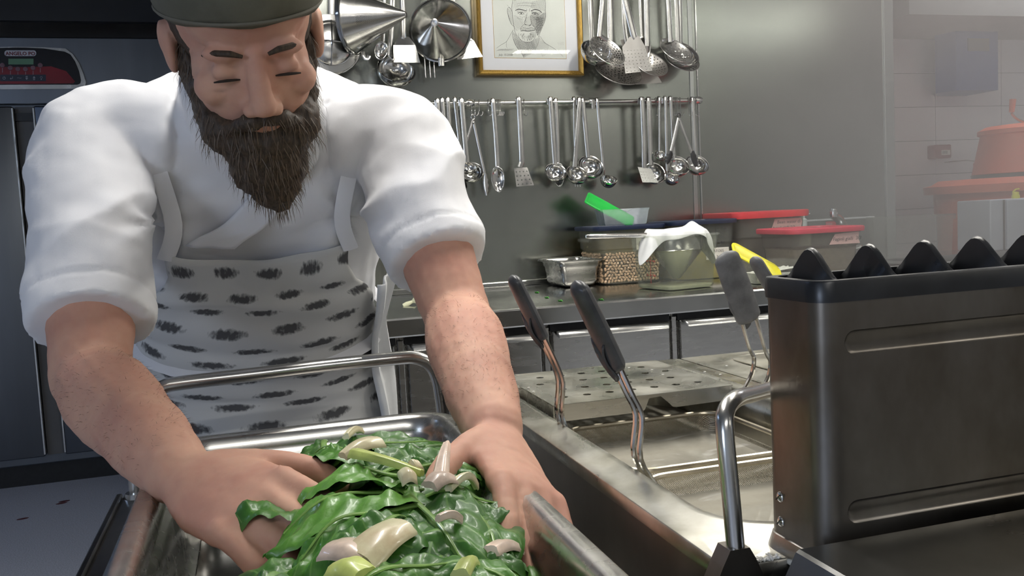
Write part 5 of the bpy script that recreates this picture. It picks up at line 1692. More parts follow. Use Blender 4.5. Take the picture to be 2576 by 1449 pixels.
tag(gd_o.build('green_cover', mat('green_plastic', (0.02, 0.42, 0.06, 1), 0.3, var=0.1, trans=0.0), ang=40), 'bright green plastic lid standing in the frosted tub', 'lid')

# --- container with red scale, conical strainer and cloth
MC = frame_at(1.188, 2.348, TOPZ, 11)
RC = tub('measuring_container', 'clear measuring container with red marks holding a cloth-covered strainer', MC, 0.165, 0.196, 0.158, M_CLEAR, 0.016, 0.70, handles=False)
fill(RC, MC, 0.165, 0.196, 0.158, 0.012, mat('pale_broth', (0.50, 0.52, 0.36, 1), 0.3, var=0.1), 'liquid', 0.016)
pr = MB()
Mf = on_face(MC, 'left', -0.005, 0.0, 0.0905)
pr.box((-0.0006, 0.020, 0), (0.0006, 0.138, 0.0003), Mf)
for z_ in (0.045, 0.086, 0.127):
    pr.box((-0.008, z_ - 0.0005, 0), (0.008, z_ + 0.0005, 0.0003), Mf)
pr.build('scale_lines', M_REDINK, RC, smooth=False)
for z_, a_, b_ in ((0.045, '2L', '2qt.'), (0.086, '4L', '4qt.'), (0.127, '6L', '6qt.')):
    text_mesh(a_, 0.0095, M_REDINK, 'scale_number', Mf @ Matrix.Translation((-0.020, z_ - 0.003, 0.0003)), RC, extrude=0.0001)
    text_mesh(b_, 0.0095, M_REDINK, 'scale_number', Mf @ Matrix.Translation((0.010, z_ - 0.003, 0.0003)), RC, extrude=0.0001)
SN = empty('strainer_pan', (1.188, 2.348, TOPZ + 0.02), 'long-handled steel cone strainer set into the red-marked container', 'strainer')
MSn = Matrix.Translation((1.192, 2.345, TOPZ + 0.163))
MB().lathe([(0.081, 0.0), (0.0815, -0.002), (0.079, -0.003), (0.078, -0.046), (0.080, -0.050), (0.076, -0.053), (0.010, -0.135), (1e-5, -0.136), (0.008, -0.133), (0.074, -0.051), (0.0765, -0.003)], 36, MSn).build('cone', SATIN, SN, ang=50)
ha, hb = at(1474, 595, Y=2.33), at(1620, 592, Y=2.345)
MB().tube([ha, ha.lerp(hb, 0.06), hb, hb + V((0.02, 0, -0.002))], [0.005, 0.0082, 0.0075, 0.007], 12).build('handle', CHROME, SN)

# cloth: rests on the strainer's rim, three corners hang
M_CLOTH = mat('white_cloth', (0.80, 0.81, 0.81, 1), 0.85, var=0.03, vscale=40, bump=0.2, bscale=500, sheen=0.2)
cl = MB()
Rr = 0.086
cc = V((1.192, 2.345, TOPZ + 0.166))


def lobe(t, c, w_):
    d = (t - c + math.pi) % (2 * math.pi) - math.pi
    return math.exp(-(d / w_) ** 2)


def cloth(u, v):
    t = u * 2 * math.pi
    hang = 0.028 + 0.088 * lobe(t, math.radians(-8), 0.50) + 0.075 * lobe(t, math.radians(192), 0.34) + 0.03 * lobe(t, math.radians(95), 0.5) - 0.012 * lobe(t, math.radians(-75), 0.4)
    s = v * (Rr + hang)
    fold = 0.5 + 0.5 * math.sin(t * 9 + 1.5 * math.sin(t * 2))
    if s <= Rr:
        k = s / Rr
        pk = 0.022 * math.exp(-(((k * math.cos(t) - 0.72) / 0.20) ** 2 + ((k * math.sin(t) - 0.15) / 0.30) ** 2))
        z = 0.008 + pk + 0.003 * math.sin(k * 7 + t * 3) * k - 0.003 * (1 - k) ** 2
        return cc + V((s * math.cos(t), s * math.sin(t), z))
    e = s - Rr
    r = Rr + 0.005 * (1 - math.exp(-e / 0.006)) + 0.010 * fold * min(1, e / 0.03) + 0.40 * e * lobe(t, math.radians(192), 0.45) + 0.18 * e * lobe(t, math.radians(-8), 0.6)
    return cc + V((r * math.cos(t), r * math.sin(t), 0.007 - e * (0.93 + 0.07 * fold) + 0.004 * math.sin(7) * 0))


cl.grid(cloth, 96, 26)
tag(cl.build('white_cloth', M_CLOTH, ang=180, solid=0.0012, sub=1), 'white cloth draped over the strainer in the red-marked container', 'cloth')

# --- navy-lidded container with potatoes
MP = frame_at(1.402, 2.640, TOPZ, -3)
PO = tub('potato_container', 'clear navy-lidded container with yellow contents behind the cloth', MP, 0.190, 0.222, 0.182, M_CLEAR, 0.03)
lid(PO, MP, 0.228, 0.190, M_NAVY, 0.03)
fill(PO, MP, 0.190, 0.222, 0.182, 0.092, mat('yellow_mash', (0.52, 0.40, 0.06, 1), 0.5, var=0.25, vscale=25), 'contents')
Mf = on_face(MP, 'front', 0.035, 0.0, 0.1060)
pr = MB()
pr.box((-0.0006, 0.105, 0), (0.0006, 0.165, 0.0003), Mf)
for z_ in (0.118, 0.162):
    pr.box((0, z_ - 0.0005, 0), (0.012, z_ + 0.0005, 0.0003), Mf)
pr.build('scale_lines', M_BLKINK, PO, smooth=False)
text_mesh('12qt.', 0.011, M_BLKINK, 'scale_number', Mf @ Matrix.Translation((0.015, 0.158, 0.0003)), PO, extrude=0.0001)
text_mesh('8qt.', 0.011, M_BLKINK, 'scale_number', Mf @ Matrix.Translation((0.015, 0.114, 0.0003)), PO, extrude=0.0001)
MB().box((-0.040, -0.019, 0), (0.040, 0.019, 0.0006), on_face(MP, 'front', 0.040, 0.082, 0.1020)).build('label', M_LAB, PO, smooth=False)
text_mesh('POTATOES', 0.012, PEN, 'writing', on_face(MP, 'front', 0.002, 0.086, 0.1028), PO, extrude=0.0001)
text_mesh('3', 0.012, PEN, 'writing', on_face(MP, 'front', 0.036, 0.068, 0.1028), PO, extrude=0.0001)

# --- red-lidded tubs
MR1 = frame_at(1.655, 2.665, TOPZ, -5)
R1 = tub('bean_water_container', 'taller red-lidded container of dark bean water by the wall', MR1, 0.215, 0.262, 0.196, M_SMOKE, 0.03, handles=True)
lid(R1, MR1, 0.270, 0.207, M_REDLID, 0.03, 0.020)
fill(R1, MR1, 0.215, 0.262, 0.196, 0.120, mat('bean_water', (0.10, 0.085, 0.05, 1), 0.3, var=0.2), 'bean_water')
MB().prism([(-0.062, -0.018), (0.046, -0.018), (0.052, 0.010), (0.048, 0.022), (-0.046, 0.022)], 0.0006, on_face(MR1, 'front', 0.055, 0.160, 0.1245)).build('label', M_LABR, R1, smooth=False)
text_mesh('Bean water di', 0.0150, PEN, 'writing', on_face(MR1, 'front', 0.016, 0.166, 0.1254), R1, extrude=0.0001, shear=0.2)
text_mesh('fagioli gialli 3/3', 0.0135, PEN, 'writing', on_face(MR1, 'front', 0.000, 0.148, 0.1254), R1, extrude=0.0001, shear=0.2)
MR2 = frame_at(1.672, 2.385, TOPZ, -4)
R2 = tub('yellow_bean_container', 'nearer container with a rose red lid and handwritten label', MR2, 0.205, 0.236, 0.142, M_SMOKE, 0.03, 0.66, handles=False)
lid(R2, MR2, 0.246, 0.152, M_REDLID2, 0.03, 0.014)
fill(R2, MR2, 0.205, 0.236, 0.142, 0.090, mat('grey_beans', (0.33, 0.29, 0.25, 1), 0.5, var=0.25, vscale=60), 'contents')
MB().prism([(-0.052, -0.015), (0.052, -0.015), (0.046, 0.000), (0.050, 0.020), (-0.032, 0.016)], 0.0006, on_face(MR2, 'front', 0.050, 0.116, 0.1145)).build('label', M_LABR, R2, smooth=False)
text_mesh('Fagioli gialli  3/3', 0.0150, PEN, 'writing', on_face(MR2, 'front', 0.010, 0.112, 0.1153), R2, extrude=0.0001, shear=0.2)

# --- small tub of white grains with a yellow lid leaning on it
MS = frame_at(1.466, 2.285, TOPZ, -6)
ST = empty('small_tub', tuple(MS.translation), 'small clear tub of white flakes under the leaning yellow lid', 'container')
MB().rings([[(x, y, z) for x, y in rrect(-a / 2, -b / 2, a / 2, b / 2, 0.012, 4)] for a, b, z in ((0.130, 0.085, 0.0), (0.136, 0.09, 0.004), (0.152, 0.104, 0.062), (0.158, 0.11, 0.064), (0.158, 0.11, 0.068))], True, True, False, MS).build('shell', M_CLEAR, ST, ang=40)
M_FLK = mat('white_flakes', (0.72, 0.72, 0.66, 1), 0.8, var=0.12, vscale=120, bump=0.6, bscale=300)
MB().grid(lambda u, v: MS @ V((-0.062 + 0.128 * u, -0.043 + 0.086 * v, 0.030 + 0.014 * u + 0.003 * math.sin(u * 40 + v * 9) * math.sin(v * 31))), 24, 12).build('flakes', M_FLK, ST)
MB().rings([[(x, y, z) for x, y in rrect(-a / 2, -b / 2, a / 2, b / 2, 0.011, 4)] for a, b, z in ((0.126, 0.081, 0.002), (0.132, 0.087, 0.032))], True, True, False, MS).build('flakes_body', M_FLK, ST, ang=40)
MB().box((-0.030, -0.010, 0), (0.030, 0.012, 0.0006), on_face(MS, 'front', -0.035, 0.022, 0.0500)).build('label', M_LAB, ST, smooth=False)
text_mesh('IEI-PESC', 0.012, PEN, 'writing', on_face(MS, 'front', -0.062, 0.020, 0.0508), ST, extrude=0.0001)
ya, yb = at(1842, 622, Y=2.225), at(1966, 690, Y=2.215)
yd = (yb - ya)
yl_ = yd.length
yd.normalize()
yn = V((0.35, -0.62, 0.70))
yn = (yn - yd * yn.dot(yd)).normalized()
MY = basis(yd, yn.cross(yd), yn, ya)
yo = MB().rings([[(x, y, z) for x, y in rrect(0, -0.036, yl_, 0.036, 0.026, 6)] for z in (-0.002, 0.001)] + [[(x, y, 0.003) for x, y in rrect(0.004, -0.032, yl_ - 0.004, 0.032, 0.022, 6)], [(x, y, 0.0005) for x, y in rrect(0.012, -0.018, yl_ - 0.012, 0.018, 0.012, 6)]], True, True, True, MY)
tag(yo.build('yellow_cover', mat('yellow_plastic', (0.75, 0.68, 0.03, 1), 0.35, var=0.08), ang=40), 'bright yellow plastic lid leaning on the small tub', 'lid')

# --- soap pump behind the red lids, red sticker on the splashback
sp_ = at(2018, 562, Y=2.70)
SP = empty('soap_pump', (sp_.x, 2.70, TOPZ), 'white soap pump bottle behind the red-lidded containers', 'bottle')
Ms = Matrix.Translation((sp_.x, 2.70, TOPZ + 0.015))
zt_ = sp_.z - TOPZ - 0.015
M_PUMP = mat('white_pump', (0.60, 0.64, 0.62, 1), 0.4, var=0.05)
MB().lathe([(1e-5, 0), (0.028, 0.0), (0.030, 0.01), (0.030, zt_ - 0.03), (0.014, zt_ - 0.012), (0.013, zt_ - 0.006)], 20, Ms).build('bottle', M_PUMP, SP)
MB().lathe([(0.017, zt_ - 0.010), (0.017, zt_ + 0.014), (0.010, zt_ + 0.018), (0.009, zt_ + 0.030), (1e-5, zt_ + 0.031)], 16, Ms).build('collar', M_PUMP, SP)
pz = V((sp_.x, 2.70, sp_.z + 0.031))
MB().tube([pz + V((-0.012, 0, 0.0)), pz + V((0.0, 0, 0.004)), pz + V((0.018, 0, 0.0)), pz + V((0.032, 0, 0.002))], [0.006, 0.0075, 0.0045, 0.003], 8, sq=(1, 0.5), up=(0, 0, 1)).build('nozzle', M_PUMP, SP)
rs_ = at(2078, 566, Y=WALLY - 0.04)
rst = MB().box((rs_.x, WALLY - 0.0385, at(2090, 575, Y=WALLY - 0.04).z), (at(2104, 562, Y=WALLY - 0.04).x, WALLY - 0.0378, at(2090, 557, Y=WALLY - 0.04).z)).build('red_sticker', mat('sticker_red', (0.5, 0.02, 0.03, 1), 0.5, var=0.1), smooth=False)
tag(rst, 'small red sticker on the sink splashback behind the faucet', 'sticker')
text_mesh('COSTUS', 0.0115, M_LOGO, 'lettering', basis((1, 0, 0), (0, 0, 1), (0, -1, 0), (rs_.x + 0.001, WALLY - 0.0387, at(2090, 566, Y=WALLY - 0.04).z)), rst, extrude=0.0001, sx=0.62)

# --- chopped bits lying on the worktop
bt = MB()
for px_, py_ in ((1351, 736), (1376, 749), (1410, 757), (1513, 794 - 40)):
    p_ = at(px_, py_, Z=TOPZ + 0.001)
    bt.grid(lambda u, v: p_ + V(((u - 0.5) * 0.010, (v - 0.5) * 0.016, 0.001 + 0.002 * math.sin(u * 5 + v * 3))), 4, 4)
tag(bt.build('leaf_scraps', mat('scrap_green', (0.05, 0.28, 0.03, 1), 0.5, var=0.2), solid=0.0006), 'tiny green leaf scraps on the worktop', 'leaf scraps', kind='stuff')
q_ = at(1024, 765, Z=TOPZ + 0.006)
gs = MB().lathe([(1e-5, -0.014), (0.006, -0.012), (0.007, 0.0), (0.004, 0.016), (0.009, 0.024), (0.006, 0.022), (1e-5, 0.006)], 12, Matrix.Translation(q_) @ Matrix.Rotation(1.2, 4, 'Y'))
tag(gs.build('stalk_scrap', mat('stalk_white', (0.62, 0.62, 0.42, 1), 0.5, var=0.2, vscale=30)), 'pale vegetable end lying on the worktop behind the forearm', 'scrap')

# ================================================================== far right corner
ORY = 3.10
M_OR = mat('orange_plastic', (0.62, 0.13, 0.06, 1), 0.45, var=0.1, vscale=6)
c0 = at(2520, 560, Y=ORY)
wL = at(2400, 560, Y=ORY).x
Rb = c0.x - wL + 0.04
cx_ = wL + Rb
OB = empty('orange_bin', (cx_, ORY + 0.02, 0), 'large orange round bin under the salad spinner', 'bin')
z1_ = at(2450, 468, Y=ORY - 0.1).z
Mo = Matrix.Translation((cx_, ORY + 0.02, 0))
MB().lathe([(1e-5, 0.40), (Rb * 0.86, 0.40), (Rb * 0.93, z1_ - 0.12), (Rb * 0.96, z1_ - 0.115), (Rb * 0.97, z1_ - 0.02)], 40, Mo).build('body', M_OR, OB)
MB().lathe([(Rb * 0.97, z1_ - 0.03), (Rb * 1.10, z1_ - 0.028), (Rb * 1.11, z1_ + 0.005), (Rb * 1.0, z1_ + 0.012), (Rb * 0.9, z1_ + 0.03), (1e-5, z1_ + 0.03)], 40, Mo).build('rim', M_OR, OB)
MB().box((cx_ - 0.22, ORY - 0.2, 0), (cx_ + 0.24, ORY + 0.24, 0.40), bev=0.01).build('stand', STEEL, OB, smooth=False)
cs = at(2545, 450, Y=ORY)
Rs = (cs - at(2487, 440, Y=ORY)).length
zs = z1_ + 0.031
zt2 = at(2540, 318, Y=ORY).z
SS = empty('salad_spinner', (cs.x + 0.05, ORY, zs), 'orange salad spinner with a crank on the far bin', 'salad spinner')
Mx_ = Matrix.Translation((cs.x + Rs * 0.55, ORY + 0.02, 0))
Rk = Rs * 1.55
MB().lathe([(1e-5, zs), (Rk * 0.88, zs), (Rk * 0.98, zs + 0.02), (Rk * 0.82, zt2 - 0.05), (Rk * 0.80, zt2 - 0.03)], 40, Mx_).build('drum', M_OR, SS)
MB().lathe([(Rk * 0.80, zt2 - 0.035), (Rk * 0.86, zt2 - 0.03), (Rk * 0.86, zt2 - 0.012), (Rk * 0.70, zt2 + 0.005), (Rk * 0.3, zt2 + 0.012), (1e-5, zt2 + 0.012)], 40, Mx_).build('lid', M_OR, SS)
MB().lathe([(Rk * 0.99, zs - 0.002), (Rk * 1.0, zs + 0.018)], 40, Mx_).build('seal', BLACK_PL, SS)
k0, k1 = at(2545, 285, Y=ORY), at(2600, 318, Y=ORY)
MB().tube(bez([k1 + V((0.03, 0, -0.02)), k1, at(2560, 300, Y=ORY), k0], 4), 0.006, 8).build('crank', SATIN, SS)
MB().tube([at(2545, 282, Y=ORY), at(2548, 250, Y=ORY)], [0.011, 0.014], 12).build('crank_knob', M_OR, SS)
og = at(2457, 425, Y=ORY + 0.3)
oh = MB().lathe([(1e-5, -0.03), (0.014, -0.028), (0.016, 0), (0.014, 0.026), (0.004, 0.03), (0.004, 0.04)], 14, Matrix.Translation(og))
hk = empty('wall_hook', tuple(og), 'small orange handle hanging on the tiled wall', 'hook')
oh.build('handle', M_OR, hk)
MB().tube([og + V((0, 0, 0.035)), og + V((0, 0.06, 0.045)), V((og.x, TWY, og.z + 0.045))], 0.003, 6).build('peg', SATIN, hk)

# silver box with a yellow cap on top
sy = 2.62
sa = at(2491, 503, Y=sy)
SB = empty('steel_box', (sa.x + 0.2, sy, TOPZ), 'pale steel box with a yellow cap beside the orange tubs', 'box')
M_PALE = mat('pale_steel', (0.52, 0.54, 0.60, 1), 0.4, 0.5, var=0.05)
MB().box((sa.x, sy, sz + 0.002), (sa.x + 0.40, sy + 0.16, sa.z), bev=0.004).build('body', M_PALE, SB, smooth=False)
MB().box((at(2523, 520, Y=sy).x, sy - 0.004, sz + 0.004), (at(2526, 520, Y=sy).x, sy + 0.002, sa.z - 0.002)).build('seam', DARK, SB, smooth=False)
MB().box((at(2530, 520, Y=sy).x, sy - 0.006, sz + 0.004), (sa.x + 0.40, sy, sa.z - 0.003), bev=0.003).build('front', M_PALE, SB, smooth=False)
yc_ = at(2555, 490, Y=sy + 0.05)
YC = MB().lathe([(1e-5, 0.0), (0.014, 0.0), (0.014, 0.012), (0.011, 0.014), (0.012, 0.024), (1e-5, 0.026)], 16, Matrix.Translation((yc_.x, sy + 0.05, sa.z)))
YC.tube([V((yc_.x - 0.014, sy + 0.05, sa.z + 0.024)), V((yc_.x, sy + 0.05, sa.z + 0.034)), V((yc_.x + 0.016, sy + 0.05, sa.z + 0.036))], 0.003, 6)
tag(YC.build('yellow_stopper', MATS['yellow_plastic']), 'small yellow cap standing on the pale steel box', 'cap')

# clear crate beside the sink
ck0, ck1 = at(2262, 545, Y=2.52), at(2410, 540, Y=2.52)
CK = empty('clear_crate', (ck0.x + 0.1, 2.6, TOPZ), 'empty clear plastic crate in front of the orange bin', 'container')
rs = [[(x, y, z) for x, y in rrect(ck0.x + e, 2.52 + e, ck1.x - e, 2.70 - e, 0.015, 4)] for e, z in ((0.014, sz + 0.002), (0.010, sz + 0.006), (0.006, ck0.z - 0.02), (0.0, ck0.z - 0.018), (0.0, ck0.z))]
MB().rings(rs, True, True, False).build('shell', M_CLEAR, CK, ang=40)

# wall-mounted blue case, red call point
bY = TWY - 0.20
BB = empty('blue_wall_box', tuple(at(2430, 150, Y=bY)), 'blue box mounted high on the tiled wall', 'box')
p0_, p1_ = at(2352, 228, Y=bY), at(2510, 72, Y=bY)
M_BLUE = mat('blue_plastic', (0.015, 0.065, 0.26, 1), 0.5, var=0.1)
pX = at(2405, 150, Y=bY).x
MB().rings([[(at(2356, 150, Y=bY + 0.2).x, bY + 0.2, z), (at(2352, 150, Y=bY + 0.10).x, bY + 0.10, z), (pX, bY, z), (p1_.x, bY, z), (p1_.x, bY + 0.2, z)] for z in (p0_.z, p1_.z)], True).build('case', M_BLUE, BB, smooth=False)
MB().box(at(2435, 128, Y=bY - 0.002), at(2488, 97, Y=bY)).build('label', mat('faded_label', (0.10, 0.11, 0.14, 1), 0.6, var=0.2), BB, smooth=False)
cY = TWY - 0.05
CP = empty('call_point', tuple(at(2370, 390, Y=cY)), 'dull red square call point on the tiled wall', 'switch')
MB().box(at(2351, 399, Y=cY), at(2394, 363, Y=cY) + V((0, 0.05, 0)), bev=0.006).build('case', mat('call_red', (0.28, 0.06, 0.06, 1), 0.5, var=0.1), CP, smooth=False)
MB().box(at(2369, 390, Y=cY - 0.002), at(2390, 377, Y=cY)).build('label', M_LAB, CP, smooth=False)
for dz_ in (0.004, -0.001, -0.006):
    pt = at(2371, 383.5, Y=cY - 0.003)
    MB().box((pt.x, cY - 0.0035, pt.z + dz_), (pt.x + 0.030, cY - 0.002, pt.z + dz_ + 0.0022)).build('print_line', PEN, CP, smooth=False)
# ================================================================== chard in the tray
GREENS = [mat('chard_leaf_%s' % n, c, 0.42, var=0.55, vscale=26, bump=0.8, bscale=130, coat=0.12, col2=c2) for n, c, c2 in
          (('deep', (0.055, 0.180, 0.020, 1), (0.020, 0.085, 0.010, 1)), ('mid', (0.085, 0.250, 0.026, 1), (0.032, 0.120, 0.012, 1)), ('fresh', (0.130, 0.320, 0.045, 1), (0.055, 0.180, 0.020, 1)))]
def add_veins(m, c):
    """pale midrib and side veins, in the leaf's own coordinates"""
    nt = m.node_tree
    bs = nt.nodes['Principled BSDF']
    old = bs.inputs['Base Color'].links[0].from_socket
    tc_ = nt.nodes.new('ShaderNodeTexCoord')
    sp_n = nt.nodes.new('ShaderNodeSeparateXYZ')
    nt.links.new(tc_.outputs['UV'], sp_n.inputs[0])
    s_ = nmath(nt, 'ABSOLUTE', nmath(nt, 'SUBTRACT', nmath(nt, 'MULTIPLY', sp_n.outputs[0], 2.0), 1.0))
    f_ = nmath(nt, 'FRACT', nmath(nt, 'SUBTRACT', nmath(nt, 'MULTIPLY', sp_n.outputs[1], 7.0), nmath(nt, 'MULTIPLY', s_, 1.5)))
    d_ = nmath(nt, 'ABSOLUTE', nmath(nt, 'SUBTRACT', f_, 0.5))
    v1 = nmath(nt, 'MULTIPLY', nmath(nt, 'GREATER_THAN', d_, 0.455), nmath(nt, 'LESS_THAN', s_, 0.86))
    v2 = nmath(nt, 'LESS_THAN', s_, 0.05)
    vv = nmath(nt, 'MULTIPLY', nmath(nt, 'MAXIMUM', nmath(nt, 'MULTIPLY', v1, 0.5), v2), 0.8)
    mx = nt.nodes.new('ShaderNodeMix')
    mx.data_type = 'RGBA'
    mx.inputs['B'].default_value = c
    nt.links.new(vv, mx.inputs['Factor'])
    nt.links.new(old, mx.inputs['A'])
    nt.links.new(mx.outputs['Result'], bs.inputs['Base Color'])


for g_m in GREENS:
    add_veins(g_m, (0.17, 0.32, 0.08, 1))
M_RIB = mat('chard_rib', (0.16, 0.30, 0.06, 1), 0.35, var=0.3, vscale=40, coat=0.2)
M_STALK = mat('chard_stalk', (0.70, 0.68, 0.45, 1), 0.32, var=0.4, vscale=28, stretch=(1, 1, 1), bump=0.3, bscale=140, coat=0.2, col2=(0.52, 0.42, 0.26, 1))
M_STALKG = mat('chard_stalk_green', (0.50, 0.58, 0.16, 1), 0.35, var=0.3, vscale=30, coat=0.2)
M_STALKP = mat('chard_stalk_pink', (0.66, 0.52, 0.42, 1), 0.34, var=0.35, vscale=30, coat=0.2)


def leaf(label, c, yaw, L, W, tilt, roll, seed, gm, stem=0.02, bend=0.25):
    """one cooked chard leaf: crumpled blade and pale rib; c = world point under the middle of the blade"""
    c = V(c)
    M = Matrix.Translation(c) @ Matrix.Rotation(math.radians(yaw), 4, 'Z') @ Matrix.Rotation(math.radians(tilt), 4, 'Y') @ Matrix.Rotation(math.radians(roll), 4, 'X')
    rnd = random.Random(seed)
    ph = rnd.uniform(0, 6)

    def mid(v):
        return V((L * (v - 0.5), 0.010 * math.sin(v * 3 + ph), -bend * L * (v - 0.45) ** 2 * 2.0 + 0.003 * math.sin(v * 9 + ph)))

    def F(u, v):
        s = 2 * u - 1
        w_ = 1.25 * W / 2 * (math.sin(math.pi * min(1, 0.05 + 0.95 * v) ** 0.8) ** 0.55) * (1 + 0.05 * math.sin(v * 13 + ph + s * 2))
        q = mid(v)
        vein = math.cos((v * 7.0 - 1.5 * abs(s)) * 2 * math.pi)
        z = -0.011 * abs(s) ** 1.6 + 0.0016 * vein * (1 - 0.4 * abs(s)) * min(1, abs(s) * 5)
        z += 0.009 * mnoise.noise(V((v * 2.6 + seed, s * 1.5, ph))) + 0.0045 * mnoise.noise(V((v * 9 + seed, s * 5, ph))) + 0.003 * abs(s) ** 2 * math.sin(v * 11 + 2 * s + ph)
        return q + V((0.004 * math.sin(s * 4 + v * 6), s * w_, z))
    o = empty('chard_leaf', tuple(c), label, 'chard', 'chard leaves in the tray')
    nu_, nv_ = 22, 34
    bl = MB().grid(F, nu_, nv_, M).build('blade', GREENS[gm], o, ang=180)
    ul_ = bl.data.uv_layers.new(name='UVMap')
    for l in bl.data.loops:
        k = l.vertex_index
        ul_.data[l.index].uv = ((k % (nu_ + 1)) / nu_, (k // (nu_ + 1)) / nv_)
    n = 14
    pts = [mid(-stem + (0.88 + stem) * k / n) + V((0, 0, 0.0006)) for k in range(n + 1)]
    rad = [0.0030 * (1 - 0.80 * k / n) for k in range(n + 1)]
    MB().tube([M @ p for p in pts], rad, 8, sq=(1.25, 0.6), up=(0, 0, 1)).build('rib', M_RIB, o)
    return o


def stalk(label, a, b, wa, wb, m, bow=0.004, up=(0, -0.3, 1)):
    """cut fleshy stalk piece, ribbed, hollow on one side"""
    a, b = V(a), V(b)
    d = (b - a)
    L = d.length
    d.normalize()
    u_ = V(up)
    u_ = (u_ - d * u_.dot(d)).normalized()
    s = d.cross(u_)
    rs = []
    for k in range(11):
        t = k / 10
        w_ = wa + (wb - wa) * t
        cc_ = a + d * L * t + u_ * bow * math.sin(math.pi * t)
        ring = []
        for j in range(18):
            x = math.cos(2 * math.pi * j / 18)
            y = math.sin(2 * math.pi * j / 18)
            rib = 0.0008 * math.sin(x * 16)
            ring.append(cc_ + s * x * w_ / 2 + u_ * ((y * 0.0038 if y > 0 else y * 0.002) - 0.0034 * x * x * (w_ / 0.03) + rib))
        rs.append(ring)
    o = MB().rings(rs).build('chard_stalk', m, ang=50)
    return tag(o, label, 'chard', 'cut chard stalks in the tray')


def heap(x, y):
    ex = ((x - 0.080) / 0.150) ** 2 + ((y - 0.765) / 0.275) ** 2
    return 0.826 + 0.100 * max(0.0, 1 - ex) ** 0.55


def hp(px, py, dz=0.0):
    """point lying dz above the chard heap that is seen at a pixel"""
    z = 0.915
    for _ in range(8):
        p = at(px, py, Z=z)
        z = heap(p.x, p.y) + dz
    return at(px, py, Z=z)


named = [
    ('broad pale-veined chard leaf at the left rim of the heap', (862, 1252), 196, 0.125, 0.062, 4, 14, 2),
    ('rounded chard leaf below the broad pale-veined one', (880, 1312), 205, 0.105, 0.060, 8, 10, 1),
    ('largest dark chard leaf sloping down mid heap', (1085, 1300), -68, 0.150, 0.066, 10, 8, 0),
    ('dark chard leaf with a curved rib beside the right hand', (1190, 1300), -80, 0.120, 0.060, 6, -14, 0),
    ('topmost wide chard leaf at the back of the heap', (1000, 1118), 10, 0.135, 0.070, 2, 12, 0),
    ('curled chard leaf at the upper left of the heap', (830, 1128), 150, 0.080, 0.050, 10, 10, 1),
    ('bright ribbed chard leaf beneath the long yellow stalk', (880, 1185), 160, 0.100, 0.055, 4, 18, 2),
    ('small crinkled chard leaf right of the white stalk block', (1085, 1170), 20, 0.090, 0.055, 4, 6, 0),
    ('glossy chard leaf between the two big stalk pieces and dark leaf', (985, 1300), 40, 0.095, 0.055, 10, 6, 0),
    ('chard leaf edge hanging at the heap\'s right back corner', (1095, 1125), -20, 0.080, 0.050, 8, -6, 0),
    ('bright chard leaf at the bottom right of the heap', (1170, 1420), -40, 0.120, 0.060, 6, -8, 1),
    ('chard leaf at the very bottom of the heap below the big stalk', (1050, 1430), 10, 0.110, 0.060, 4, 4, 1),
    ('dark chard leaf under the little pale stalk sliver', (1120, 1360), -30, 0.110, 0.060, 4, 2, 0),
    ('chard leaf tucked against the right hand\'s thumb', (1150, 1240), -15, 0.090, 0.055, 4, -8, 0),
]
k_ = 0
for lb, (px_, py_), yaw, L, W, ti, ro, gm in named:
    p_ = hp(px_, py_, 0.008 + 0.0012 * (k_ % 4))
    leaf(lb, p_, yaw, L, W, ti, ro, 11 + k_, gm)
    k_ += 1
spots = [(0.02, 0.62), (0.09, 0.58), (0.16, 0.60), (0.03, 0.72), (0.17, 0.70), (0.11, 0.66), (0.04, 0.84), (0.17, 0.82), (0.10, 0.76), (0.09, 0.92), (0.05, 0.90), (0.15, 0.90), (0.12, 0.86), (0.07, 0.80), (0.13, 0.74), (0.06, 0.66), (0.18, 0.64), (0.00, 0.78), (0.15, 0.55), (0.05, 0.56)]
for i_, (x, y) in enumerate(spots):
    rnd = random.Random(100 + i_)
    z = heap(x, y) - 0.004 - 0.010 * (i_ % 3)
    leaf('wilted chard leaf buried in the lower layer of the heap', (x, y, z), rnd.uniform(0, 360), rnd.uniform(0.09, 0.13), rnd.uniform(0.05, 0.065), rnd.uniform(-14, 14), rnd.uniform(-16, 16), 200 + i_, i_ % 3, stem=-0.05)


def st(label, p0, p1, wa, wb, m, dz0=0.016, dz1=0.016, bow=0.004):
    return stalk(label, hp(*p0, dz0), hp(*p1, dz1), wa, wb, m, bow)


st('wide pinkish-white stalk piece at the front of the heap', (900, 1402), (1015, 1318), 0.034, 0.026, M_STALK, 0.020, 0.020)
st('short pale stalk piece lying left of the widest one', (832, 1375), (925, 1405), 0.029, 0.022, M_STALKP, 0.016, 0.014)
st('white stalk piece at the upper left of the heap', (862, 1148), (952, 1108), 0.012, 0.022, M_STALK, 0.016, 0.020)
st('long thin yellowish stalk crossing the upper heap', (888, 1138), (1062, 1192), 0.014, 0.006, M_STALKG, 0.020, 0.018, 0.002)
st('upright pinkish stalk in front of the thumb', (1108, 1198), (1124, 1118), 0.014, 0.007, M_STALKP, 0.020, 0.032)
st('small square pale stalk block mid heap', (1006, 1202), (1044, 1200), 0.019, 0.018, M_STALK, 0.018, 0.018)
st('little pale stalk sliver on the largest dark leaf', (1100, 1306), (1158, 1308), 0.006, 0.008, M_STALKP, 0.022, 0.018)
st('pinkish stalk wedge below the thumb', (1080, 1222), (1128, 1200), 0.016, 0.022, M_STALKP, 0.020, 0.022)
st('curved pale stalk strip right of the wedge', (1128, 1230), (1198, 1226), 0.008, 0.006, M_STALK, 0.016, 0.014, 0.010)
st('yellow-green stalk end at the bottom of the heap', (848, 1425), (915, 1445), 0.026, 0.022, M_STALKG, 0.016, 0.012)
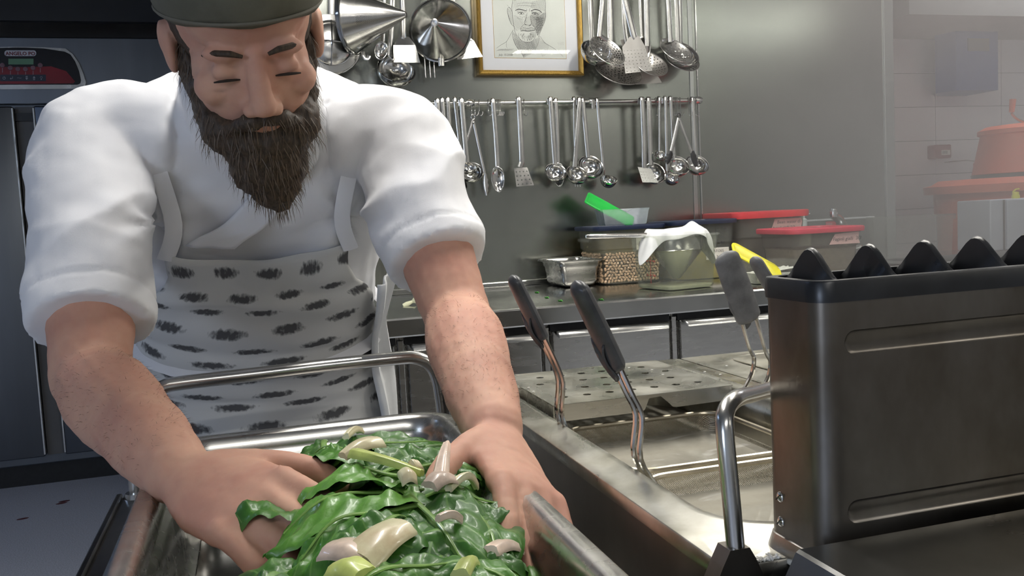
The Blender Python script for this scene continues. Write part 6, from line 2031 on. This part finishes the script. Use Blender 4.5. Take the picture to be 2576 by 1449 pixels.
st('pale green stalk standing at the bottom right', (1158, 1445), (1190, 1415), 0.013, 0.010, M_STALKG, 0.018, 0.020)
st('beige stalk knot beside the right hand\'s fingers', (1235, 1385), (1298, 1380), 0.014, 0.016, M_STALKP, 0.018, 0.012)
st('short white stalk tip at the top of the heap', (870, 1100), (905, 1085), 0.007, 0.010, M_STALK, 0.016, 0.016)
st('tiny white stalk chip on the dark upper leaves', (1032, 1170), (1055, 1185), 0.006, 0.010, M_STALK, 0.018, 0.018)
# water left in the empty side of the tray
MB().box((-0.072, 0.545, 0.8075), (0.172, 1.0, 0.8105)).build('tray_juice', mat('green_juice', (0.030, 0.032, 0.024, 1), 0.12, var=0.3, vscale=20), TR, smooth=False)
# ================================================================== the chef
M_SKIN = mat('skin', (0.62, 0.365, 0.265, 1), 0.62, var=0.16, vscale=14, bump=0.15, bscale=120, sss=0.15, spec=0.3, col2=(0.53, 0.275, 0.205, 1))
M_JACKET = mat('white_jacket', (0.78, 0.78, 0.80, 1), 0.8, var=0.03, vscale=8, bump=0.12, bscale=700, sheen=0.1)
M_BEARD = mat('brown_beard', (0.060, 0.040, 0.025, 1), 0.6, var=0.5, vscale=90, stretch=(3, 3, 0.6), bump=0.8, bscale=260)
M_CAP = mat('olive_cap', (0.115, 0.112, 0.082, 1), 0.85, var=0.15, vscale=30, bump=0.2, bscale=400)
M_TROUSER = mat('dark_trousers', (0.03, 0.032, 0.038, 1), 0.85, var=0.15, vscale=20)


def bake(mb, voxel, smooth, post=None, rep=0.6):
    """fuse overlapping closed shapes into one continuous surface"""
    me = bpy.data.meshes.new('tmp')
    me.from_pydata(mb.v, [], mb.f)
    bm = bmesh.new()
    bm.from_mesh(me)
    bmesh.ops.recalc_face_normals(bm, faces=bm.faces)
    bm.to_mesh(me)
    bm.free()
    o = bpy.data.objects.new('tmp', me)
    COL.objects.link(o)
    r = o.modifiers.new('r', 'REMESH')
    r.mode = 'VOXEL'
    r.voxel_size = voxel
    if smooth:
        s = o.modifiers.new('s', 'SMOOTH')
        s.iterations = smooth
        s.factor = rep
    dg = bpy.context.evaluated_depsgraph_get()
    dg.update()
    out = bpy.data.meshes.new_from_object(o.evaluated_get(dg))
    bpy.data.objects.remove(o)
    bpy.data.meshes.remove(me)
    if post:
        n = len(out.vertices)
        cos = [v.co.copy() for v in out.vertices]
        nor = [v.normal.copy() for v in out.vertices]
        for i in range(n):
            out.vertices[i].co = post(cos[i], nor[i])
    out.polygons.foreach_set('use_smooth', [True] * len(out.polygons))
    return out


def link(me, name, m, parent):
    me.materials.clear()
    me.materials.append(m)
    o = bpy.data.objects.new(name, me)
    me.name = name
    COL.objects.link(o)
    kid(o, parent)
    return o


def limb(mb, pts, rad, seg=16, n=5, flat=None):
    P = bez([V(p) for p in pts], n)
    m = len(P)
    R_ = []
    for i in range(m):
        t = i / (m - 1) * (len(rad) - 1)
        k = min(int(t), len(rad) - 2)
        f = t - k
        f = f * f * (3 - 2 * f)
        R_.append(rad[k] * (1 - f) + rad[k + 1] * f)
    # rounded ends
    d0, d1 = (P[0] - P[1]).normalized(), (P[-1] - P[-2]).normalized()
    P = [P[0] + d0 * R_[0] * 0.75, P[0] + d0 * R_[0] * 0.45] + P + [P[-1] + d1 * R_[-1] * 0.45, P[-1] + d1 * R_[-1] * 0.75]
    R_ = [R_[0] * 0.45, R_[0] * 0.85] + R_ + [R_[-1] * 0.85, R_[-1] * 0.45]
    mb.tube(P, R_, seg)
    return mb


CH = empty('person', (0.02, 1.57, 0.0), 'bearded chef in white short sleeves leaning over the chard tray', 'person')

# --- body frame: (centre, half width, half depth, front direction)
TOR = [
    (-1.0, V((0.010, 1.585, 0.42)), 0.205, 0.140, V((0, -1, 0))),
    (-0.5, V((0.010, 1.585, 0.68)), 0.195, 0.135, V((0, -1, -0.05))),
    (0.00, V((0.008, 1.575, 0.92)), 0.180, 0.122, V((0, -0.93, -0.36))),
    (0.25, V((0.008, 1.515, 1.02)), 0.172, 0.115, V((0, -0.82, -0.56))),
    (0.50, V((0.010, 1.440, 1.115)), 0.178, 0.118, V((0, -0.79, -0.61))),
    (0.75, V((0.014, 1.352, 1.215)), 0.196, 0.118, V((0, -0.79, -0.61))),
    (0.92, V((0.016, 1.297, 1.285)), 0.190, 0.090, V((0, -0.79, -0.61))),
    (1.00, V((0.018, 1.270, 1.325)), 0.115, 0.068, V((0, -0.79, -0.61))),
]


def tor(t):
    t = max(-1.0, min(1.0, t))
    for a, b in zip(TOR, TOR[1:]):
        if t <= b[0]:
            f = (t - a[0]) / (b[0] - a[0])
            f = f * f * (3 - 2 * f) * 0.5 + f * 0.5
            return a[1].lerp(b[1], f), a[2] + (b[2] - a[2]) * f, a[3] + (b[3] - a[3]) * f, a[4].lerp(b[4], f).normalized()


def torp(t, phi, off=0.0, ex=2.4):
    c, hw_, hd_, fr_ = tor(t)
    cx, sx = math.cos(phi), math.sin(phi)
    e = (abs(cx) ** ex + abs(sx) ** ex) ** (-1 / ex)
    return c + V((1, 0, 0)) * (hw_ + off) * sx * e + fr_ * (hd_ + off) * cx * e


def tor_rings(t0, t1, n, off, seg=28):
    return [[torp(t0 + (t1 - t0) * k / n, 2 * math.pi * j / seg, off) for j in range(seg)] for k in range(n + 1)]


SHL, SHR = at(235, 372, Y=1.265), at(1002, 358, Y=1.255)
ELL, ELR = at(228, 950, Y=1.06), at(1152, 800, Y=1.085)
WRL, WRR = at(452, 1192, Y=0.825), at(1242, 1085, Y=0.805)

body = MB()
body.rings(tor_rings(-0.12, 1.0, 22, -0.006))
# shoulders and arms
for sh, el, wr in ((SHL, ELL, WRL), (SHR, ELR, WRR)):
    inn_ = sh.lerp(torp(0.9, 0, -0.08), 0.45)
    limb(body, [inn_, sh, sh.lerp(el, 0.5), el], [0.050, 0.056, 0.052, 0.043])
    limb(body, [el, el.lerp(wr, 0.28), el.lerp(wr, 0.65), wr], [0.042, 0.048, 0.040, 0.0295])
    body.ball(el, 0.043, 14)
# legs
for s in (-1, 1):
    hx = 0.01 + s * 0.09
    limb(body, [(hx, 1.575, 0.90), (hx + s * 0.012, 1.57, 0.68), (hx + s * 0.015, 1.575, 0.48), (hx + s * 0.015, 1.60, 0.28), (hx + s * 0.015, 1.61, 0.07)], [0.088, 0.078, 0.058, 0.055, 0.04])
    body.ball((hx + s * 0.02, 1.565, 0.035), (0.042, 0.115, 0.030), 14)

# --- head
hf = V((0.10, -0.80, -0.60)).normalized()
hx_ = V((0.97, 0.10, 0.16))
hx_ = (hx_ - hf * hx_.dot(hf)).normalized()
hu = hx_.cross(hf) * 1.0
if hu.z < 0:
    hu = -hu
HR = Matrix((hx_, hf, hu)).transposed()
tipl = V((0, 0.118, -0.034))
HC = at(668, 288, Y=0.955) - HR @ tipl
HM = Matrix.Translation(HC) @ HR.to_4x4()


def hball(mb, c, r, seg=18):
    mb.ball((0, 0, 0), r, seg, HM @ Matrix.Translation(V(c)))


hball(body, (0, -0.014, 0.036), (0.076, 0.097, 0.084), 28)
hball(body, (0, 0.030, -0.028), (0.063, 0.064, 0.086), 24)
hball(body, (0, 0.040, -0.086), (0.049, 0.050, 0.036))
hball(body, (0, 0.040, 0.052), (0.066, 0.052, 0.055), 24)
for s in (-1, 1):
    hball(body, (s * 0.029, 0.080, 0.020), (0.023, 0.013, 0.0095))
    hball(body, (s * 0.042, 0.060, -0.026), (0.023, 0.024, 0.020))
    hball(body, (s * 0.031, 0.0800, -0.001), (0.0150, 0.0100, 0.0105), 14)
    hball(body, (s * 0.0125, 0.1000, -0.0375), (0.0095, 0.012, 0.009), 12)
    hball(body, (s * 0.079, -0.010, -0.012), (0.009, 0.021, 0.032), 14)
    hball(body, (s * 0.084, -0.016, -0.004), (0.006, 0.016, 0.022), 12)
limb(body, [HM @ V((0, 0.086, 0.016)), HM @ V((0, 0.098, -0.008)), HM @ V((0, 0.109, -0.031))], [0.010, 0.0115, 0.0140], 12)
hball(body, (0, 0.090, -0.060), (0.026, 0.013, 0.007), 14)
hball(body, (0, 0.084, -0.071), (0.020, 0.012, 0.006), 14)
limb(body, [torp(0.97, 0, -0.07), HM @ V((0, -0.025, -0.085)), HM @ V((0, -0.02, -0.03))], [0.066, 0.060, 0.058], 20)


# --- hands
def rot_about(v, ax, deg):
    return Matrix.Rotation(math.radians(deg), 3, ax) @ v


def hand(mb, wr, fwd, up, right, curl, spread=5, sc=1.0, tcurl=(0, 15, 25), tdir=(0.62, 0.72, -0.30)):
    fwd = V(fwd).normalized()
    n = V(up)
    n = (n - fwd * n.dot(fwd)).normalized()
    sd = n.cross(fwd) if right else fwd.cross(n)     # towards the thumb
    wr = V(wr)
    L = 0.098 * sc
    rs = []
    for t, hw_, hh in ((-0.25, 0.024, 0.019), (0.0, 0.027, 0.020), (0.2, 0.034, 0.020), (0.5, 0.0415, 0.0175), (0.8, 0.0425, 0.0150), (1.0, 0.0405, 0.0125), (1.08, 0.033, 0.008)):
        c = wr + fwd * L * t - n * 0.004 * math.sin(max(0, t) * 3)
        rs.append([c + sd * math.cos(2 * math.pi * k / 20) * hw_ * sc + n * math.sin(2 * math.pi * k / 20) * hh * sc for k in range(20)])
    mb.rings(rs)
    tips = []
    for off, ln, base, sp in ((0.0300, (0.047, 0.028, 0.021), 0.98, 1.6), (0.0100, (0.052, 0.032, 0.022), 1.03, 0.5), (-0.0105, (0.048, 0.030, 0.022), 1.0, -0.6), (-0.0300, (0.038, 0.023, 0.019), 0.93, -1.8)):
        p = wr + fwd * L * (base - 0.18) + sd * off * sc - n * 0.002
        d = rot_about(fwd, n, (-1 if right else 1) * -sp * spread * (1 if right else 1) * (1 if right else 1))
        if (d - fwd).dot(sd) * sp < 0:
            d = rot_about(fwd, n, (-1 if right else 1) * sp * spread)
        ax = sd if right else sd
        pts, rr = [p, p + d * 0.018], [0.0100 * sc, 0.0108 * sc]
        # bend towards the palm (-n)
        q = wr + fwd * L * base + sd * off * sc + n * 0.001
        pts.append(q)
        rr.append(0.0107 * sc)
        cur = d
        for j, l in enumerate(ln):
            axd = cur.cross(n if j == 0 else n)
            bend_ax = cur.cross(-n)
            bend_ax = bend_ax.normalized() if bend_ax.length > 1e-6 else sd
            cur = rot_about(cur, bend_ax, curl[j])
            q = q + cur * l * sc
            pts.append(q)
            rr.append((0.0098, 0.0088, 0.0074)[j] * sc)
        limb(mb, pts, rr, 12, 4)
        tips.append((q, cur))
    # thumb
    b = wr + fwd * L * 0.22 + sd * 0.026 * sc - n * 0.006
    d = (fwd * tdir[0] + sd * tdir[1] + n * tdir[2]).normalized()
    q = b
    pts, rr = [b - d * 0.012, b], [0.016 * sc, 0.0165 * sc]
    cur = d
    for j, l in enumerate((0.044, 0.034, 0.027)):
        bx = cur.cross((fwd - sd * 0.3 - n * 0.35).normalized())
        bx = bx.normalized() if bx.length > 1e-5 else n
        cur = rot_about(cur, bx, tcurl[j])
        q = q + cur * l * sc
        pts.append(q)
        rr.append((0.0130, 0.0112, 0.0088)[j] * sc)
    limb(mb, pts, rr, 12, 4)
    tips.append((q, cur))
    mb.ball(wr + fwd * L * 0.32 + sd * 0.022 * sc - n * 0.010, (0.020 * sc,) * 3, 12)
    return tips, n


fL_ = at(650, 1275, Y=0.730) - WRL
tipsL, nL = hand(body, WRL + fL_.normalized() * 0.012, fL_, (-0.25, -0.45, 0.86), True, (24, 30, 20), 4, 1.04, tdir=(0.70, 0.62, -0.30))
fR_ = at(1328, 1240, Y=0.705) - WRR
tipsR, nR = hand(body, WRR + fR_.normalized() * 0.012, fR_, (0.55, -0.30, 0.78), False, (14, 16, 12), 3, 1.0, (0, 14, 20), tdir=(0.66, 0.66, -0.28))


def skin_post(co, no):
    return co + no * (0.0009 * mnoise.noise(co * 40) + 0.0005 * mnoise.noise(co * 110))


bme = bake(body, 0.0034, 5, skin_post, 0.5)
SK_ = link(bme, 'body', M_SKIN, CH)
M_NAIL = mat('nail', (0.66, 0.42, 0.34, 1), 0.3, var=0.05, coat=0.3)
for tips, nn in ((tipsL, nL), (tipsR, nR)):
    for q, d in tips:
        out = nn - d * nn.dot(d)
        out.normalize()
        sdv = d.cross(out)
        MB().ball((0, 0, 0), (0.0052, 0.0064, 0.0014), 10, basis(sdv, d, out, q + out * 0.0060 - d * 0.001)).build('nail', M_NAIL, SK_)

# short dark hairs on the forearms
ah = MB()
for el, wr in ((ELL, WRL), (ELR, WRR)):
    ax = (wr - el)
    Lx = ax.length
    ax = ax / Lx
    cand = [v for v in bme.vertices if 0.05 < (v.co - el).dot(ax) / Lx < 0.95 and (v.co - el - ax * (v.co - el).dot(ax)).length < 0.06]
    for k in range(1500):
        v = cand[random.randrange(len(cand))]
        if v.normal.z < -0.2:
            continue
        d = (ax * 0.8 + V((random.uniform(-.5, .5), random.uniform(-.5, .5), random.uniform(-.3, .3))) + v.normal * 0.35).normalized()
        sdv = d.cross(v.normal).normalized() * 0.00013
        p0 = v.co.copy()
        L = random.uniform(0.006, 0.011)
        ah.add([p0 - sdv, p0 + sdv, p0 + d * L], [(0, 1, 2)])
aho = ah.build('arm_hair', mat('arm_hair', (0.10, 0.055, 0.03, 1), 0.6, var=0.2), SK_)
aho['kind'] = 'stuff'

# --- closed eyes, brows, beard, hair
M_LASH = mat('lash_dark', (0.02, 0.013, 0.010, 1), 0.6, var=0.1)
for s in (-1, 1):
    MB().tube([HM @ V((s * (0.031 + x), 0.0915 - 14 * x * x, -0.0055 - 10 * x * x)) for x in (-0.013, -0.008, 0, 0.008, 0.013)], [0.0008, 0.0014, 0.0017, 0.0014, 0.0008], 6).build('eyelashes', M_LASH, SK_)
    MB().tube([HM @ V((s * x, y, z)) for x, y, z in ((0.013, 0.0935, 0.020), (0.024, 0.0940, 0.0245), (0.037, 0.0885, 0.024), (0.050, 0.0765, 0.017))], [0.0028, 0.0048, 0.0046, 0.002], 8, sq=(1, 0.7)).build('eyebrow', M_BEARD, SK_)
bd = MB()


def bb(c, r, seg=16):
    bd.ball((0, 0, 0), r, seg, HM @ Matrix.Translation(V(c)))


bb((0, 0.058, -0.092), (0.056, 0.048, 0.040))
bb((0, 0.074, -0.124), (0.045, 0.034, 0.042))
bb((0.003, 0.080, -0.142), (0.030, 0.026, 0.036))
bb((0.004, 0.084, -0.162), (0.015, 0.015, 0.024))
for s in (-1, 1):
    bb((s * 0.054, 0.022, -0.062), (0.016, 0.030, 0.046))
    bb((s * 0.064, 0.002, -0.030), (0.011, 0.020, 0.036))
    bb((s * 0.040, 0.058, -0.080), (0.026, 0.030, 0.028))
    limb(bd, [HM @ V((s * 0.002, 0.1015, -0.049)), HM @ V((s * 0.018, 0.098, -0.053)), HM @ V((s * 0.036, 0.082, -0.068))], [0.0088, 0.0102, 0.0075], 10)
bme2 = bake(bd, 0.004, 3, lambda co, no: co + no * (0.0032 * mnoise.noise(co * 95) + 0.0018 * mnoise.noise(co * 230)), 0.5)
BE = link(bme2, 'beard', M_BEARD, SK_)
# loose strands over the beard
strands = MB()
vs_ = bme2.vertices
dn = (HR @ V((0, 0.25, -1))).normalized()
for k in range(1500):
    v = vs_[random.randrange(len(vs_))]
    p0 = v.co.copy()
    d = (dn + v.normal * 0.45 + V((random.uniform(-.35, .35), random.uniform(-.35, .35), random.uniform(-.2, .2)))).normalized()
    L = random.uniform(0.012, 0.026)
    sdv = d.cross(v.normal)
    if sdv.length < 1e-4:
        continue
    sdv = sdv.normalized() * 0.0005
    p1 = p0 + d * L * 0.6
    p2 = p0 + (d + dn * 0.5).normalized() * L
    strands.add([p0 - sdv, p0 + sdv, p1 + sdv * 0.7, p1 - sdv * 0.7, p2], [(0, 1, 2, 3), (3, 2, 4)])
so = strands.build('beard_strands', mat('beard_light', (0.10, 0.066, 0.038, 1), 0.5, var=0.4, vscale=60), SK_)
so['kind'] = 'stuff'
hr = MB()
hr.ball((0, 0, 0), (0.0795, 0.094, 0.074), 24, HM @ Matrix.Translation((0, -0.024, 0.022)))
link(bake(hr, 0.005, 2, lambda co, no: co + no * 0.0012 * mnoise.noise(co * 150)), 'hair', M_BEARD, SK_)

# --- cap: domed crown with a folded band, higher at the front
cp = MB()
prof = [(1.00, -0.010), (1.03, 0.000), (1.045, 0.016), (1.03, 0.030), (1.015, 0.034), (1.03, 0.038), (1.02, 0.058), (0.90, 0.084), (0.70, 0.102), (0.50, 0.111), (0.30, 0.116), (0.12, 0.118)]
rs = []
for r, z in prof:
    ring = []
    for k in range(40):
        a = 2 * math.pi * k / 40
        x, y = math.cos(a), math.sin(a)
        tiltz = 0.040 + 0.022 * y
        ring.append(HM @ V((0.0835 * r * x, -0.012 + 0.1055 * r * y, tiltz + z * (0.95 + 0.05 * y) + 0.0015 * math.sin(a * 7))))
    rs.append(ring)
cp.rings(rs, True, False, True)
CAPO = cp.build('cap', M_CAP, CH, ang=60, solid=0.003, off=1)
MB().tube([HM @ V((0.0835 * 1.045 * math.cos(2 * math.pi * k / 40), -0.012 + 0.1055 * 1.045 * math.sin(2 * math.pi * k / 40), 0.040 + 0.022 * math.sin(2 * math.pi * k / 40) - 0.006)) for k in range(40)], 0.0022, 6, loop=True).build('cap_piping', mat('cap_edge', (0.14, 0.13, 0.10, 1), 0.8, var=0.1), CAPO)

# --- jacket with short sleeves
jk = MB()
jk.rings(tor_rings(-0.18, 1.0, 24, 0.012))
CUL, CUR = SHL.lerp(ELL, 0.80), SHR.lerp(ELR, 0.70)
for sh, cu, el in ((SHL, CUL, ELL), (SHR, CUR, ELR)):
    inn_ = sh.lerp(torp(0.9, 0, -0.08), 0.45)
    P = bez([inn_, sh + V((0, 0, 0.004)), sh.lerp(cu, 0.55), cu], 6)
    m_ = len(P)
    d1 = (P[-1] - P[-2]).normalized()
    RR = [0.076 - 0.010 * (i / (m_ - 1)) * 0.4 for i in range(m_)]
    for i in range(m_):
        t = i / (m_ - 1)
        RR[i] = 0.068 + 0.003 * math.sin(t * 3.0) - 0.001 * t
    jk.tube(P, RR, 24)
limb(jk, [torp(0.97, 0, -0.075), HM @ V((0, -0.035, -0.105))], [0.094, 0.078], 20)


def fold_post(co, no):
    """cloth folds radiating from the armpits and sagging across the chest"""
    a = 0.0
    for sh, sg in ((SHL, -1), (SHR, 1)):
        ap_ = sh + V((-sg * 0.075, -0.03, -0.10))       # armpit, in front
        d = co - ap_
        r = d.length
        ang = math.atan2(d.z, d.x * sg)
        a += 0.0050 * math.exp(-(r / 0.11) ** 2) * math.sin(ang * 5 + 0.8 * math.sin(r * 40)) * min(1, r / 0.045)
    a += 0.0045 * mnoise.noise(V((co.x * 8, co.y * 8, co.z * 16)))
    rg = 1 - abs(mnoise.noise(V((co.x * 7 + 5 * co.z, co.y * 9, co.z * 13 - 4 * abs(co.x))))) * 2.2
    a += 0.0042 * max(-0.5, rg) ** 1 + 0.0012 * mnoise.noise(V((co.x * 40, co.y * 30, co.z * 50)))
    # sleeve creases
    for sh, cu in ((SHL, CUL), (SHR, CUR)):
        ax = (cu - sh)
        L = ax.length
        t = (co - sh).dot(ax) / L / L
        off = (co - sh - ax * t).length
        if 0 < t < 1.05 and off < 0.11:
            w_ = math.sin(min(1, t) * math.pi)
            a += 0.0042 * w_ * (1 - abs(math.sin(t * 6.5 + co.x * 16 + co.y * 13 + 1.5 * mnoise.noise(co * 9))) * 2)
            if 0.86 < t < 0.885:
                a -= 0.0018
    return co + no * a


jme = bake(jk, 0.0055, 3, fold_post, 0.5)
JK = link(jme, 'jacket', M_JACKET, CH)
# stand collar and button placket
col = MB()
rs = []
c0_, ax_ = torp(0.985, 0, -0.075), (HM @ V((0, -0.02, -0.09)) - torp(0.985, 0, -0.075)).normalized()
sx_ = V((1, 0, 0))
fy_ = ax_.cross(sx_)
for h_, r_ in ((0.0, 0.084), (0.018, 0.080), (0.036, 0.079)):
    rs.append([c0_ + ax_ * h_ + sx_ * r_ * math.cos(2 * math.pi * k / 32) + fy_ * r_ * 0.92 * math.sin(2 * math.pi * k / 32) for k in range(32)])
col.rings(rs, True, False, False)
col.build('collar', M_JACKET, JK, solid=0.004)

# overlapping front edge of the jacket
pk_ = MB()


def flap(u, v):
    t = 0.965 - 0.275 * v
    return torp(t, 0.46 - 0.62 * v - 0.30 * u * (0.6 + 0.4 * v), 0.0185 + 0.0045 * (1 - u) ** 0.5 + 0.0025 * mnoise.noise(V((u * 3, v * 6, 2.0))))


pk_.grid(flap, 8, 24)
pk_.build('front_flap', M_JACKET, JK, ang=180, solid=0.003, off=0)

# --- apron over the front: bib, skirt, print of dark dashes
M_APRON = mat('printed_apron', (0.60, 0.60, 0.59, 1), 0.85, bump=0.15, bscale=500)
nt = M_APRON.node_tree
tc = nt.nodes.new('ShaderNodeTexCoord')
sp = nt.nodes.new('ShaderNodeSeparateXYZ')
nt.links.new(tc.outputs['UV'], sp.inputs[0])
nzt = nt.nodes.new('ShaderNodeTexNoise')
nzt.inputs['Scale'].default_value = 60
nt.links.new(tc.outputs['UV'], nzt.inputs['Vector'])
row = nmath(nt, 'FLOOR', nmath(nt, 'MULTIPLY', sp.outputs[1], 18.0))
fu = nmath(nt, 'FRACT', nmath(nt, 'ADD', nmath(nt, 'MULTIPLY', sp.outputs[0], 4.4), nmath(nt, 'MULTIPLY', row, 0.42)))
fv = nmath(nt, 'FRACT', nmath(nt, 'MULTIPLY', sp.outputs[1], 18.0))
du = nmath(nt, 'DIVIDE', nmath(nt, 'SUBTRACT', fu, 0.5), 0.25)
dv = nmath(nt, 'DIVIDE', nmath(nt, 'SUBTRACT', fv, 0.5), 0.20)
rr_ = nmath(nt, 'ADD', nmath(nt, 'ADD', nmath(nt, 'MULTIPLY', du, du), nmath(nt, 'MULTIPLY', dv, dv)), nmath(nt, 'MULTIPLY', nmath(nt, 'SUBTRACT', nzt.outputs['Fac'], 0.5), 3.2))
mr = nt.nodes.new('ShaderNodeMapRange')
mr.inputs['From Min'].default_value = 0.5
mr.inputs['From Max'].default_value = 1.7
nt.links.new(rr_, mr.inputs['Value'])
mxa = nt.nodes.new('ShaderNodeMix')
mxa.data_type = 'RGBA'
mxa.inputs['A'].default_value = (0.085, 0.085, 0.088, 1)
mxa.inputs['B'].default_value = (0.60, 0.60, 0.585, 1)
nt.links.new(mr.outputs[0], mxa.inputs['Factor'])
nt.links.new(mxa.outputs['Result'], nt.nodes['Principled BSDF'].inputs['Base Color'])


def apron(u, v):
    t = 0.66 - 1.50 * v
    half = 0.60 + 0.57 * min(1, max(0, (0.60 - t) / 0.35))
    phi = (2 * u - 1) * half
    fold = 0.003 * math.sin(v * 60 + 2.0 * math.sin(u * 5)) * (1 if t > -0.1 else 0.5) + 0.004 * mnoise.noise(V((u * 4, v * 9, 0.3))) + (0.010 * math.sin(u * 22) * min(1, max(0, -t)) if t < 0 else 0)
    return torp(t, phi, 0.026 + fold, 2.2)


nu, nv = 40, 70
me = bpy.data.meshes.new('apron')
vs = [apron(i / nu, j / nv) for j in range(nv + 1) for i in range(nu + 1)]
fs = [(j * (nu + 1) + i, j * (nu + 1) + i + 1, (j + 1) * (nu + 1) + i + 1, (j + 1) * (nu + 1) + i) for j in range(nv) for i in range(nu)]
me.from_pydata(vs, [], fs)
ul = me.uv_layers.new(name='UVMap')
for l in me.loops:
    k = l.vertex_index
    ul.data[l.index].uv = ((k % (nu + 1)) / nu, 1 - (k // (nu + 1)) / nv)
me.polygons.foreach_set('use_smooth', [True] * len(me.polygons))
AP = link(me, 'apron', M_APRON, CH)
md = AP.modifiers.new('s', 'SOLIDIFY')
md.thickness = 0.0015
for s in (-1, 1):
    MB().tube(bez([torp(0.65, s * 0.58, 0.028), torp(0.78, s * 0.50, 0.024), torp(0.93, s * 0.62, 0.022), torp(0.99, s * 1.2, 0.02)], 5), 1.0, 8, sq=(0.011, 0.0014), up=(0, -0.8, -0.6)).build('neck_strap', M_JACKET, AP)
MB().tube([torp(0.16, a, 0.030) for a in [x * math.pi / 14 for x in range(-14, 14)]], 1.0, 8, sq=(0.0014, 0.010), up=(0, 0.5, 0.85), loop=True).build('waist_tie', MATS['white_jacket'], AP)

# --- towel tucked in at the hip
tw = MB()
t0 = torp(0.42, 1.02, 0.036)


def towel(u, v):
    t = 0.46 - 0.80 * v
    phi = 1.02 + 0.34 * (u - 0.5)
    return torp(t, phi, 0.040 + 0.006 * math.sin(u * 11) + 0.004 * math.sin(v * 9 + u * 3))


tw.grid(towel, 14, 24)
tag(tw.build('hip_towel', M_CLOTH, solid=0.004), 'white towel hanging from the chef\'s apron tie at the hip', 'towel')

# --- trousers and shoes
tr = MB()
for s in (-1, 1):
    hx = 0.01 + s * 0.09
    limb(tr, [(hx, 1.575, 0.90), (hx + s * 0.012, 1.57, 0.68), (hx + s * 0.015, 1.575, 0.48), (hx + s * 0.015, 1.60, 0.28), (hx + s * 0.015, 1.61, 0.11)], [0.098, 0.092, 0.078, 0.072, 0.068])
tr.rings(tor_rings(-0.15, 0.14, 6, 0.006))
link(bake(tr, 0.010, 3, lambda co, no: co + no * 0.004 * mnoise.noise(V((co.x * 12, co.y * 12, co.z * 24)))), 'trousers', M_TROUSER, CH)
for s in (-1, 1):
    hx = 0.01 + s * 0.112
    sh_ = MB()
    sh_.rings([[(hx + w_ * math.cos(2 * math.pi * k / 18), 1.57 + y0 + l_ * math.sin(2 * math.pi * k / 18), z) for k in range(18)] for w_, l_, y0, z in ((0.046, 0.135, -0.01, 0.0), (0.049, 0.140, -0.01, 0.012), (0.047, 0.135, -0.01, 0.03), (0.042, 0.115, 0.005, 0.055), (0.038, 0.075, 0.035, 0.085), (0.040, 0.060, 0.045, 0.11))])
    sh_.build('shoe', BLACK_PL, CH, ang=60)
# ================================================================== steam drifting over the sink corner
sm = bpy.data.materials.new('steam')
sm.use_nodes = True
nt = sm.node_tree
nt.nodes.remove(nt.nodes['Principled BSDF'])
vs_n = nt.nodes.new('ShaderNodeVolumeScatter')
vs_n.inputs['Color'].default_value = (0.95, 0.87, 0.87, 1)
vs_n.inputs['Anisotropy'].default_value = 0.2
ge = nt.nodes.new('ShaderNodeNewGeometry')
nz = nt.nodes.new('ShaderNodeTexNoise')
nz.inputs['Scale'].default_value = 1.6
nz.inputs['Detail'].default_value = 2
nt.links.new(ge.outputs['Position'], nz.inputs['Vector'])
sp = nt.nodes.new('ShaderNodeSeparateXYZ')
nt.links.new(ge.outputs['Position'], sp.inputs[0])
# thicker to the right of the pots, thin at the edges of the plume
mx1 = nt.nodes.new('ShaderNodeMapRange')
mx1.interpolation_type = 'SMOOTHSTEP'
mx1.inputs['From Min'].default_value = 1.15
mx1.inputs['From Max'].default_value = 1.75
nt.links.new(sp.outputs[0], mx1.inputs['Value'])
nr = nt.nodes.new('ShaderNodeMapRange')
nr.inputs['From Min'].default_value = 0.30
nr.inputs['From Max'].default_value = 0.70
nr.inputs['To Min'].default_value = 0.35
nr.inputs['To Max'].default_value = 1.0
nt.links.new(nz.outputs['Fac'], nr.inputs['Value'])
mx2 = nt.nodes.new('ShaderNodeMapRange')
mx2.interpolation_type = 'SMOOTHSTEP'
mx2.inputs['From Min'].default_value = 1.7
mx2.inputs['From Max'].default_value = 2.6
mx2.inputs['To Min'].default_value = 1.0
mx2.inputs['To Max'].default_value = 0.2
nt.links.new(sp.outputs[0], mx2.inputs['Value'])
dens = nmath(nt, 'MULTIPLY', nmath(nt, 'MULTIPLY', nmath(nt, 'MULTIPLY', mx1.outputs[0], mx2.outputs[0]), nr.outputs[0]), 0.95)
nt.links.new(dens, vs_n.inputs['Density'])
nt.links.new(vs_n.outputs[0], nt.nodes['Material Output'].inputs['Volume'])
so_ = MB().box((1.15, 1.25, 0.93), (3.0, 2.78, 2.30)).build('steam', sm, smooth=False)
tag(so_, 'thin pale steam hanging in front of the sink wall', 'steam', kind='stuff')
